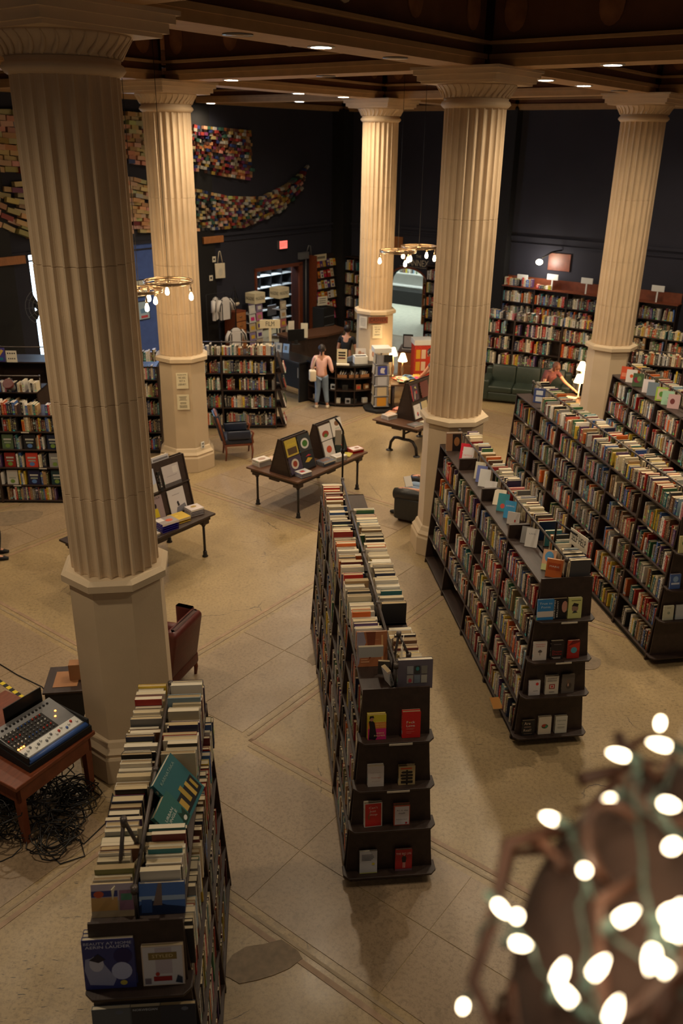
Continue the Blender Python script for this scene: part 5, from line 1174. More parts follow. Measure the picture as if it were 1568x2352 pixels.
uphi = [(5.0,7.0),(7.3,6.86),(10.9,6.94),(11.73,6.90),(13.3,6.67),(15.5,6.57)]
band(lowlo, lowhi, 5.6, 18.15, .34, .115); band(uplo, uphi, 5.2, 15.4, .34, .12)
parts.sort(key=lambda q: -(q[2]*q[3])/(1+.02*q[0])*(1 if 10.6 < q[0] or 7 < q[0] < 7.9 else .6))
rest = MB(); pcache = {}
for k, (xx, zz, w_, hh, sl, f, dp) in enumerate(parts):
    if sb.random() < .12+.70*min(1, max(0, (xx-11.9)/1.2)): c = tuple(int(52+(q-60)*.66) for q in sb.choice(colr))
    else: c = sb.choice(scol)[1]; c = tuple(int(q*sb.uniform(.82, 1.05)) for q in c)
    tilt = math.atan2(sl, w_)
    if k < 290:
        if 'm' not in pcache:
            b = MB(); b.box(0, 1, -1, 0, 0, 1); pcache['m'] = b.mesh('book', 'ocol')
        o = bpy.data.objects.new('book', pcache['m']); COL.objects.link(o); o.parent = t
        o.matrix_local = Matrix.Translation((xx, -.004, zz)) @ Matrix.Rotation(-tilt, 4, 'Y') @ Matrix.Rotation(sb.uniform(-.06, .06), 4, 'Y') @ Matrix.Diagonal((w_, dp, hh, 1)); o.color = (*rgb(*c), 1)
    else:
        rest.T = Matrix.Translation((xx, -.004, zz)) @ Matrix.Rotation(-tilt, 4, 'Y') @ Matrix.Rotation(sb.uniform(-.08, .08), 4, 'Y'); rest.box(0, w_, -dp, 0, 0, hh, 0, rgb(*c))
rest.build('books', 'print', t, kind='stuff')

# ------------------------------------------------------------------ display tables
def pipe_leg(b, x, y, top, r=.022):
    b.tube([(x, y, .012), (x, y, top)], r, 10); b.lathe([(.05, .0), (.05, .012), (.036, .03), (.034, .09), (.03, .10)], 12, c=(x, y)); b.lathe([(.034, top-.06), (.036, top-.02), (.05, top-.005), (.05, top)], 12, c=(x, y))
def table(name, label, x, y, L, W, top=.77, style='legs', mats=('wood_t', 'wood', 'pipe_d'), insets=.16):
    t = thing(name, label, 'table', (x, y, 0), AU, 'dark display tables with iron legs')   # x along u, y along w from the front corner
    b = MB(); b.box(0, L, 0, W, top-.035, top); b.build('tabletop', mats[0], t, .008)
    b = MB(); i_ = .06
    b.box(i_, L-i_, i_, i_+.03, top-.11, top-.035); b.box(i_, L-i_, W-i_-.03, W-i_, top-.11, top-.035); b.box(i_, i_+.03, i_, W-i_, top-.11, top-.035); b.box(L-i_-.03, L-i_, i_, W-i_, top-.11, top-.035)
    for (cx_, cy_) in ((L/2, i_), (L/2, W-i_-.03), (i_, W/2), (L-i_-.03, W/2)): b.box(cx_-.12, cx_+.12, cy_, cy_+.035, top-.14, top-.10) if cy_ in (i_, W-i_-.03) else b.box(cx_, cx_+.035, cy_-.12, cy_+.12, top-.14, top-.10)
    b.build('apron', mats[1], t, .006)
    if style == 'legs':
        for lx in (insets, L-insets):
            for ly in (insets*.8, W-insets*.8):
                b = MB(); b.box(lx-.07, lx+.07, ly-.07, ly+.07, top-.17, top-.035); b.build('corner_block', mats[1], t, .012)
                b = MB(); pipe_leg(b, lx, ly, top-.15); b.build('leg', mats[2], t)
    else:
        for lx in (.38, L-.38):
            b = MB(); b.tube([(lx, W/2, .33), (lx, W/2, top-.05)], .032, 10)
            for s in (-1, 1): b.tube([(lx, W/2, .33), (lx, W/2+s*.14, .34), (lx, W/2+s*.24, .32), (lx, W/2+s*.33, .2), (lx, W/2+s*.36, .02)], .034, 10); b.lathe([(.08, 0), (.08, .012), (.045, .035)], 12, c=(lx, W/2+s*.36))
            b.build('leg', mats[2], t)
        b = MB(); b.tube([(.38, W/2, .45), (L-.38, W/2, .45)], .02, 8); b.build('stretcher', mats[2], t)
    return t, frame(x, y, AU)
T1, F1 = table('display_table', 'dark walnut display table with two book racks in the centre of the floor', -.78, 13.86, 2.12, 1.25)
T2, F2 = table('display_table', 'dark display table with magazines behind the big left column', -3.35, 10.76, 2.18, 1.12, top=.76, mats=('wood', 'wood', 'pipe_d'))
T3, F3 = table('display_table', 'dark table on arched iron legs partly behind the middle right column', 1.58, 16.98, 2.0, 1.18, style='ped')
def tent(Mf, parent_label, x, y, L, D, H, z, rz=0):
    """two sided book rack; x along the table, faces +-y"""
    o = Mf @ Vector((x, y, z)); t = thing('book_rack', parent_label, 'book rack', tuple(o), AU+rz)
    for xx in (0, L-.02):
        b = MB(); b.hexa([(xx,-D/2,0),(xx+.02,-D/2,0),(xx+.02,D/2,0),(xx,D/2,0)], [(xx,-.05,H),(xx+.02,-.05,H),(xx+.02,.05,H),(xx,.05,H)]); b.build('side_panel', 'wood', t)
    for s in (-1, 1):
        b = MB(); b.hexa([(0,s*(D/2-.03)-.008,0),(L,s*(D/2-.03)-.008,0),(L,s*(D/2-.03)+.008,0),(0,s*(D/2-.03)+.008,0)], [(0,s*.03-.008,H),(L,s*.03-.008,H),(L,s*.03+.008,H),(0,s*.03+.008,H)]); b.build('sloping_board', 'wood', t)
        for zz in (.04, H*.53):
            yy = s*((D/2-.03)*(1-zz/H)+.03*zz/H); b = MB(); b.box(0, L, min(yy, yy+s*.045), max(yy, yy+s*.045), zz-.012, zz); b.build('ledge', 'wood', t)
    return t, Mf @ frame(x, y, rz, z)
def rack_books(Mr, L, D, H, rows, lb, group):
    for li, row in enumerate(rows):
        zz = (.04, H*.53)[li]; yy = -((D/2-.03)*(1-zz/H)+.03*zz/H)-.04; ln = math.atan2(D/2-.06, H)
        for k, (xo, w_, h_, c, nm, it) in enumerate(row):
            face_book(Mr, xo, yy, zz+.001, .018, w_, h_, rgb(*c), nm+' '+lb, it, lean=ln, group=group)
RK1, MR1 = tent(F1, 'dark tent shaped book rack at the near end of the centre table', .10, .50, .72, .52, .66, .77)
rack_books(MR1, .72, .52, .66, [[(.03, .33, .31, (70,60,80), 'dark cookbook with round pale plate, lower left', [('o',.45,.55,.3,.3,(206,196,180)), ('o',.45,.55,.18,.18,(150,60,40))]), (.38, .33, .31, (40,44,50), 'black cookbook with bright fish shape, lower right', [('p',[(.2,.4),(.5,.62),(.85,.5),(.5,.34)],(206,170,60)), ('p',[(.3,.7),(.6,.8),(.8,.7)],(190,50,70))])],
    [(.03, .31, .30, (196,170,70), 'yellow food photograph cookbook, upper left', [('r',.1,.1,.9,.5,(90,70,50)), ('t','SPAIN',.5,.68,.14,.7,(226,206,60))]), (.38, .33, .30, (60,64,66), 'dark cookbook with green bowl on white plate, upper right', [('o',.5,.45,.34,.32,(216,212,204)), ('o',.5,.45,.22,.2,(70,120,50))])]], 'on the near rack of the centre table', 'cookbooks on the centre table racks')
RK2, MR2 = tent(F1, 'dark tent shaped book rack at the far end of the centre table', 1.18, .58, .72, .52, .66, .77)
rack_books(MR2, .72, .52, .66, [[(.03, .30, .31, (220,212,204), 'white cookbook with orange dish, lower left', [('o',.5,.45,.26,.22,(196,80,50))]), (.37, .33, .31, (30,44,40), 'dark green cookbook with small red flower, lower right', [('o',.6,.4,.06,.05,(200,50,40)), ('o',.45,.6,.12,.1,(60,90,60))])],
    [(.02, .33, .29, (222,214,206), 'white cookbook with green red bowl, upper left', [('o',.45,.4,.3,.22,(160,60,50)), ('o',.45,.3,.16,.12,(90,130,60))]), (.38, .32, .33, (224,216,204), 'tall white cookbook with brown dish, upper right', [('o',.55,.72,.24,.16,(130,90,60)), ('t','FOOD',.5,.42,.08,.4,(90,140,80)), ('t','BOWLS',.5,.3,.08,.5,(190,70,60))])]], 'on the far rack of the centre table', 'cookbooks on the centre table racks')
def flat_stack(Mf, x, y, z, n, w_, d_, th, c, lb, rz=0, items=(), group=None, top=None, hard=False):
    for k in range(n):
        # a book lying on its back: thickness axis up, spine to the left
        Mx = Mf @ frame(x+rs.uniform(-.004,.004), y+rs.uniform(-.004,.004), rz+rs.uniform(-.02,.02), z+k*(th+.0008)) @ Matrix(((0,1,0,0),(0,0,1,0),(1,0,0,0),(0,0,0,1)))
        cc = c[k % len(c)] if isinstance(c, list) else c
        pos = '' if n == 1 else ('top of ' if k == n-1 else 'bottom of ' if k == 0 else ordn(n-k)+' down in ')
        if k < n-1: stuff_book(Mx, th, w_, d_, rgb(*cc)); continue
        o = book(Mx, th, w_, d_, rgb(*cc), (pos+lb)[0:140], group, hard)
        if k == n-1: design(o, th, w_, d_, items)
G1t = 'book stacks on the centre table'
flat_stack(F1, .12, 1.02, .771, 4, .28, .22, .028, (216,206,196), 'the white stack with a photo, left corner of centre table', R(-8), [('o',.5,.5,.3,.26,(170,140,120))], G1t)
flat_stack(F1, .48, .98, .771, 2, .22, .2, .02, (206,176,150), 'the low peach stack behind the near rack, centre table', R(10), [], G1t)
flat_stack(F1, .18, .06, .771, 6, .24, .2, .014, [(60,76,140),(206,200,190)], 'the blue and white stack at the front edge, centre table', R(-10), [('r',.1,.1,.9,.9,(196,196,200)), ('r',.2,.3,.6,.7,(170,60,60))], G1t)
flat_stack(F1, .90, .12, .771, 3, .30, .22, .024, (96,100,112), 'the grey blue stack between the racks, centre table', R(-6), [('r',.15,.3,.8,.8,(130,100,90))], G1t)
flat_stack(F1, 1.25, .10, .771, 4, .26, .2, .022, (214,208,200), 'the white stack before the far rack, centre table', R(-12), [('r',.2,.2,.8,.6,(180,174,170))], G1t)
flat_stack(F1, 1.62, .07, .771, 1, .22, .18, .02, (190,176,70), 'yellow green flat book beside the far rack, centre table', R(20), [], G1t)
flat_stack(F1, 1.82, .14, .771, 3, .26, .2, .022, (196,40,38), 'the red spined stack at the far right corner, centre table', R(-20), [('r',.04,.05,.96,.95,(220,210,204)), ('o',.6,.5,.2,.2,(150,100,80))], G1t)
# magazine rack table behind the big column
RK3, MR3 = tent(F2, 'tall dark slanted magazine rack on the table behind the big left column', .72, .66, 1.40, .50, .90, .76)
mg = [[(.0,.30,.37,(196,60,50),'red and white magazine with woman, lower left',[('r',.0,.0,1,.3,(206,200,196)), ('o',.55,.62,.14,.14,(150,90,70)), ('r',.0,.85,1,.97,(220,210,200))]), (.42,.32,.38,(200,190,190),'grey magazine with yellow dressed figure, lower middle',[('r',.42,.0,1,1,(150,130,130)), ('p',[(.35,.15),(.45,.5),(.62,.5),(.66,.12)],(206,180,40)), ('o',.5,.62,.08,.1,(40,30,30)), ('t','KINFOLK',.5,.92,.09,.8,(60,50,50))]), (.86,.34,.39,(206,198,196),'pale magazine with small dark figure, lower right',[('p',[(.3,.0),(.4,.22),(.9,.3),(1,.0)],(120,116,124)), ('o',.5,.4,.06,.07,(40,36,40)), ('r',.46,.26,.58,.36,(40,36,40)), ('r',.25,.75,.7,.77,(150,140,140))])],
      [(.0,.24,.36,(206,60,40),'bright red magazine, upper left',[]), (.36,.34,.39,(190,196,214),'blue grey magazine with hooded figure, upper middle',[('p',[(0,0),(0,.2),(.5,.3),(1,.4),(1,0)],(206,196,180)), ('p',[(.3,.2),(.38,.6),(.55,.72),(.64,.55),(.76,.25),(.5,.12)],(96,60,52)), ('t','KINFOLK',.5,.91,.09,.8,(110,110,130))]), (.86,.34,.36,(196,186,184),'pale photograph magazine, upper right',[('r',.0,.0,1,.22,(90,84,84)), ('r',.2,.5,.8,.52,(150,140,140)), ('r',.6,.6,.9,.9,(214,206,200))])]]
for li, row in enumerate(mg):
    zz = (.04, .86*.53)[li]; yy = -((.25-.03)*(1-zz/.86)+.03*zz/.86)-.04
    for (xo, w_, h_, c, nm, it) in row:
        face_book(MR3, xo+.04, yy, zz+.001, .012, w_, h_, rgb(*c), nm+' on the rack behind the big column', it, lean=.24, hard=False, group='magazines on the left table rack', name='magazine', cat='magazine')
for k, (xo, w_) in enumerate(((.30, .30), (.74, .34))):
    face_book(MR3, xo+.05, -.02, .80, .05, w_, .17, rgb(206,202,204), 'white topped thick volume standing on the rack behind the big column, '+['left', 'right'][k]+' one', [('r',.05,.6,.95,.8,(120,116,120))] if k else [], lean=.2, group=None)
face_book(MR3, .79, -.17, .86*.53+.001, .05, .06, .32, rgb(30,28,30), 'black spined volume between the two upper magazines behind the big column', [('tv','Kinfolk',.5,.5,.5,.6,(200,190,180))], lean=.24, group=None)
G2t = 'book stacks on the left table'
flat_stack(F2, 1.12, .06, .761, 4, .30, .24, .034, (54,44,140), 'the purple spined stack at the front edge, left table', R(-8), [('r',.0,.0,1,1,(150,140,136)), ('r',.0,.5,.4,1,(214,206,200)), ('o',.6,.4,.2,.2,(190,90,60))], G2t, hard=False)
flat_stack(F2, 1.46, .14, .761, 2, .28, .26, .035, (206,170,60), 'the yellow book pair in the middle, left table', R(-10), [('o',.4,.6,.1,.1,(220,190,90))], G2t, hard=False)
flat_stack(F2, 1.82, .18, .761, 4, .24, .22, .026, (190,180,180), 'the white and grey stack at the right end, left table', R(-12), [('r',.05,.05,.95,.95,(214,200,196)), ('o',.5,.6,.22,.16,(170,140,70))], G2t, hard=False)
flat_stack(F2, .82, .05, .761, 2, .24, .2, .02, (176,166,160), 'the pale stack half behind the big column, left table', 0, [], G2t, hard=False)
# pipe leg table at right
RK4, MR4 = tent(F3, 'dark tent rack with a white cover on the table by the middle column', .42, .60, .95, .50, .80, .77)
face_book(MR4, .04, -.25, .04, .018, .26, .30, rgb(220,212,204), 'white cover with small red figure, lower on the rack by the middle column', [('o',.45,.32,.12,.16,(190,80,60)), ('o',.5,.24,.08,.08,(60,60,120)), ('t','zoe',.6,.75,.08,.3,(140,140,130))], lean=.28)
face_book(MR4, .32, -.25, .04, .018, .26, .32, rgb(30,70,110), 'blue spined pale cover, lower right on the rack by the middle column', [('r',.1,0,1,1,(196,176,130))], lean=.28)
face_book(MR4, .02, -.17, .43, .018, .26, .34, rgb(60,34,60), 'dark cover with red edge and pale strokes, upper on the rack by the middle column', [('r',0,0,.12,1,(190,40,40)), ('p',[(.3,.1),(.5,.6),(.56,.55),(.4,.1)],(206,196,170)), ('p',[(.5,.8),(.7,.9),(.8,.7)],(200,200,120)), ('r',.6,.4,.8,.6,(170,40,50))], lean=.28)
face_book(MR4, .40, -.17, .43, .018, .3, .34, rgb(100,30,30), 'dark red cover half behind the column, upper on the rack by the middle column', [], lean=.28)
flat_stack(F3, .12, .84, .771, 3, .28, .22, .03, (206,200,196), 'the white stack at the left corner of the arched leg table', R(-12), [('r',.1,.1,.9,.9,(190,160,140)), ('r',.2,.3,.8,.6,(214,190,170))], 'books on the arched leg table')
flat_stack(F3, .52, .98, .771, 1, .24, .2, .02, (190,130,90), 'single tan book flat on the arched leg table', R(10), [], 'books on the arched leg table')
flat_stack(F3, .82, 1.0, .771, 2, .22, .2, .02, (206,110,96), 'the coral pair behind the rack on the arched leg table', R(5), [], 'books on the arched leg table')
flat_stack(F3, .06, .12, .771, 1, .30, .24, .02, (110,106,104), 'single grey book flat near the front corner of the arched leg table', R(-12), [('r',.3,.3,.6,.7,(150,130,130))], 'books on the arched leg table')
flat_stack(F3, .40, .03, .771, 1, .24, .2, .03, (214,206,184), 'single cream book flat beside the column on the arched leg table', R(-5), [], 'books on the arched leg table')

# ------------------------------------------------------------------ seating
def cushion(b, x0, x1, y0, y1, z0, z1, r=.05, mi=0):
    """rounded block"""
    n = 4; rings = []
    prof = [(r, 0)]+[(r-r*math.sin(a), r-r*math.cos(a)) for a in [math.pi/2*k/n for k in range(1, n+1)]]
    def ring(i_, z):
        pts = []; rr = .04+.0*i_
        for cx_, cy_, a0 in ((x1-i_-rr, y1-i_-rr, 0), (x0+i_+rr, y1-i_-rr, 90), (x0+i_+rr, y0+i_+rr, 180), (x1-i_-rr, y0+i_+rr, 270)):
            for q in range(4): a = R(a0+q*30); pts.append((cx_+rr*math.cos(a), cy_+rr*math.sin(a)))
        return pts, z
    rings = [ring(i_, z0+zz) for i_, zz in prof]+[ring(i_, z1-zz) for i_, zz in reversed(prof)]
    nn = len(rings[0][0]); vs = [(x, y, z) for p_, z in rings for x, y in p_]; fs = []
    for k in range(len(rings)-1):
        for q in range(nn): fs.append((k*nn+q, k*nn+(q+1) % nn, (k+1)*nn+(q+1) % nn, (k+1)*nn+q))
    fs += [tuple(range(nn-1, -1, -1)), tuple(range((len(rings)-1)*nn, len(rings)*nn))]; b.add(vs, fs, mi, smooth=True)
t = thing('sofa', 'dark green tufted leather sofa before the back bookcase right of the middle column', 'sofa', (3.65, 21.85, 0), R(-18))
b = MB(); cushion(b, 0, 2.25, 0, .85, .06, .30); b.build('base', 'leather_g', t)
for k in range(3):
    b = MB(); cushion(b, .16+k*.645, .80+k*.645, -.02, .62, .28, .46, .05); b.build('seat_cushion', 'leather_g', t)
    b = MB(); b.T = Matrix.Translation((0, .60, .40)) @ Matrix.Rotation(R(-12), 4, 'X'); cushion(b, .16+k*.645, .80+k*.645, -.02, .20, 0, .50, .06); b.build('back_cushion', 'leather_g', t)
b = MB(); cushion(b, 0.0, 2.25, .70, .90, .2, .80, .06); b.build('backrest', 'leather_g', t)
for x0 in (-.04, 2.05): b = MB(); cushion(b, x0, x0+.24, -.02, .85, .06, .62, .07); b.build('armrest', 'leather_g', t)
# navy armchair with a wooden frame
t = thing('armchair', 'navy upholstered armchair with carved wooden frame beside the notice column', 'armchair', (-2.30, 17.30, 0), R(14))
b = MB(); cushion(b, -.28, .34, -.30, .28, .36, .50, .05); b.build('seat', 'velvet', t)
b = MB(); b.T = Matrix.Translation((-.28, 0, .44)) @ Matrix.Rotation(R(-14), 4, 'Y'); cushion(b, -.06, .05, -.27, .27, 0, .60, .04); b.build('backrest', 'velvet', t)
b = MB(); b.T = Matrix.Translation((-.28, 0, .44)) @ Matrix.Rotation(R(-14), 4, 'Y'); b.tube([(0,-.29,-.05),(0,-.30,.35),(0,-.24,.58),(0,0,.66),(0,.24,.58),(0,.30,.35),(0,.29,-.05)], .025, 8); b.build('back_frame', 'wood_r', t)
for s in (-1, 1):
    b = MB(); cushion(b, -.22, .28, s*.30-.05, s*.30+.05, .48, .68, .04); b.build('armrest', 'velvet', t)
    b = MB(); b.tube([(.30, s*.30, .66), (.34, s*.30, .60), (.31, s*.30, .50), (.33, s*.30, .40), (.30, s*.29, .36)], .022, 8); b.build('arm_support', 'wood_r', t)
    for lx in (-.26, .30): b = MB(); b.tube([(lx, s*.26, .38), (lx+.02, s*.27, .2), (lx, s*.27, 0)], [.03, .022, .016], 8); b.build('leg', 'wood_r', t)
b = MB(); b.box(-.27, .33, -.29, .29, .32, .37); b.build('seat_rail', 'wood_r', t, .01)
# black leather club chair by the middle column
def club(x, y, rz, m, lb):
    t = thing('club_chair', lb, 'armchair', (x, y, 0), rz)
    b = MB(); cushion(b, -.44, .44, -.40, .42, .06, .30, .05); b.build('base', m, t)
    b = MB(); cushion(b, -.26, .26, -.42, .28, .28, .46, .06); b.build('seat_cushion', m, t)
    b = MB(); b.T = Matrix.Translation((0, .30, .25)) @ Matrix.Rotation(R(-12), 4, 'X'); cushion(b, -.40, .40, -.08, .14, 0, .62, .09); b.build('backrest', m, t)
    for s in (-1, 1):
        b = MB(); cushion(b, s*.36-.11, s*.36+.11, -.44, .36, .06, .50, .05); b.tube([(s*.38, -.46, .52), (s*.38, -.2, .55), (s*.38, .34, .58)], [.10, .115, .11], 12); b.build('armrest', m, t)
        for ly in (-.36, .36): b = MB(); b.lathe([(.02, 0), (.03, .03), (.025, .07)], 10, c=(s*.36, ly)); b.build('foot', 'wood', t)
    return t
club(1.54, 14.18, R(-118), 'leather_b', 'black leather club chair with a reader, behind the middle column')
t = thing('wingback_chair', 'oxblood leather wing chair with brass nails mostly behind the big left column', 'armchair', (-2.25, 8.92, 0), R(-110))
b = MB(); cushion(b, -.36, .36, -.34, .36, .16, .34, .04); b.build('base', 'leather_r', t)
b = MB(); cushion(b, -.27, .27, -.36, .26, .33, .46, .05); b.build('seat_cushion', 'leather_r', t)
b = MB(); b.T = Matrix.Translation((0, .26, .3)) @ Matrix.Rotation(R(-10), 4, 'X'); cushion(b, -.33, .33, -.06, .10, 0, .70, .07); b.build('backrest', 'leather_r', t)
for s in (-1, 1):
    b = MB(); cushion(b, s*.34-.06, s*.34+.06, -.34, .30, .2, .54, .04); b.tube([(s*.36, -.36, .55), (s*.37, 0, .57), (s*.35, .28, .62)], [.07, .075, .06], 10); b.build('armrest', 'leather_r', t)
    b = MB(); b.T = Matrix.Translation((s*.34, .22, .56)); cushion(b, -.035, .035, -.14, .12, 0, .40, .03); b.build('wing', 'leather_r', t)
    for ly in (-.30, .32): b = MB(); b.tube([(s*.30, ly, .18), (s*.33, ly, .10), (s*.31, ly, 0)], [.035, .028, .02], 8); b.build('leg', 'wood_r', t)

# ------------------------------------------------------------------ bulb ring chandeliers
def ring_lamp(x, y, z, r, nb, phase, lb, ph_shift=0):
    t = thing('ring_chandelier', lb, 'chandelier', (x, y, z), 0, 'wheel rim chandeliers with bare bulbs')
    b = MB()
    for (rr, zz) in ((r, 0), (r, .035)): b.tube([(rr*math.cos(a), rr*math.sin(a), zz) for a in [2*math.pi*q/32 for q in range(32)]], .012, 6, closed=True)
    b.build('rim', 'brass', t)
    b = MB()
    vs = [((r+.002)*math.cos(2*math.pi*q/32), (r+.002)*math.sin(2*math.pi*q/32)) for q in range(32)]
    b.add([(x_, y_, 0) for x_, y_ in vs]+[(x_, y_, .035) for x_, y_ in vs], [(q, (q+1) % 32, 32+(q+1) % 32, 32+q) for q in range(32)]); b.build('rim_band', 'brass', t)
    b = MB()
    for q in range(3): a = math.pi*q/3+phase; b.tube([(r*math.cos(a), r*math.sin(a), .03), (-r*math.cos(a), -r*math.sin(a), .03)], .007, 5)
    b.lathe([(.04, .0), (.05, .03), (.04, .06)], 12); b.build('spokes', 'brass', t)
    b = MB(); b.tube([(0, 0, .05), (0, 0, 8.6-z)], .005, 5); b.build('chain', 'black', t)
    for q in range(nb):
        a = 2*math.pi*q/nb+phase; bx, by = r*math.cos(a), r*math.sin(a)
        b = MB(); b.lathe([(.012, -.14), (.018, -.14), (.02, -.07), (.012, -.05), (.010, 0)], 10, c=(bx, by)); s_ = b.build('socket', 'brass', t)
        b = MB(); b.lathe([(.004, -.27), (.025, -.262), (.036, -.235), (.034, -.20), (.02, -.155), (.015, -.14)], 14, c=(bx, by)); b.build('bulb', 'bulb', s_)
    return t
def bulb_pts(x, y, z, r, nb, phase, e):
    for q in range(nb):
        a = 2*math.pi*q/nb+phase; point(x+r*math.cos(a), y+r*math.sin(a), z-.31, e, (1, .68, .36), .035, 'chandelier_bulb_lamp')
for (x, y, z, r, nb, ph, lb) in ((-2.95, 14.43, 4.10, .40, 3, -.25, 'upper bare bulb ring chandelier before the second left column'), (-3.42, 14.3, 3.97, .38, 3, -1.05, 'lower bare bulb ring chandelier half behind the big left column'),
        (1.16, 19.45, 4.08, .40, 3, -1.2, 'left one of two ring chandeliers before the farthest column'), (1.66, 19.9, 4.13, .40, 4, -.55, 'right one of two ring chandeliers, touching the middle right column')):
    ring_lamp(x, y, z, r, nb, ph, lb); bulb_pts(x, y, z, r, nb, ph, 9)

# ------------------------------------------------------------------ people
def skin(verts, edges, radii, name, m, parent, roots=(0,), levels=1):
    me = bpy.data.meshes.new(name); me.from_pydata(verts, edges, []); o = bpy.data.objects.new(name, me); COL.objects.link(o)
    o.modifiers.new('skin', 'SKIN'); 
    sv = me.skin_vertices[0].data if me.skin_vertices else None
    if sv is None:
        bpy.context.view_layer.objects.active = o; o.select_set(True); bpy.ops.object.mode_set(mode='OBJECT'); bpy.ops.mesh.customdata_skin_add(); sv = me.skin_vertices[0].data
    for k, r in enumerate(radii): sv[k].radius = (r, r) if not isinstance(r, tuple) else r; sv[k].use_root = k in roots
    s = o.modifiers.new('sub', 'SUBSURF'); s.levels = levels; s.render_levels = levels
    dg = bpy.context.evaluated_depsgraph_get(); nm = bpy.data.meshes.new_from_object(o.evaluated_get(dg)); bpy.data.objects.remove(o)
    nm.materials.clear(); nm.materials.append(M[m])
    for p in nm.polygons: p.use_smooth = True
    r_ = bpy.data.objects.new(name, nm); COL.objects.link(r_)
    if parent: r_.parent = parent
    return r_
def person(label, x, y, rz, H, lean=0, arms=None, legs=None, top='tee_k', bottom='tee_g', hair='hair_b', z0=0, tail=False, shoes='black', head_turn=(0,0), face=False, sleeve=.55, pelvis_h=.53, hair_r=1.0):
    t = thing('person', label, 'person', (x, y, z0), rz)
    P0 = Vector((0, 0, pelvis_h*H)); Rl = Matrix.Rotation(-lean, 3, 'X')
    def up(v): return P0+Rl @ Vector(v)
    chest = up((0, 0, .20*H)); sp = up((0, 0, .10*H)); nk = up((0, .0, .30*H)); hb = up((head_turn[0]*.3, .012+head_turn[1]*.3, .335*H)); hm = up((head_turn[0], .02+head_turn[1], .385*H)); ht = up((head_turn[0]*1.2, .015+head_turn[1]*1.2, .44*H))
    V = [P0, sp, chest, nk, hb, hm, ht]; E = [(0,1),(1,2),(2,3),(3,4),(4,5),(5,6)]
    k = H/1.7; Rr = [.125*k, .115*k, .125*k, .052*k, .062*k, .088*k, .062*k]
    arms = arms or {}; ends = {}; sl_v = []
    for s, key in ((-1, 'l'), (1, 'r')):
        sh = up((s*.105*H, 0, .275*H)); a = arms.get(key, ((s*.15*H, .01, .46*H), (s*.155*H, .05, .33*H)))
        el = Vector(a[0]); wr = Vector(a[1]); b0 = len(V)
        V += [sh, el, wr, wr+(wr-el).normalized()*.075*k]; E += [(2, b0), (b0, b0+1), (b0+1, b0+2), (b0+2, b0+3)]
        Rr += [.058*k, .042*k, .028*k, (.038*k, .020*k)]; ends[key] = (el, wr); sl_v.append((sh, el))
    lg = legs or {'l': ((-.055*H, .01, .28*H), (-.055*H, -.01, .045*H)), 'r': ((.055*H, .01, .28*H), (.055*H, -.01, .045*H))}
    lv = []
    for s, key in ((-1, 'l'), (1, 'r')):
        hp = P0+Vector((s*.052*H, 0, -.03*H)); kn = Vector(lg[key][0]); an = Vector(lg[key][1]); b0 = len(V)
        fw = Vector(lg[key][2]) if len(lg[key]) > 2 else Vector((0, 1, 0))
        V += [hp, kn, an, an+fw*.13*k+Vector((0, 0, -.03*H))]; E += [(0, b0), (b0, b0+1), (b0+1, b0+2), (b0+2, b0+3)]; Rr += [.085*k, .058*k, .036*k, .034*k]; lv.append((hp, kn, an, fw))
    # fingers: own short chains rooted in the palm
    roots = [0]
    for s, key in ((-1, 'l'), (1, 'r')):
        el, wr = ends[key]; d = (wr-el).normalized(); side = d.cross(Vector((0, 0, 1)));
        if side.length < .2: side = Vector((1, 0, 0))
        side.normalize(); nrm = side.cross(d)
        for q in range(4):
            o_ = side*(.026-.017*q)*k; L = (.075, .088, .082, .062)[q]*k; b0 = len(V); roots.append(b0)
            V += [wr+d*.05*k+o_, wr+d*(.085*k)+o_, wr+d*(.085*k+L*.5)+o_-nrm*.006, wr+d*(.085*k+L*.85)+o_-nrm*.022]; E += [(b0,b0+1),(b0+1,b0+2),(b0+2,b0+3)]; Rr += [.009*k, .0095*k, .0085*k, .0075*k]
        b0 = len(V); roots.append(b0); V += [wr+d*.02*k, wr+d*.045*k+side*.04*k, wr+d*.085*k+side*.052*k]; E += [(b0,b0+1),(b0+1,b0+2)]; Rr += [.012*k, .011*k, .009*k]
    skin([tuple(v) for v in V], E, Rr, 'body', 'skin', t, roots)
    # clothes over the same joints
    V = [tuple(P0+Vector((0,0,-.03*H))), tuple(P0), tuple(sp), tuple(chest), tuple(up((0,0,.275*H)))]; E = [(0,1),(1,2),(2,3),(3,4)]; Rr = [.128*k, .142*k, .128*k, .142*k, .065*k]
    for sh, el in sl_v:
        b0 = len(V); V += [tuple(sh), tuple(sh+(el-sh)*sleeve)]; E += [(3, b0), (b0, b0+1)]; Rr += [.072*k, .058*k]
        if sleeve > .95: pass
    skin(V, E, Rr, 'shirt', top, t)
    V = [tuple(P0+Vector((0,0,.03*H)))]; E = []; Rr = [.128*k]
    for hp, kn, an, fw in lv:
        b0 = len(V); V += [tuple(hp), tuple(kn), tuple(an+(kn-an)*.14)]; E += [(0, b0), (b0, b0+1), (b0+1, b0+2)]; Rr += [.106*k, .080*k, .060*k]
    skin(V, E, Rr, 'trousers', bottom, t)
    for hp, kn, an, fw in lv:
        b = MB(); a2 = an+Vector((0,0,-.045*H+.03)); b.tube([a2-fw*.05+Vector((0,0,.01)), a2+Vector((0,0,.012)), a2+fw*.10, a2+fw*.17+Vector((0,0,-.006))], [.036, .048, .042, .026], 10); b.build('shoe', shoes, t)
    hd = hm-hb
    b = MB(); c = hm+Rl @ Vector((0, -.024*k, .030*k)); b.ellipsoid(tuple(c), (.098*k*hair_r, .100*k*hair_r, .108*k), n=18, m=12)
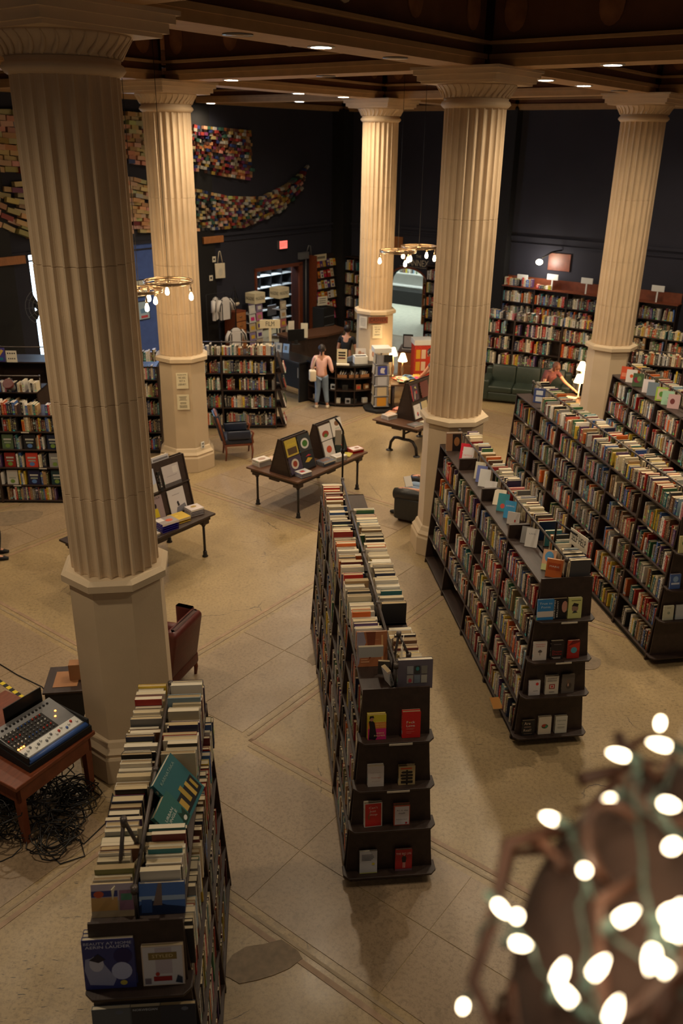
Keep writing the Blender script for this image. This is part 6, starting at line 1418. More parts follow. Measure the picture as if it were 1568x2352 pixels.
    if tail: b.ellipsoid((c.x, c.y-.085*k, c.z+.0), (.035*k, .04*k, .045*k)); b.ellipsoid((c.x+.012, c.y-.105*k, c.z-.09*k), (.022*k, .024*k, .085*k))
    if hair == 'hair_r':
        for s in (-1, 1): b.ellipsoid((c.x+s*.078*k, c.y+.015, c.z-.05*k), (.028*k, .05*k, .085*k))
    b.build('hair', hair, t)
    fwd_ = Rl @ Vector((0, 1, 0)); 
    for s in (-1, 1):
        b = MB(); b.ellipsoid((hm.x+s*.086*k, hm.y, hm.z-.005), (.012, .02, .03), n=8, m=6); b.build('ear', 'skin', t)
    b = MB(); p = hm+Rl @ Vector((0, .088*k, -.018*k)); b.ellipsoid(tuple(p), (.013*k, .022*k, .024*k), n=8, m=6); b.build('nose', 'skin', t)
    if face:
        for s in (-1, 1):
            b = MB(); p = hm+Rl @ Vector((s*.03*k, .083*k, .008*k)); b.ellipsoid(tuple(p), (.011*k, .006*k, .006*k), n=8, m=6); b.build('eye', 'ink', t)
        b = MB(); p = hm+Rl @ Vector((0, .084*k, -.050*k)); b.ellipsoid(tuple(p), (.022*k, .006*k, .006*k), n=8, m=6); b.build('mouth', 'leather_r', t)
    return t
pw = person('woman in pink top and blue jeans with dark ponytail, seen from behind at the counter', -.56, 21.02, R(-8), 1.66, .04,
    {'l': ((-.26, .05, .98), (-.20, .30, .98)), 'r': ((.27, .02, .96), (.25, .26, .92))}, {'l': ((-.10, .03, .46), (-.13, -.02, .075)), 'r': ((.10, .05, .46), (.15, .02, .075))}, 'pink', 'jeans', 'hair_b', tail=True, shoes='canvas', sleeve=1.0)
t = thing('shoulder_bag', 'cream shoulder bag worn on the left hip of the woman in pink', 'bag', (-.80, 20.93, .80), R(10))
b = MB(); cushion(b, -.07, .10, -.10, .10, -.06, .22, .03); b.build('bag_body', 'canvas', t); b = MB(); b.tube([(.0, .0, .2), (.06, -.06, .42), (.12, -.06, .60)], .012, 6); b.build('strap', 'canvas', t)
person('man in black T-shirt with short dark hair, back turned behind the cashier counter', .06, 22.95, R(-25), 1.78, .10, {'l': ((-.28, .05, 1.05), (-.20, .28, 1.0)), 'r': ((.27, .06, 1.05), (.2, .3, 1.02))}, None, 'tee_k', 'jeans', 'hair_b')
person('man in grey T-shirt bending over the paper covered table, half behind the middle column', 2.52, 20.85, R(70), 1.72, .55, {'l': ((-.20, .45, 1.02), (-.12, .62, .84)), 'r': ((.18, .40, 1.0), (.12, .60, .84))}, None, 'tee_g', 'jeans', 'hair_b')
person('woman in maroon patterned top with auburn hair leaning over a lamplit table', 4.92, 20.30, R(-150), 1.64, .50, {'l': ((-.30, .40, 1.02), (-.42, .64, .86)), 'r': ((.26, .28, .98), (.12, .38, .84))}, None, 'blouse', 'tee_k', 'hair_r', head_turn=(-.02, .03), face=True, sleeve=.6)
person('seated reader with bare arm on the chair arm, hidden by the middle column', 1.66, 14.08, R(62), 1.68, -.18, {'l': ((-.36, .10, .66), (-.34, .42, .64)), 'r': ((.34, .08, .66), (.22, .36, .70))},
    {'l': ((-.12, .50, .56), (-.12, .62, .09)), 'r': ((.12, .50, .56), (.12, .62, .09))}, 'tee_g', 'jeans', 'hair_b', pelvis_h=.335)
o = book(frame(1.14, 13.95, R(20), .68) @ Matrix.Rotation(R(50), 4, 'X') @ Matrix.Rotation(R(90), 4, 'Y'), .02, .20, .14, rgb(206,200,190), 'open white paperback held by the reader in the black club chair', None, False)
person('walker in black sneakers with pink soles, cut off by the left frame edge', -5.64, 12.30, R(-80), 1.72, .0, None, {'l': ((-.09, .05, .48), (-.14, .02, .075)), 'r': ((.09, .1, .48), (.12, .06, .075))}, 'tee_k', 'tee_k', 'hair_b', shoes='black')
for (x_, y_) in ((-5.62, 12.40), (-5.68, 12.16)): pass

# ------------------------------------------------------------------ cashier counter
def arc(cx_, cy_, r, a0, a1, n): return [(cx_+r*math.cos(R(a0+(a1-a0)*k/n)), cy_+r*math.sin(R(a0+(a1-a0)*k/n))) for k in range(n+1)]
def ring_slab(b, cx_, cy_, r0, r1, a0, a1, z0, z1, n=20):
    o_ = arc(cx_, cy_, r1, a0, a1, n); i_ = arc(cx_, cy_, r0, a0, a1, n)
    for k in range(n): b.hexa([(*i_[k], z0), (*o_[k], z0), (*o_[k+1], z0), (*i_[k+1], z0)], [(*i_[k], z1), (*o_[k], z1), (*o_[k+1], z1), (*i_[k+1], z1)])
t = thing('cashier_counter', 'curved black cashier counter with open shelves behind the woman in pink', 'counter', (0, 0, 0))
CX, CY = .08, 22.30
b = MB(); ring_slab(b, CX, CY, .75, 1.24, 212, 322, 1.05, 1.10); b.build('countertop', 'blackg', t)
for k, z in enumerate((.08, .44, .76)): b = MB(); ring_slab(b, CX, CY, .86, 1.20, 212, 322, z-.02, z); b.build('shelf', 'wood', t)
b = MB(); ring_slab(b, CX, CY, .84, .87, 212, 322, 0, 1.05); b.build('back_board', 'black', t)
b = MB(); ring_slab(b, CX, CY, .86, 1.16, 212, 322, 0, .06); b.build('plinth', 'black', t)
for a in (212, 232, 256, 280, 304, 322):
    b = MB(); b.T = frame(CX, CY, R(a)); b.box(.86, 1.19, -.012, .012, .0, 1.05); b.build('divider', 'wood', t)
wing = frame(-.92, 21.62, math.atan2(23.1-21.62, -2.25+.92)); Lw = math.hypot(1.33, 1.48)
t = thing('counter_wing', 'straight black wing desk left of the curved cashier counter', 'counter', (-.92, 21.62, 0), math.atan2(1.48, -1.33))
b = MB(); b.box(0, Lw, -.35, .30, 1.02, 1.07); b.build('desktop', 'blackg', t, .006); b = MB(); b.box(.08, Lw-.08, -.02, .02, .25, 1.02); b.build('modesty_panel', 'black', t)
for xx in (0.05, Lw-.10): b = MB(); b.box(xx, xx+.05, -.28, .26, 0, 1.02); b.build('side_panel', 'black', t)
b = MB(); b.box(.22, .42, .021, .024, .55, .82); b.build('notice', 'label', t)
t = thing('back_counter', 'dark curved work counter behind the cashier with papers on it', 'counter', (-1.55, 24.5, 0), R(38))
b = MB(); b.prism([(0, 0), (.5, -.18), (1.2, -.22), (1.9, -.05), (2.2, .2), (2.2, .75), (0, .75)], 1.0, 1.06); b.build('countertop', 'wood_t', t); b = MB(); b.prism([(.05, .05), (.5, -.12), (1.2, -.16), (1.85, 0), (2.1, .22), (2.1, .7), (.05, .7)], 0, 1.0); b.build('body', 'wood', t)
# things on and in the counter
def simple(name, label, cat, x, y, z, rz, boxes, group=None):
    t = thing(name, label, cat, (x, y, z), rz, group)
    for (nm, m, x0, x1, y0, y1, z0, z1) in boxes: b = MB(); b.box(x0, x1, y0, y1, z0, z1); b.build(nm, m, t, .003)
    return t
t = simple('counter_sign', 'cream lettered sign card standing on the curved counter', 'sign', -.05, 21.28, 1.10, R(-5), [('card', 'paper_c', -.13, .13, -.006, .006, .02, .38), ('base', 'clear', -.14, .14, -.05, .05, 0, .02)])
for q in range(3): b = MB(); b.box(-.09, .09, -.0085, -.0065, .27-.07*q, .31-.07*q); b.build('print', 'ink' if q < 2 else 'leather_r', t)
simple('paper_stack', 'low white stack of flyers before the cream sign card', 'papers', -.02, 21.14, 1.10, R(-3), [('sheets', 'paper', -.16, .16, -.05, .05, 0, .035)])
t = simple('white_box', 'white carton with a black printed lid on the curved counter', 'box', .42, 21.42, 1.10, R(10), [('carton', 'white', -.17, .17, -.14, .14, 0, .19)]); b = MB(); b.box(-.14, .14, -.09, .02, .191, .194); b.build('print', 'ink', t)
for k, (x_, y_) in enumerate(((.30, 21.72), (.66, 21.62))):
    face_book(frame(0, 0, 0), x_, y_, 1.105, .02, .28 if k == 0 else .22, .30, rgb(206,200,196), 'grey portrait book standing behind the white carton, '+['left wider one', 'right one near the rack'][k], [('o',.4,.6,.16,.18,(170,130,110)), ('p',[(.2,0),(.3,.4),(.6,.4),(.8,0)],(160,150,150)), ('o',.7,.5,.12,.16,(190,150,130))] if k == 0 else [('o',.55,.6,.26,.3,(120,80,60)), ('o',.5,.6,.14,.18,(190,140,120))])
for k, a in enumerate((264, 279, 294)):
    x_, y_ = CX+1.02*math.cos(R(a)), CY+1.02*math.sin(R(a)); t = thing('kraft_tray', 'brown kraft tray of small goods on the counter shelf, '+['left', 'middle', 'right'][k]+' one', 'box', (x_, y_, .76), R(a+90), 'kraft trays on the counter shelf')
    b = MB(); b.box(-.12, .12, -.13, .13, 0, .012); b.box(-.12, .12, -.13, -.12, 0, .09); b.box(-.12, .12, .12, .13, 0, .09); b.box(-.12, -.11, -.12, .12, 0, .09); b.box(.11, .12, -.12, .12, 0, .09); b.build('tray', 'kraft', t)
    for q in range(4): b = MB(); b.T = Matrix.Translation((-.07+.045*q, .0, .02)) @ Matrix.Rotation(R(15+q*8), 4, 'Y'); b.box(-.014, .014, -.09, .09, 0, .14); b.build('card_pack', ['white', 'paper', 'clear', 'black'][q], t)
gi = 0
for z, row in ((.44, (238, 252, 268, 286, 298)), (.08, (222, 258, 272, 280, 296, 308))):
    for k, a in enumerate(row):
        gi += 1; x_, y_ = CX+1.08*math.cos(R(a)), CY+1.08*math.sin(R(a)); t = thing('gift_item', 'small boxed gift on the '+('middle' if z > .3 else 'lowest')+' curved counter shelf, '+ordn(k+1)+' from left', 'gift', (x_, y_, z), R(a+90), 'boxed gifts on the counter shelves')
        b = MB(); b.box(-.07, .07, -.04, .04, 0, .13); b.build('box', rs.choice(['clear', 'white', 'label', 'leather_b', 'kraft']), t, .003); b = MB(); b.box(-.04, .04, -.042, -.0405, .03, .10); b.build('print', rs.choice(['ink', 'red', 'paper']), t)
# acrylic card spinner
t = thing('card_spinner', 'tall acrylic print spinner with white box on top, right of the counter', 'display stand', (.94, 21.0, 0), R(10))
b = MB(); b.prism(octo(.44), .0, .07); b.build('base', 'black', t, .008); b = MB(); b.lathe([(.02, .07), (.02, 1.5)], 10); b.build('pole', 'black', t)
for k in range(5):
    z = .12+k*.27
    b = MB(); s_ = .20 if k < 4 else .18; b.box(-s_, s_, -s_, s_, z, z+.012); b.box(-s_+.03, s_-.03, -s_+.03, s_-.03, z+.012, z+.24); b.build('tray', 'clear', t)
    for q in range(4):
        b = MB(); b.T = Matrix.Rotation(q*math.pi/2, 4, 'Z') @ Matrix.Translation((0, -s_-.004, z+.02)) @ Matrix.Rotation(R(-4), 4, 'X'); c = [(214,150,50),(206,186,150),(190,190,196),(60,70,150),(150,150,156)][k] if q in (0,) else rs.choice([(190,188,186),(150,146,140),(206,196,170)])
        b.add([(-.12,0,0),(.12,0,0),(.12,0,.22),(-.12,0,.22),(-.12,.008,0),(.12,.008,0),(.12,.008,.22),(-.12,.008,.22)], [(0,1,2,3),(5,4,7,6),(3,2,6,7),(1,0,4,5),(0,3,7,4),(2,1,5,6)], 0, rgb(*c))
        if k == 3: b.add([(-.05,-.001,.05),(.06,-.001,.03),(.04,-.001,.1),(.07,-.001,.17),(-.03,-.001,.18),(-.06,-.001,.12)], [(0,1,2,3,4,5)], 0, rgb(214,210,214))
        b.build('print_card', 'print', t)
b = MB(); b.box(-.22, .22, -.2, .2, 1.50, 1.62); b.build('white_carton', 'white', t, .006); b = MB(); b.box(0.02, .24, -.235, -.225, 1.28, 1.46); b.build('black_card', 'ink', t)
# table by the cashier column, papers, lamps
t = thing('paper_table', 'table strewn with coloured papers and comics behind the middle column', 'table', (1.18, 20.55, 0), 0)
b = MB(); b.box(0, .98, 0, .96, .73, .77); b.build('tabletop', 'wood_t', t, .006)
for (lx, ly) in ((.08, .08), (.90, .08), (.08, .88), (.90, .88)): b = MB(); b.tube([(lx, ly, 0), (lx, ly, .73)], .028, 8); b.build('leg', 'wood', t)
Mp = frame(1.18, 20.55, 0)
for k in range(26):
    x_, y_ = rs.uniform(.12, .74), rs.uniform(.04, .55); c, nm = rs.choice([((226,90,70),'red'), ((230,190,60),'yellow'), ((220,214,206),'white'), ((90,140,190),'blue'), ((230,150,150),'pink'), ((110,160,120),'green'), ((220,214,206),'white')])
    Mx = Mp @ frame(x_, y_, rs.uniform(-.6, .6), .772+.0035*k) @ Matrix(((0,1,0,0),(0,0,1,0),(1,0,0,0),(0,0,0,1)))
    T0 = STUFF.T; STUFF.T = Mx; STUFF.box(0, .003, 0, .17, 0, .25, 0, rgb(*c)); STUFF.add([(.0035,.03,.05),(.0035,.14,.05),(.0035,.14,.2),(.0035,.03,.2)], [(0,1,2,3)], 0, rgb(*rs.choice(brt)[1])); STUFF.T = T0
def table_lamp(x, y, z, lb, h=.62, e=12, r=.13, n=1):
    t = thing('table_lamp', lb, 'lamp', (x, y, z), 0, 'lit table lamps')
    b = MB(); b.lathe([(.075, 0), (.075, .015), (.02, .04), (.03, .12), (.045, .2), (.02, .3), (.012, h-.18)], 14); b.build('base', 'brass', t)
    b = MB(); zs_ = h-.20; pr = [(r, zs_), (r*.94, zs_+.03), (r*.42, h), (r*.40, h), (r*.92, zs_+.028), (r*.98, zs_)]; n_ = 18
    vs = []; 
    for (rr, zz) in pr:
        for q in range(n_): vs.append((rr*math.cos(2*math.pi*q/n_), rr*math.sin(2*math.pi*q/n_), zz))
    b.add(vs, [(k*n_+q, k*n_+(q+1) % n_, (k+1)*n_+(q+1) % n_, (k+1)*n_+q) for k in range(len(pr)-1) for q in range(n_)], smooth=True); b.build('lamp_shade', 'shade', t)
    point(x, y, z+h-.27, e*.5, (1, .66, .33), .05, 'table_lamp_bulb'); point(x, y, z+h+.04, e*.5, (1, .66, .33), .05, 'table_lamp_bulb'); return t
table_lamp(1.26, 21.38, .775, 'small lit shaded lamp low against the cashier column, left one', .74, 10, .11)
table_lamp(1.50, 21.28, .775, 'small lit shaded lamp beside the cashier column, right one', .62, 10, .12)
# drawer unit and red box stack behind
t = thing('drawer_unit', 'tan laminate cabinet with white papers on top, right of the cashier column', 'cabinet', (1.55, 23.9, 0), R(-10))
b = MB(); b.box(0, 1.1, 0, .9, 0, .82); b.build('body', 'tan', t, .006); b = MB(); b.box(-.02, 1.12, -.02, .92, .82, .86); b.build('top', 'wood_t', t)
for k in range(2): b = MB(); b.box(.04, 1.06, -.015, 0, .08+k*.38, .42+k*.36); b.build('drawer', 'wood_o', t)
for k in range(5): b = MB(); b.T = frame(.2+.18*k, .35+.08*(k % 2), R(20*k), .86); b.box(-.13, .13, -.1, .1, 0, .02+.015*(k % 3)); b.build('papers', 'white', t)
b = MB(); b.box(.12, .40, -.03, .0, .95, 1.35); b.build('picture_frame', 'black', t); b = MB(); b.box(.15, .37, -.034, -.031, .99, 1.31); b.build('picture', 'clear', t)
t = thing('red_carton_stack', 'tall red and yellow printed carton display with white lid by the middle column', 'box', (1.92, 22.75, 0), R(8))
b = MB(); b.box(0, .5, 0, .45, 0, 1.28); b.build('carton', 'red', t, .006); b = MB(); b.box(-.02, .52, -.02, .47, 1.28, 1.42); b.build('lid', 'white', t, .006)
b = MB(); b.T = Matrix.Translation((0, -.003, 0))
for k in range(9): c = [(226,170,50),(230,200,170),(200,60,40)][k % 3]; x0 = .04+.15*(k % 3); z0 = .25+.33*(k//3); b.add([(x0, 0, z0), (x0+.12, 0, z0), (x0+.12, 0, z0+.25), (x0, 0, z0+.25)], [(0,1,2,3)], 0, rgb(*c))
b.build('printed_panels', 'print', t)
t = thing('folder_rack', 'black crate of folders right of the framed opening', 'crate', wl(18.35, -.7, 0), AU)
b = MB(); b.box(-.3, .3, -.25, .25, 0, 1.1); b.build('body', 'black', t, .01)
for k in range(3): b = MB(); b.box(-.26, .26, -.265, -.25, .2+.3*k, .22+.3*k); b.build('slot', 'grey', t)
t = simple('notice_board', 'white board with black writing standing on the black crate', 'sign', *wl(18.3, -.7, 1.1), AU+R(-15), [('card', 'paper', -.2, .2, -.01, .01, .05, .35), ('foot', 'black', -.1, .1, -.05, .05, 0, .05)])
for q in range(3): b = MB(); b.box(-.15, .12, -.0125, -.0105, .27-.07*q, .29-.07*q); b.build('writing', 'ink', t)
for k, (x_, y_, z_, w_, h_, rz_, m_, lb) in enumerate(((-1.15, 24.35, 1.06, .20, .42, -5, 'paper_c', 'tall cream notice card standing on the back counter'), (-1.55, 24.75, 1.06, .18, .40, 20, 'label', 'grey white card on a stand at the left end of the back counter'))):
    simple('counter_card', lb, 'card', x_, y_, z_, R(rz_), [('card', m_, -w_/2, w_/2, -.006, .006, .04, h_+.04), ('foot', 'black', -.06, .06, -.04, .04, 0, .04)])
t = simple('computer_monitor', 'black computer monitor seen from the back on the counter wing', 'monitor', -1.35, 23.6, 1.07, R(200), [('screen', 'blackg', -.24, .24, -.02, .02, .10, .42), ('stand', 'black', -.04, .04, -.02, .04, 0, .12), ('foot', 'black', -.12, .12, -.09, .09, 0, .012)])
for k, (x_, c) in enumerate(((-.0, 'clear'), (.22, 'label'), (.44, 'blue'))):
    face_book(frame(-2.05, 22.75, R(-25)), x_, 0, 1.075, .015, .18, .24, [rgb(150,160,170), rgb(180,176,166), rgb(140,170,206)][k], ['grey', 'beige', 'pale blue'][k]+' cover propped on the far end of the counter wing', [('r',.25,.3,.7,.75,(110,116,120))], lean=.2)

# ------------------------------------------------------------------ notices on the columns
def col_face(c, ang, r, s, z):
    n = Vector((math.cos(R(ang)), math.sin(R(ang)))); tv = Vector((-n.y, n.x)); p = c+n*r+tv*s; return (p.x, p.y, z), R(ang+90)
cB, cC = gp(1, 1), gp(2, 1)
def notice(lb, c, ang, s, z, w_, h_, lines, r=.457, m='paper_c', cat='notice', name='paper_notice'):
    loc, rz = col_face(c, ang, r, s, z); t = thing(name, lb, cat, loc, rz)
    b = MB(); b.box(-w_/2, w_/2, -.006, -.002, -h_/2, h_/2); b.build('sheet', m, t)
    for (s_, zz, hh, ww_) in lines:
        if s_ is None: b = MB(); b.box(-ww_/2, ww_/2, -.0075, -.0065, zz-hh/2, zz+hh/2); b.build('print_line', 'ink', t)
        else: lettering(s_, t, face_m((0, -.008, zz), (1,0,0), (0,0,1)), hh, ww_, (.02,.02,.02))
    return t
NL = [('PLEASE NOTE:', .12, .028, .17), ('WE ARE', .06, .045, .14), ('NOT A', -.005, .045, .11), ('LIBRARY.', -.075, .045, .16)]
notice('cream paper notice WE ARE NOT A LIBRARY on the second left column', cB, -82, .005, 1.925, .23, .32, NL, .485)
notice('lower cream sheet of small print under the notice on the second left column', cB, -82, .0, 1.49, .24, .31, [(None, .11-.022*q, .007, .15-.02*(q % 3)) for q in range(4)]+[(None, -.01-.022*q, .007, .12) for q in range(2)]+[(None, -.07-.02*q, .007, .15) for q in range(3)], .487)
notice('cream notice WE ARE NOT A LIBRARY on the farthest column beneath the cashier board', cC, -82, -.01, 1.855, .25, .34, NL, .485)
t = notice('red brown wooden board reading CASHIER on the farthest column', cC, -82, .0, 2.15, .50, .16, [], .487, 'wood_r', 'sign', 'cashier_board'); lettering('CASHIER', t, face_m((0, -.008, 0), (1,0,0), (0,0,1)), .10, .44, rgb(60, 30, 24))
notice('pale sheet of small print on the left face of the farthest column', cC, -127, -.02, 2.07, .24, .30, [(None, .1-.03*q, .006, .16) for q in range(7)], .485, 'label')
loc, rz = col_face(cB, -37, .49, -.02, .53); t = thing('wall_outlet', 'small white electrical outlet low on the second left column', 'outlet', loc, rz)
b = MB(); b.box(-.045, .045, -.008, .006, -.07, .07); b.build('plate', 'white', t, .003); b = MB(); b.box(-.02, .02, -.011, -.0085, .015, .05); b.box(-.02, .02, -.011, -.0085, -.05, -.015); b.build('socket', 'grey', t)

# lamplit table at the right column
t = thing('lamp_table', 'small dark table with the lit lamps and papers beside the right column', 'table', (4.95, 18.95, 0), R(10))
b = MB(); b.box(0, .85, 0, 1.0, .72, .76); b.build('tabletop', 'wood_t', t, .006)
for (lx, ly) in ((.07, .07), (.78, .07), (.07, .93), (.78, .93)): b = MB(); b.tube([(lx, ly, 0), (lx, ly, .72)], .025, 8); b.build('leg', 'wood', t)
flat_stack(frame(0, 0, 0), 5.05, 19.05, .762, 2, .26, .2, .03, (206,190,176), 'the pale stack on the lamplit table', R(20), [], 'books on the lamplit table')
flat_stack(frame(0, 0, 0), 5.28, 19.52, .762, 1, .24, .18, .04, (226,190,170), 'peach book under the hand of the woman in maroon', R(-30), [], 'books on the lamplit table')
t = thing('twin_lamp', 'lit brass lamp with three small cream shades beside the right column', 'lamp', (5.62, 19.66, .765))
b = MB(); b.lathe([(.09, 0), (.09, .02), (.02, .05), (.018, .50)], 14)
SH = ((-.06, -.10, .42), (.09, .0, .45), (.02, .06, .68))
for (x_, y_, z_) in SH: b.tube([(0, 0, .34), (x_*.6, y_*.6, z_-.06), (x_, y_, z_-.02)], .01, 6)
b.build('stand', 'brass', t)
for (x_, y_, z_) in SH:
    b = MB(); pr = [(.12, z_-.02), (.112, z_), (.055, z_+.17), (.052, z_+.17), (.11, z_-.0), (.118, z_-.02)]; n_ = 18; vs = []
    for (rr, zz) in pr:
        for q in range(n_): vs.append((x_+rr*math.cos(2*math.pi*q/n_), y_+rr*math.sin(2*math.pi*q/n_), zz))
    b.add(vs, [(k*n_+q, k*n_+(q+1) % n_, (k+1)*n_+(q+1) % n_, (k+1)*n_+q) for k in range(len(pr)-1) for q in range(n_)], smooth=True); b.build('lamp_shade', 'shade', t)
    point(5.62+x_, 19.66+y_, .765+z_-.06, 9, (1, .66, .33), .05, 'twin_lamp_bulb')
point(5.64, 19.66, 1.72, 10, (1, .66, .33), .05, 'twin_lamp_bulb')

# ------------------------------------------------------------------ mixing desk corner at left
t = thing('mixer_table', 'red brown wooden table under the mixing desk at left edge', 'table', (-2.98, 6.12, 0), R(60))
b = MB(); b.box(0, 1.0, 0, 1.35, .70, .745); b.build('tabletop', 'wood_r', t, .008); b = MB(); b.box(.04, .96, .04, .07, .52, .70); b.box(.93, .96, .04, 1.3, .52, .70); b.box(.04, .07, .04, 1.3, .52, .70); b.build('apron', 'wood_r', t)
for (lx, ly) in ((.08, .08), (.92, .08), (.08, 1.27), (.92, 1.27)): b = MB(); b.hexa([(lx-.03,ly-.03,0),(lx+.03,ly-.03,0),(lx+.03,ly+.03,0),(lx-.03,ly+.03,0)], [(lx-.04,ly-.04,.7),(lx+.04,ly-.04,.7),(lx+.04,ly+.04,.7),(lx-.04,ly+.04,.7)]); b.build('leg', 'wood_r', t)
t = thing('mixing_desk', 'blue edged audio mixing desk with faders and orange lights on the red brown table', 'mixing desk', (-2.93, 6.38, .80), R(57))
Lm, Dm = .70, .56
b = MB(); b.hexa([(-.03,-.03,-.05),(Lm+.03,-.03,-.05),(Lm+.03,Dm+.03,-.05),(-.03,Dm+.03,-.05)], [(-.03,-.03,.02),(Lm+.03,-.03,.02),(Lm+.03,Dm+.03,.07),(-.03,Dm+.03,.07)]); b.build('case', 'black', t)
b = MB(); b.hexa([(0,0,.0),(Lm,0,.0),(Lm,Dm,.0),(0,Dm,.0)], [(0,.04,.055),(Lm,.04,.055),(Lm,Dm,.14),(0,Dm,.14)]); b.build('panel', 'grey', t)
b = MB(); b.tube([(-.005,.01,.035),(Lm+.005,.01,.035)], .028, 10); b.build('blue_edge', 'blue', t)
b = MB(); b.box(-.02,.0,-.01,Dm,-.02,.10); b.build('side_cheek', 'black', t); b = MB(); b.box(Lm,Lm+.02,-.01,Dm,-.02,.10); b.build('side_cheek', 'black', t)
zt = lambda y: .055+(y-.04)/(Dm-.04)*.085
b = MB(); b.add([(.01,.05,zt(.05)+.001),(Lm-.01,.05,zt(.05)+.001),(Lm-.01,.17,zt(.17)+.001),(.01,.17,zt(.17)+.001)], [(0,1,2,3)]); b.build('fader_strip', 'white', t)
b = MB(); b.add([(.01,.18,zt(.18)+.001),(.50,.18,zt(.18)+.001),(.50,.44,zt(.44)+.001),(.01,.44,zt(.44)+.001)], [(0,1,2,3)]); b.build('knob_field', 'ink', t)
for k in range(16):
    x_ = .035+k*.041; b = MB(); y_ = .09+.04*((k*7) % 3)/2; b.box(x_-.008, x_+.008, y_-.012, y_+.012, zt(y_), zt(y_)+.02); b.build('fader', 'red' if k in (10, 14) else ('blue' if k == 12 else 'white' if k % 2 else 'grey'), t)
for k in range(11):
    for q in range(6): 
        x_ = .03+k*.043; y_ = .205+q*.042; b = MB(); b.lathe([(.009, zt(y_)), (.007, zt(y_)+.018)], 7, c=(x_, y_)); b.build('knob', ['grey', 'white', 'blue', 'red'][(q+k//4) % 4] if q % 2 else 'grey', t)
for k in range(14): b = MB(); x_ = .04+k*.045; b.lathe([(.013, zt(.50)), (.013, zt(.50)+.008)], 8, c=(x_, .50)); b.build('jack_socket', 'black', t)
for (x_, y_) in ((.56, .30), (.61, .36), (.03, .19), (.06, .19), (.09, .19)): b = MB(); b.lathe([(.012, zt(y_)+.002), (.010, zt(y_)+.008)], 8, c=(x_, y_)); b.build('warning_light', 'led', t)
# upright black laptop lid shape behind it
t = simple('laptop', 'black open laptop lid leaning behind the mixing desk', 'laptop', -3.32, 6.86, .75, R(57), [('lid', 'blackg', 0, .45, .0, .015, .02, .34), ('base', 'black', 0, .45, -.05, .0, 0, .02)])
# cable tangle under the table
t = thing('cable_tangle', 'black heap of tangled audio cables under the red brown table', 'cables', (-2.95, 6.55, 0)); t['kind'] = 'stuff'
bpy.data.objects.remove(t)
cb = random.Random(4); b = MB()
for k in range(150):
    c0 = (cb.uniform(-3.7, -2.62), cb.uniform(6.1, 7.0)); rr = cb.uniform(.06, .20); z0 = cb.uniform(.01, .46)*(1 if c0[0] < -2.85 else .3); ph = cb.uniform(0, 6)
    b.tube([(c0[0]+rr*math.cos(a+ph)*(1+.2*math.sin(3*a)), c0[1]+rr*math.sin(a+ph), max(.008, z0+.05*math.sin(2*a+ph))) for a in [2*math.pi*q/14 for q in range(14)]], .0065, 5, closed=True)
b.build('cable_tangle', 'cable', None, label='black heap of tangled audio cables on the floor under the red brown table', cat='cables', kind='stuff')
for k, pts in enumerate(([(-4.5, 9.3), (-4.1, 9.0), (-3.7, 8.75), (-3.45, 8.45), (-3.35, 8.0), (-3.3, 7.5)], [(-2.75, 6.4), (-2.45, 6.2), (-2.3, 6.5), (-2.35, 6.9), (-2.2, 6.6), (-1.95, 6.4)], [(-2.9, 6.2), (-2.6, 5.95), (-2.4, 6.05), (-2.5, 6.25), (-2.75, 6.3)])):
    b = MB(); b.tube([(x_, y_, .01) for x_, y_ in pts], .007, 6); b.build('floor_cable', 'cable', None, label=['black cable running across the floor from left edge to the small black cabinet', 'black cable looping from the table to the foot of the nearest bookcase', 'short loop of black cable below the red brown table'][k], cat='cable')
# striped hazard tape on the floor
t = thing('hazard_tape', 'yellow and black striped tape slanting across the floor at left', 'tape', (-4.35, 8.92, .006), math.atan2(8.40-8.92, -3.70+4.35))
for k in range(12): b = MB(); b.box(k*.07, k*.07+.07, -.025, .025, 0, .004); b.build('stripe', 'tape_y' if k % 2 == 0 else 'ink', t)
t = thing('cabinet_box', 'small black fronted cabinet with tan top left of the big column foot', 'cabinet', (-3.42, 8.12, 0), R(8))
b = MB(); b.box(0, .46, 0, .5, 0, .36); b.build('body', 'black', t, .006); b = MB(); b.box(-.02, .48, -.02, .52, .36, .385); b.build('top', 'wood', t, .004); b = MB(); b.box(.08, .36, .08, .40, .386, .39); b.build('inlay', 'kraft', t); b = MB(); b.box(.26, .44, .20, .32, .39, .60); b.build('carton', 'kraft', t); b = MB(); b.box(.40, .48, .22, .46, .39, .68); b.build('red_panel', 'leather_r', t)
t = simple('red_case', 'dark red upright case at the left frame edge behind the mixing desk', 'case', -3.78, 7.05, 0, R(20), [('body', 'leather_r', -.2, .0, 0, .4, 0, .9), ('lid', 'leather_r', -.21, .01, -.01, .41, .9, .95)])

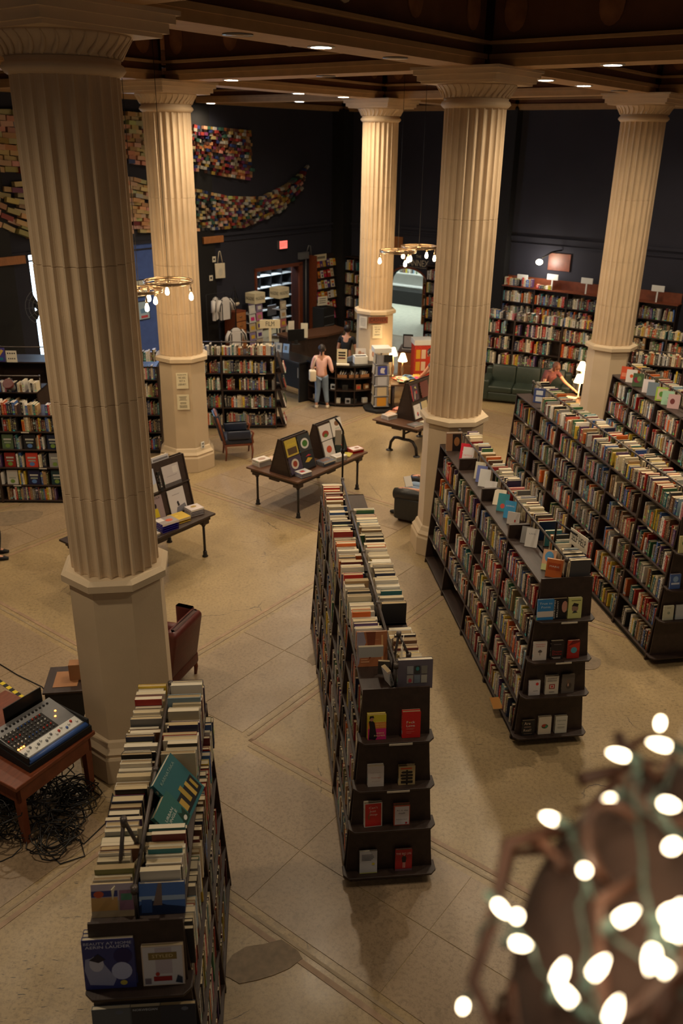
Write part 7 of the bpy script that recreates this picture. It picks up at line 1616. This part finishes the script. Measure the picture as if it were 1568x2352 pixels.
# ------------------------------------------------------------------ foreground: wire ball with fairy lights on the gallery ledge
SC = Vector((.477, .646, 5.393)); SR = .318
b = MB(); b.box(-.6, 2.4, -.9, .74, 4.88, 4.973); b.build('trim_ledge', 'wood', kind='structure')
t = thing('twig_ball', 'large brown twig ball out of focus at bottom right corner', 'twig sculpture', tuple(SC))
fr_ = random.Random(12)
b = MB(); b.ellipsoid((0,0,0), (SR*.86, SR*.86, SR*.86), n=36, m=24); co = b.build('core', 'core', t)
b = MB(); b.lathe([(.12, -.42), (.12, -.405), (.04, -.38), (.04, -.2)], 16); b.build('stand', 'wood', t)
def sph(th, ph, r): return (r*math.sin(th)*math.cos(ph), r*math.sin(th)*math.sin(ph), r*math.cos(th))
for k in range(60):
    th, ph = fr_.uniform(.2, 2.4), fr_.uniform(0, 6.28); dth, dph = fr_.uniform(-.35, .35), fr_.uniform(-.5, .5); pts = []; L_ = fr_.randint(7, 12)
    for q in range(L_):
        dth += fr_.uniform(-.12, .12); th += dth*.35; ph += dph*.45; pts.append(sph(th, ph, SR*fr_.uniform(.86, 1.04)))
    b = MB(); r0 = fr_.uniform(.004, .010); b.tube(pts, [r0*(1-.5*q/L_) for q in range(L_)], 7); b.build('vine', 'vine', t)
for k in range(7):                      # loops that stick out
    th, ph = fr_.uniform(.5, 1.3), fr_.uniform(2.6, 4.8); c0 = Vector(sph(th, ph, SR*.95)); n0 = c0.normalized(); a0 = n0.orthogonal().normalized(); 
    pts = [tuple(c0+n0*(.07*math.sin(math.pi*q/8))+a0*(.035*math.cos(math.pi*q/8))) for q in range(9)]; b = MB(); b.tube(pts, .005, 6); b.build('vine', 'vine', t)
t2 = thing('string_lights', 'string of glowing warm fairy bulbs wound round the twig ball', 'string lights', tuple(SC))
# bulb spots given as directions on the ball
fwdv = Vector(fwd)
def on_ball(px_, py_, r=SR*1.03):
    d = (c_r*((px_-784)/FPX)+c_d*((py_-1176)/FPX)+fwd).normalized(); o_ = Vector((0, 0, CAMZ))-SC
    bq = o_.dot(d); disc = bq*bq-(o_.dot(o_)-r*r)
    tt = -bq-(math.sqrt(disc) if disc > 0 else 0); return o_+d*tt
spots = [(1437,1738),(1535,1715),(1405,1835),(1522,1845),(1277,1885),(1342,2000),(1550,1940),(1140,2075),(1186,2108),(1418,2115),(1500,2180),(1278,2255),(1315,2302),(1548,2250),(1065,2305),(1400,2345),(1530,2105),(1548,2150),(1182,2165),(1360,2240)]
wire = []
for k, (px_, py_) in enumerate(spots):
    p = on_ball(px_, py_); n0 = p.normalized(); v = Vector((fr_.uniform(-1, 1), fr_.uniform(-1, 1), fr_.uniform(-.2, 1))); v = (v-n0*v.dot(n0)*.5).normalized()
    b = MB(); big = 1.5 if k in (16, 17) else 1.0; s_ = .0045*big
    q = v.to_track_quat('Z', 'Y').to_matrix().to_4x4(); b.T = Matrix.Translation(p) @ q
    b.lathe([(s_*.5, -.004), (s_, .002), (s_*1.05, .010*big), (s_*.6, .017*big), (s_*.1, .021*big)], 10); sk = b.build('bulb', 'fairy', t2)
    b = MB(); b.T = Matrix.Translation(p) @ q; b.lathe([(.004, -.018), (.005, -.014), (.005, -.003), (.0035, 0)], 8); b.build('socket', 'wire', t2)
    wire.append(p-v*.017)
for k in range(12):                     # unlit side of the ball, for other viewpoints
    p = Vector(sph(fr_.uniform(.3, 2.2), fr_.uniform(-1.2, 2.0), SR*1.03)); b = MB(); b.ellipsoid(tuple(p), (.005, .005, .009), n=8, m=6); b.build('bulb', 'fairy', t2)
order = sorted(range(len(wire)), key=lambda k: wire[k].z)
for a_, c_ in zip(order, order[1:]):
    p, q = wire[a_], wire[c_]; pts = []
    for f in range(7):
        m_ = p.lerp(q, f/6); m_ = m_.normalized()*SR*(1.0+.02*math.sin(f*2.1)); pts.append(tuple(m_))
    b = MB(); b.tube(pts, .0016, 5); b.build('cord', 'wire', t2)
for k in (0, 4, 6, 7, 9, 16): 
    p = SC+on_ball(*spots[k])*1.12; point(p.x, p.y, p.z, .10, (1, .75, .45), .01, 'fairy_lamp')

# ------------------------------------------------------------------ the rest of the books, joined
STUFF.build('shelved_books', 'book_s', None, label='rows of shelved books packed in all the bookcases of the hall', cat='books', kind='stuff', group=None)
print('single books', nbooks[0], 'stuff books', stuff_n[0])
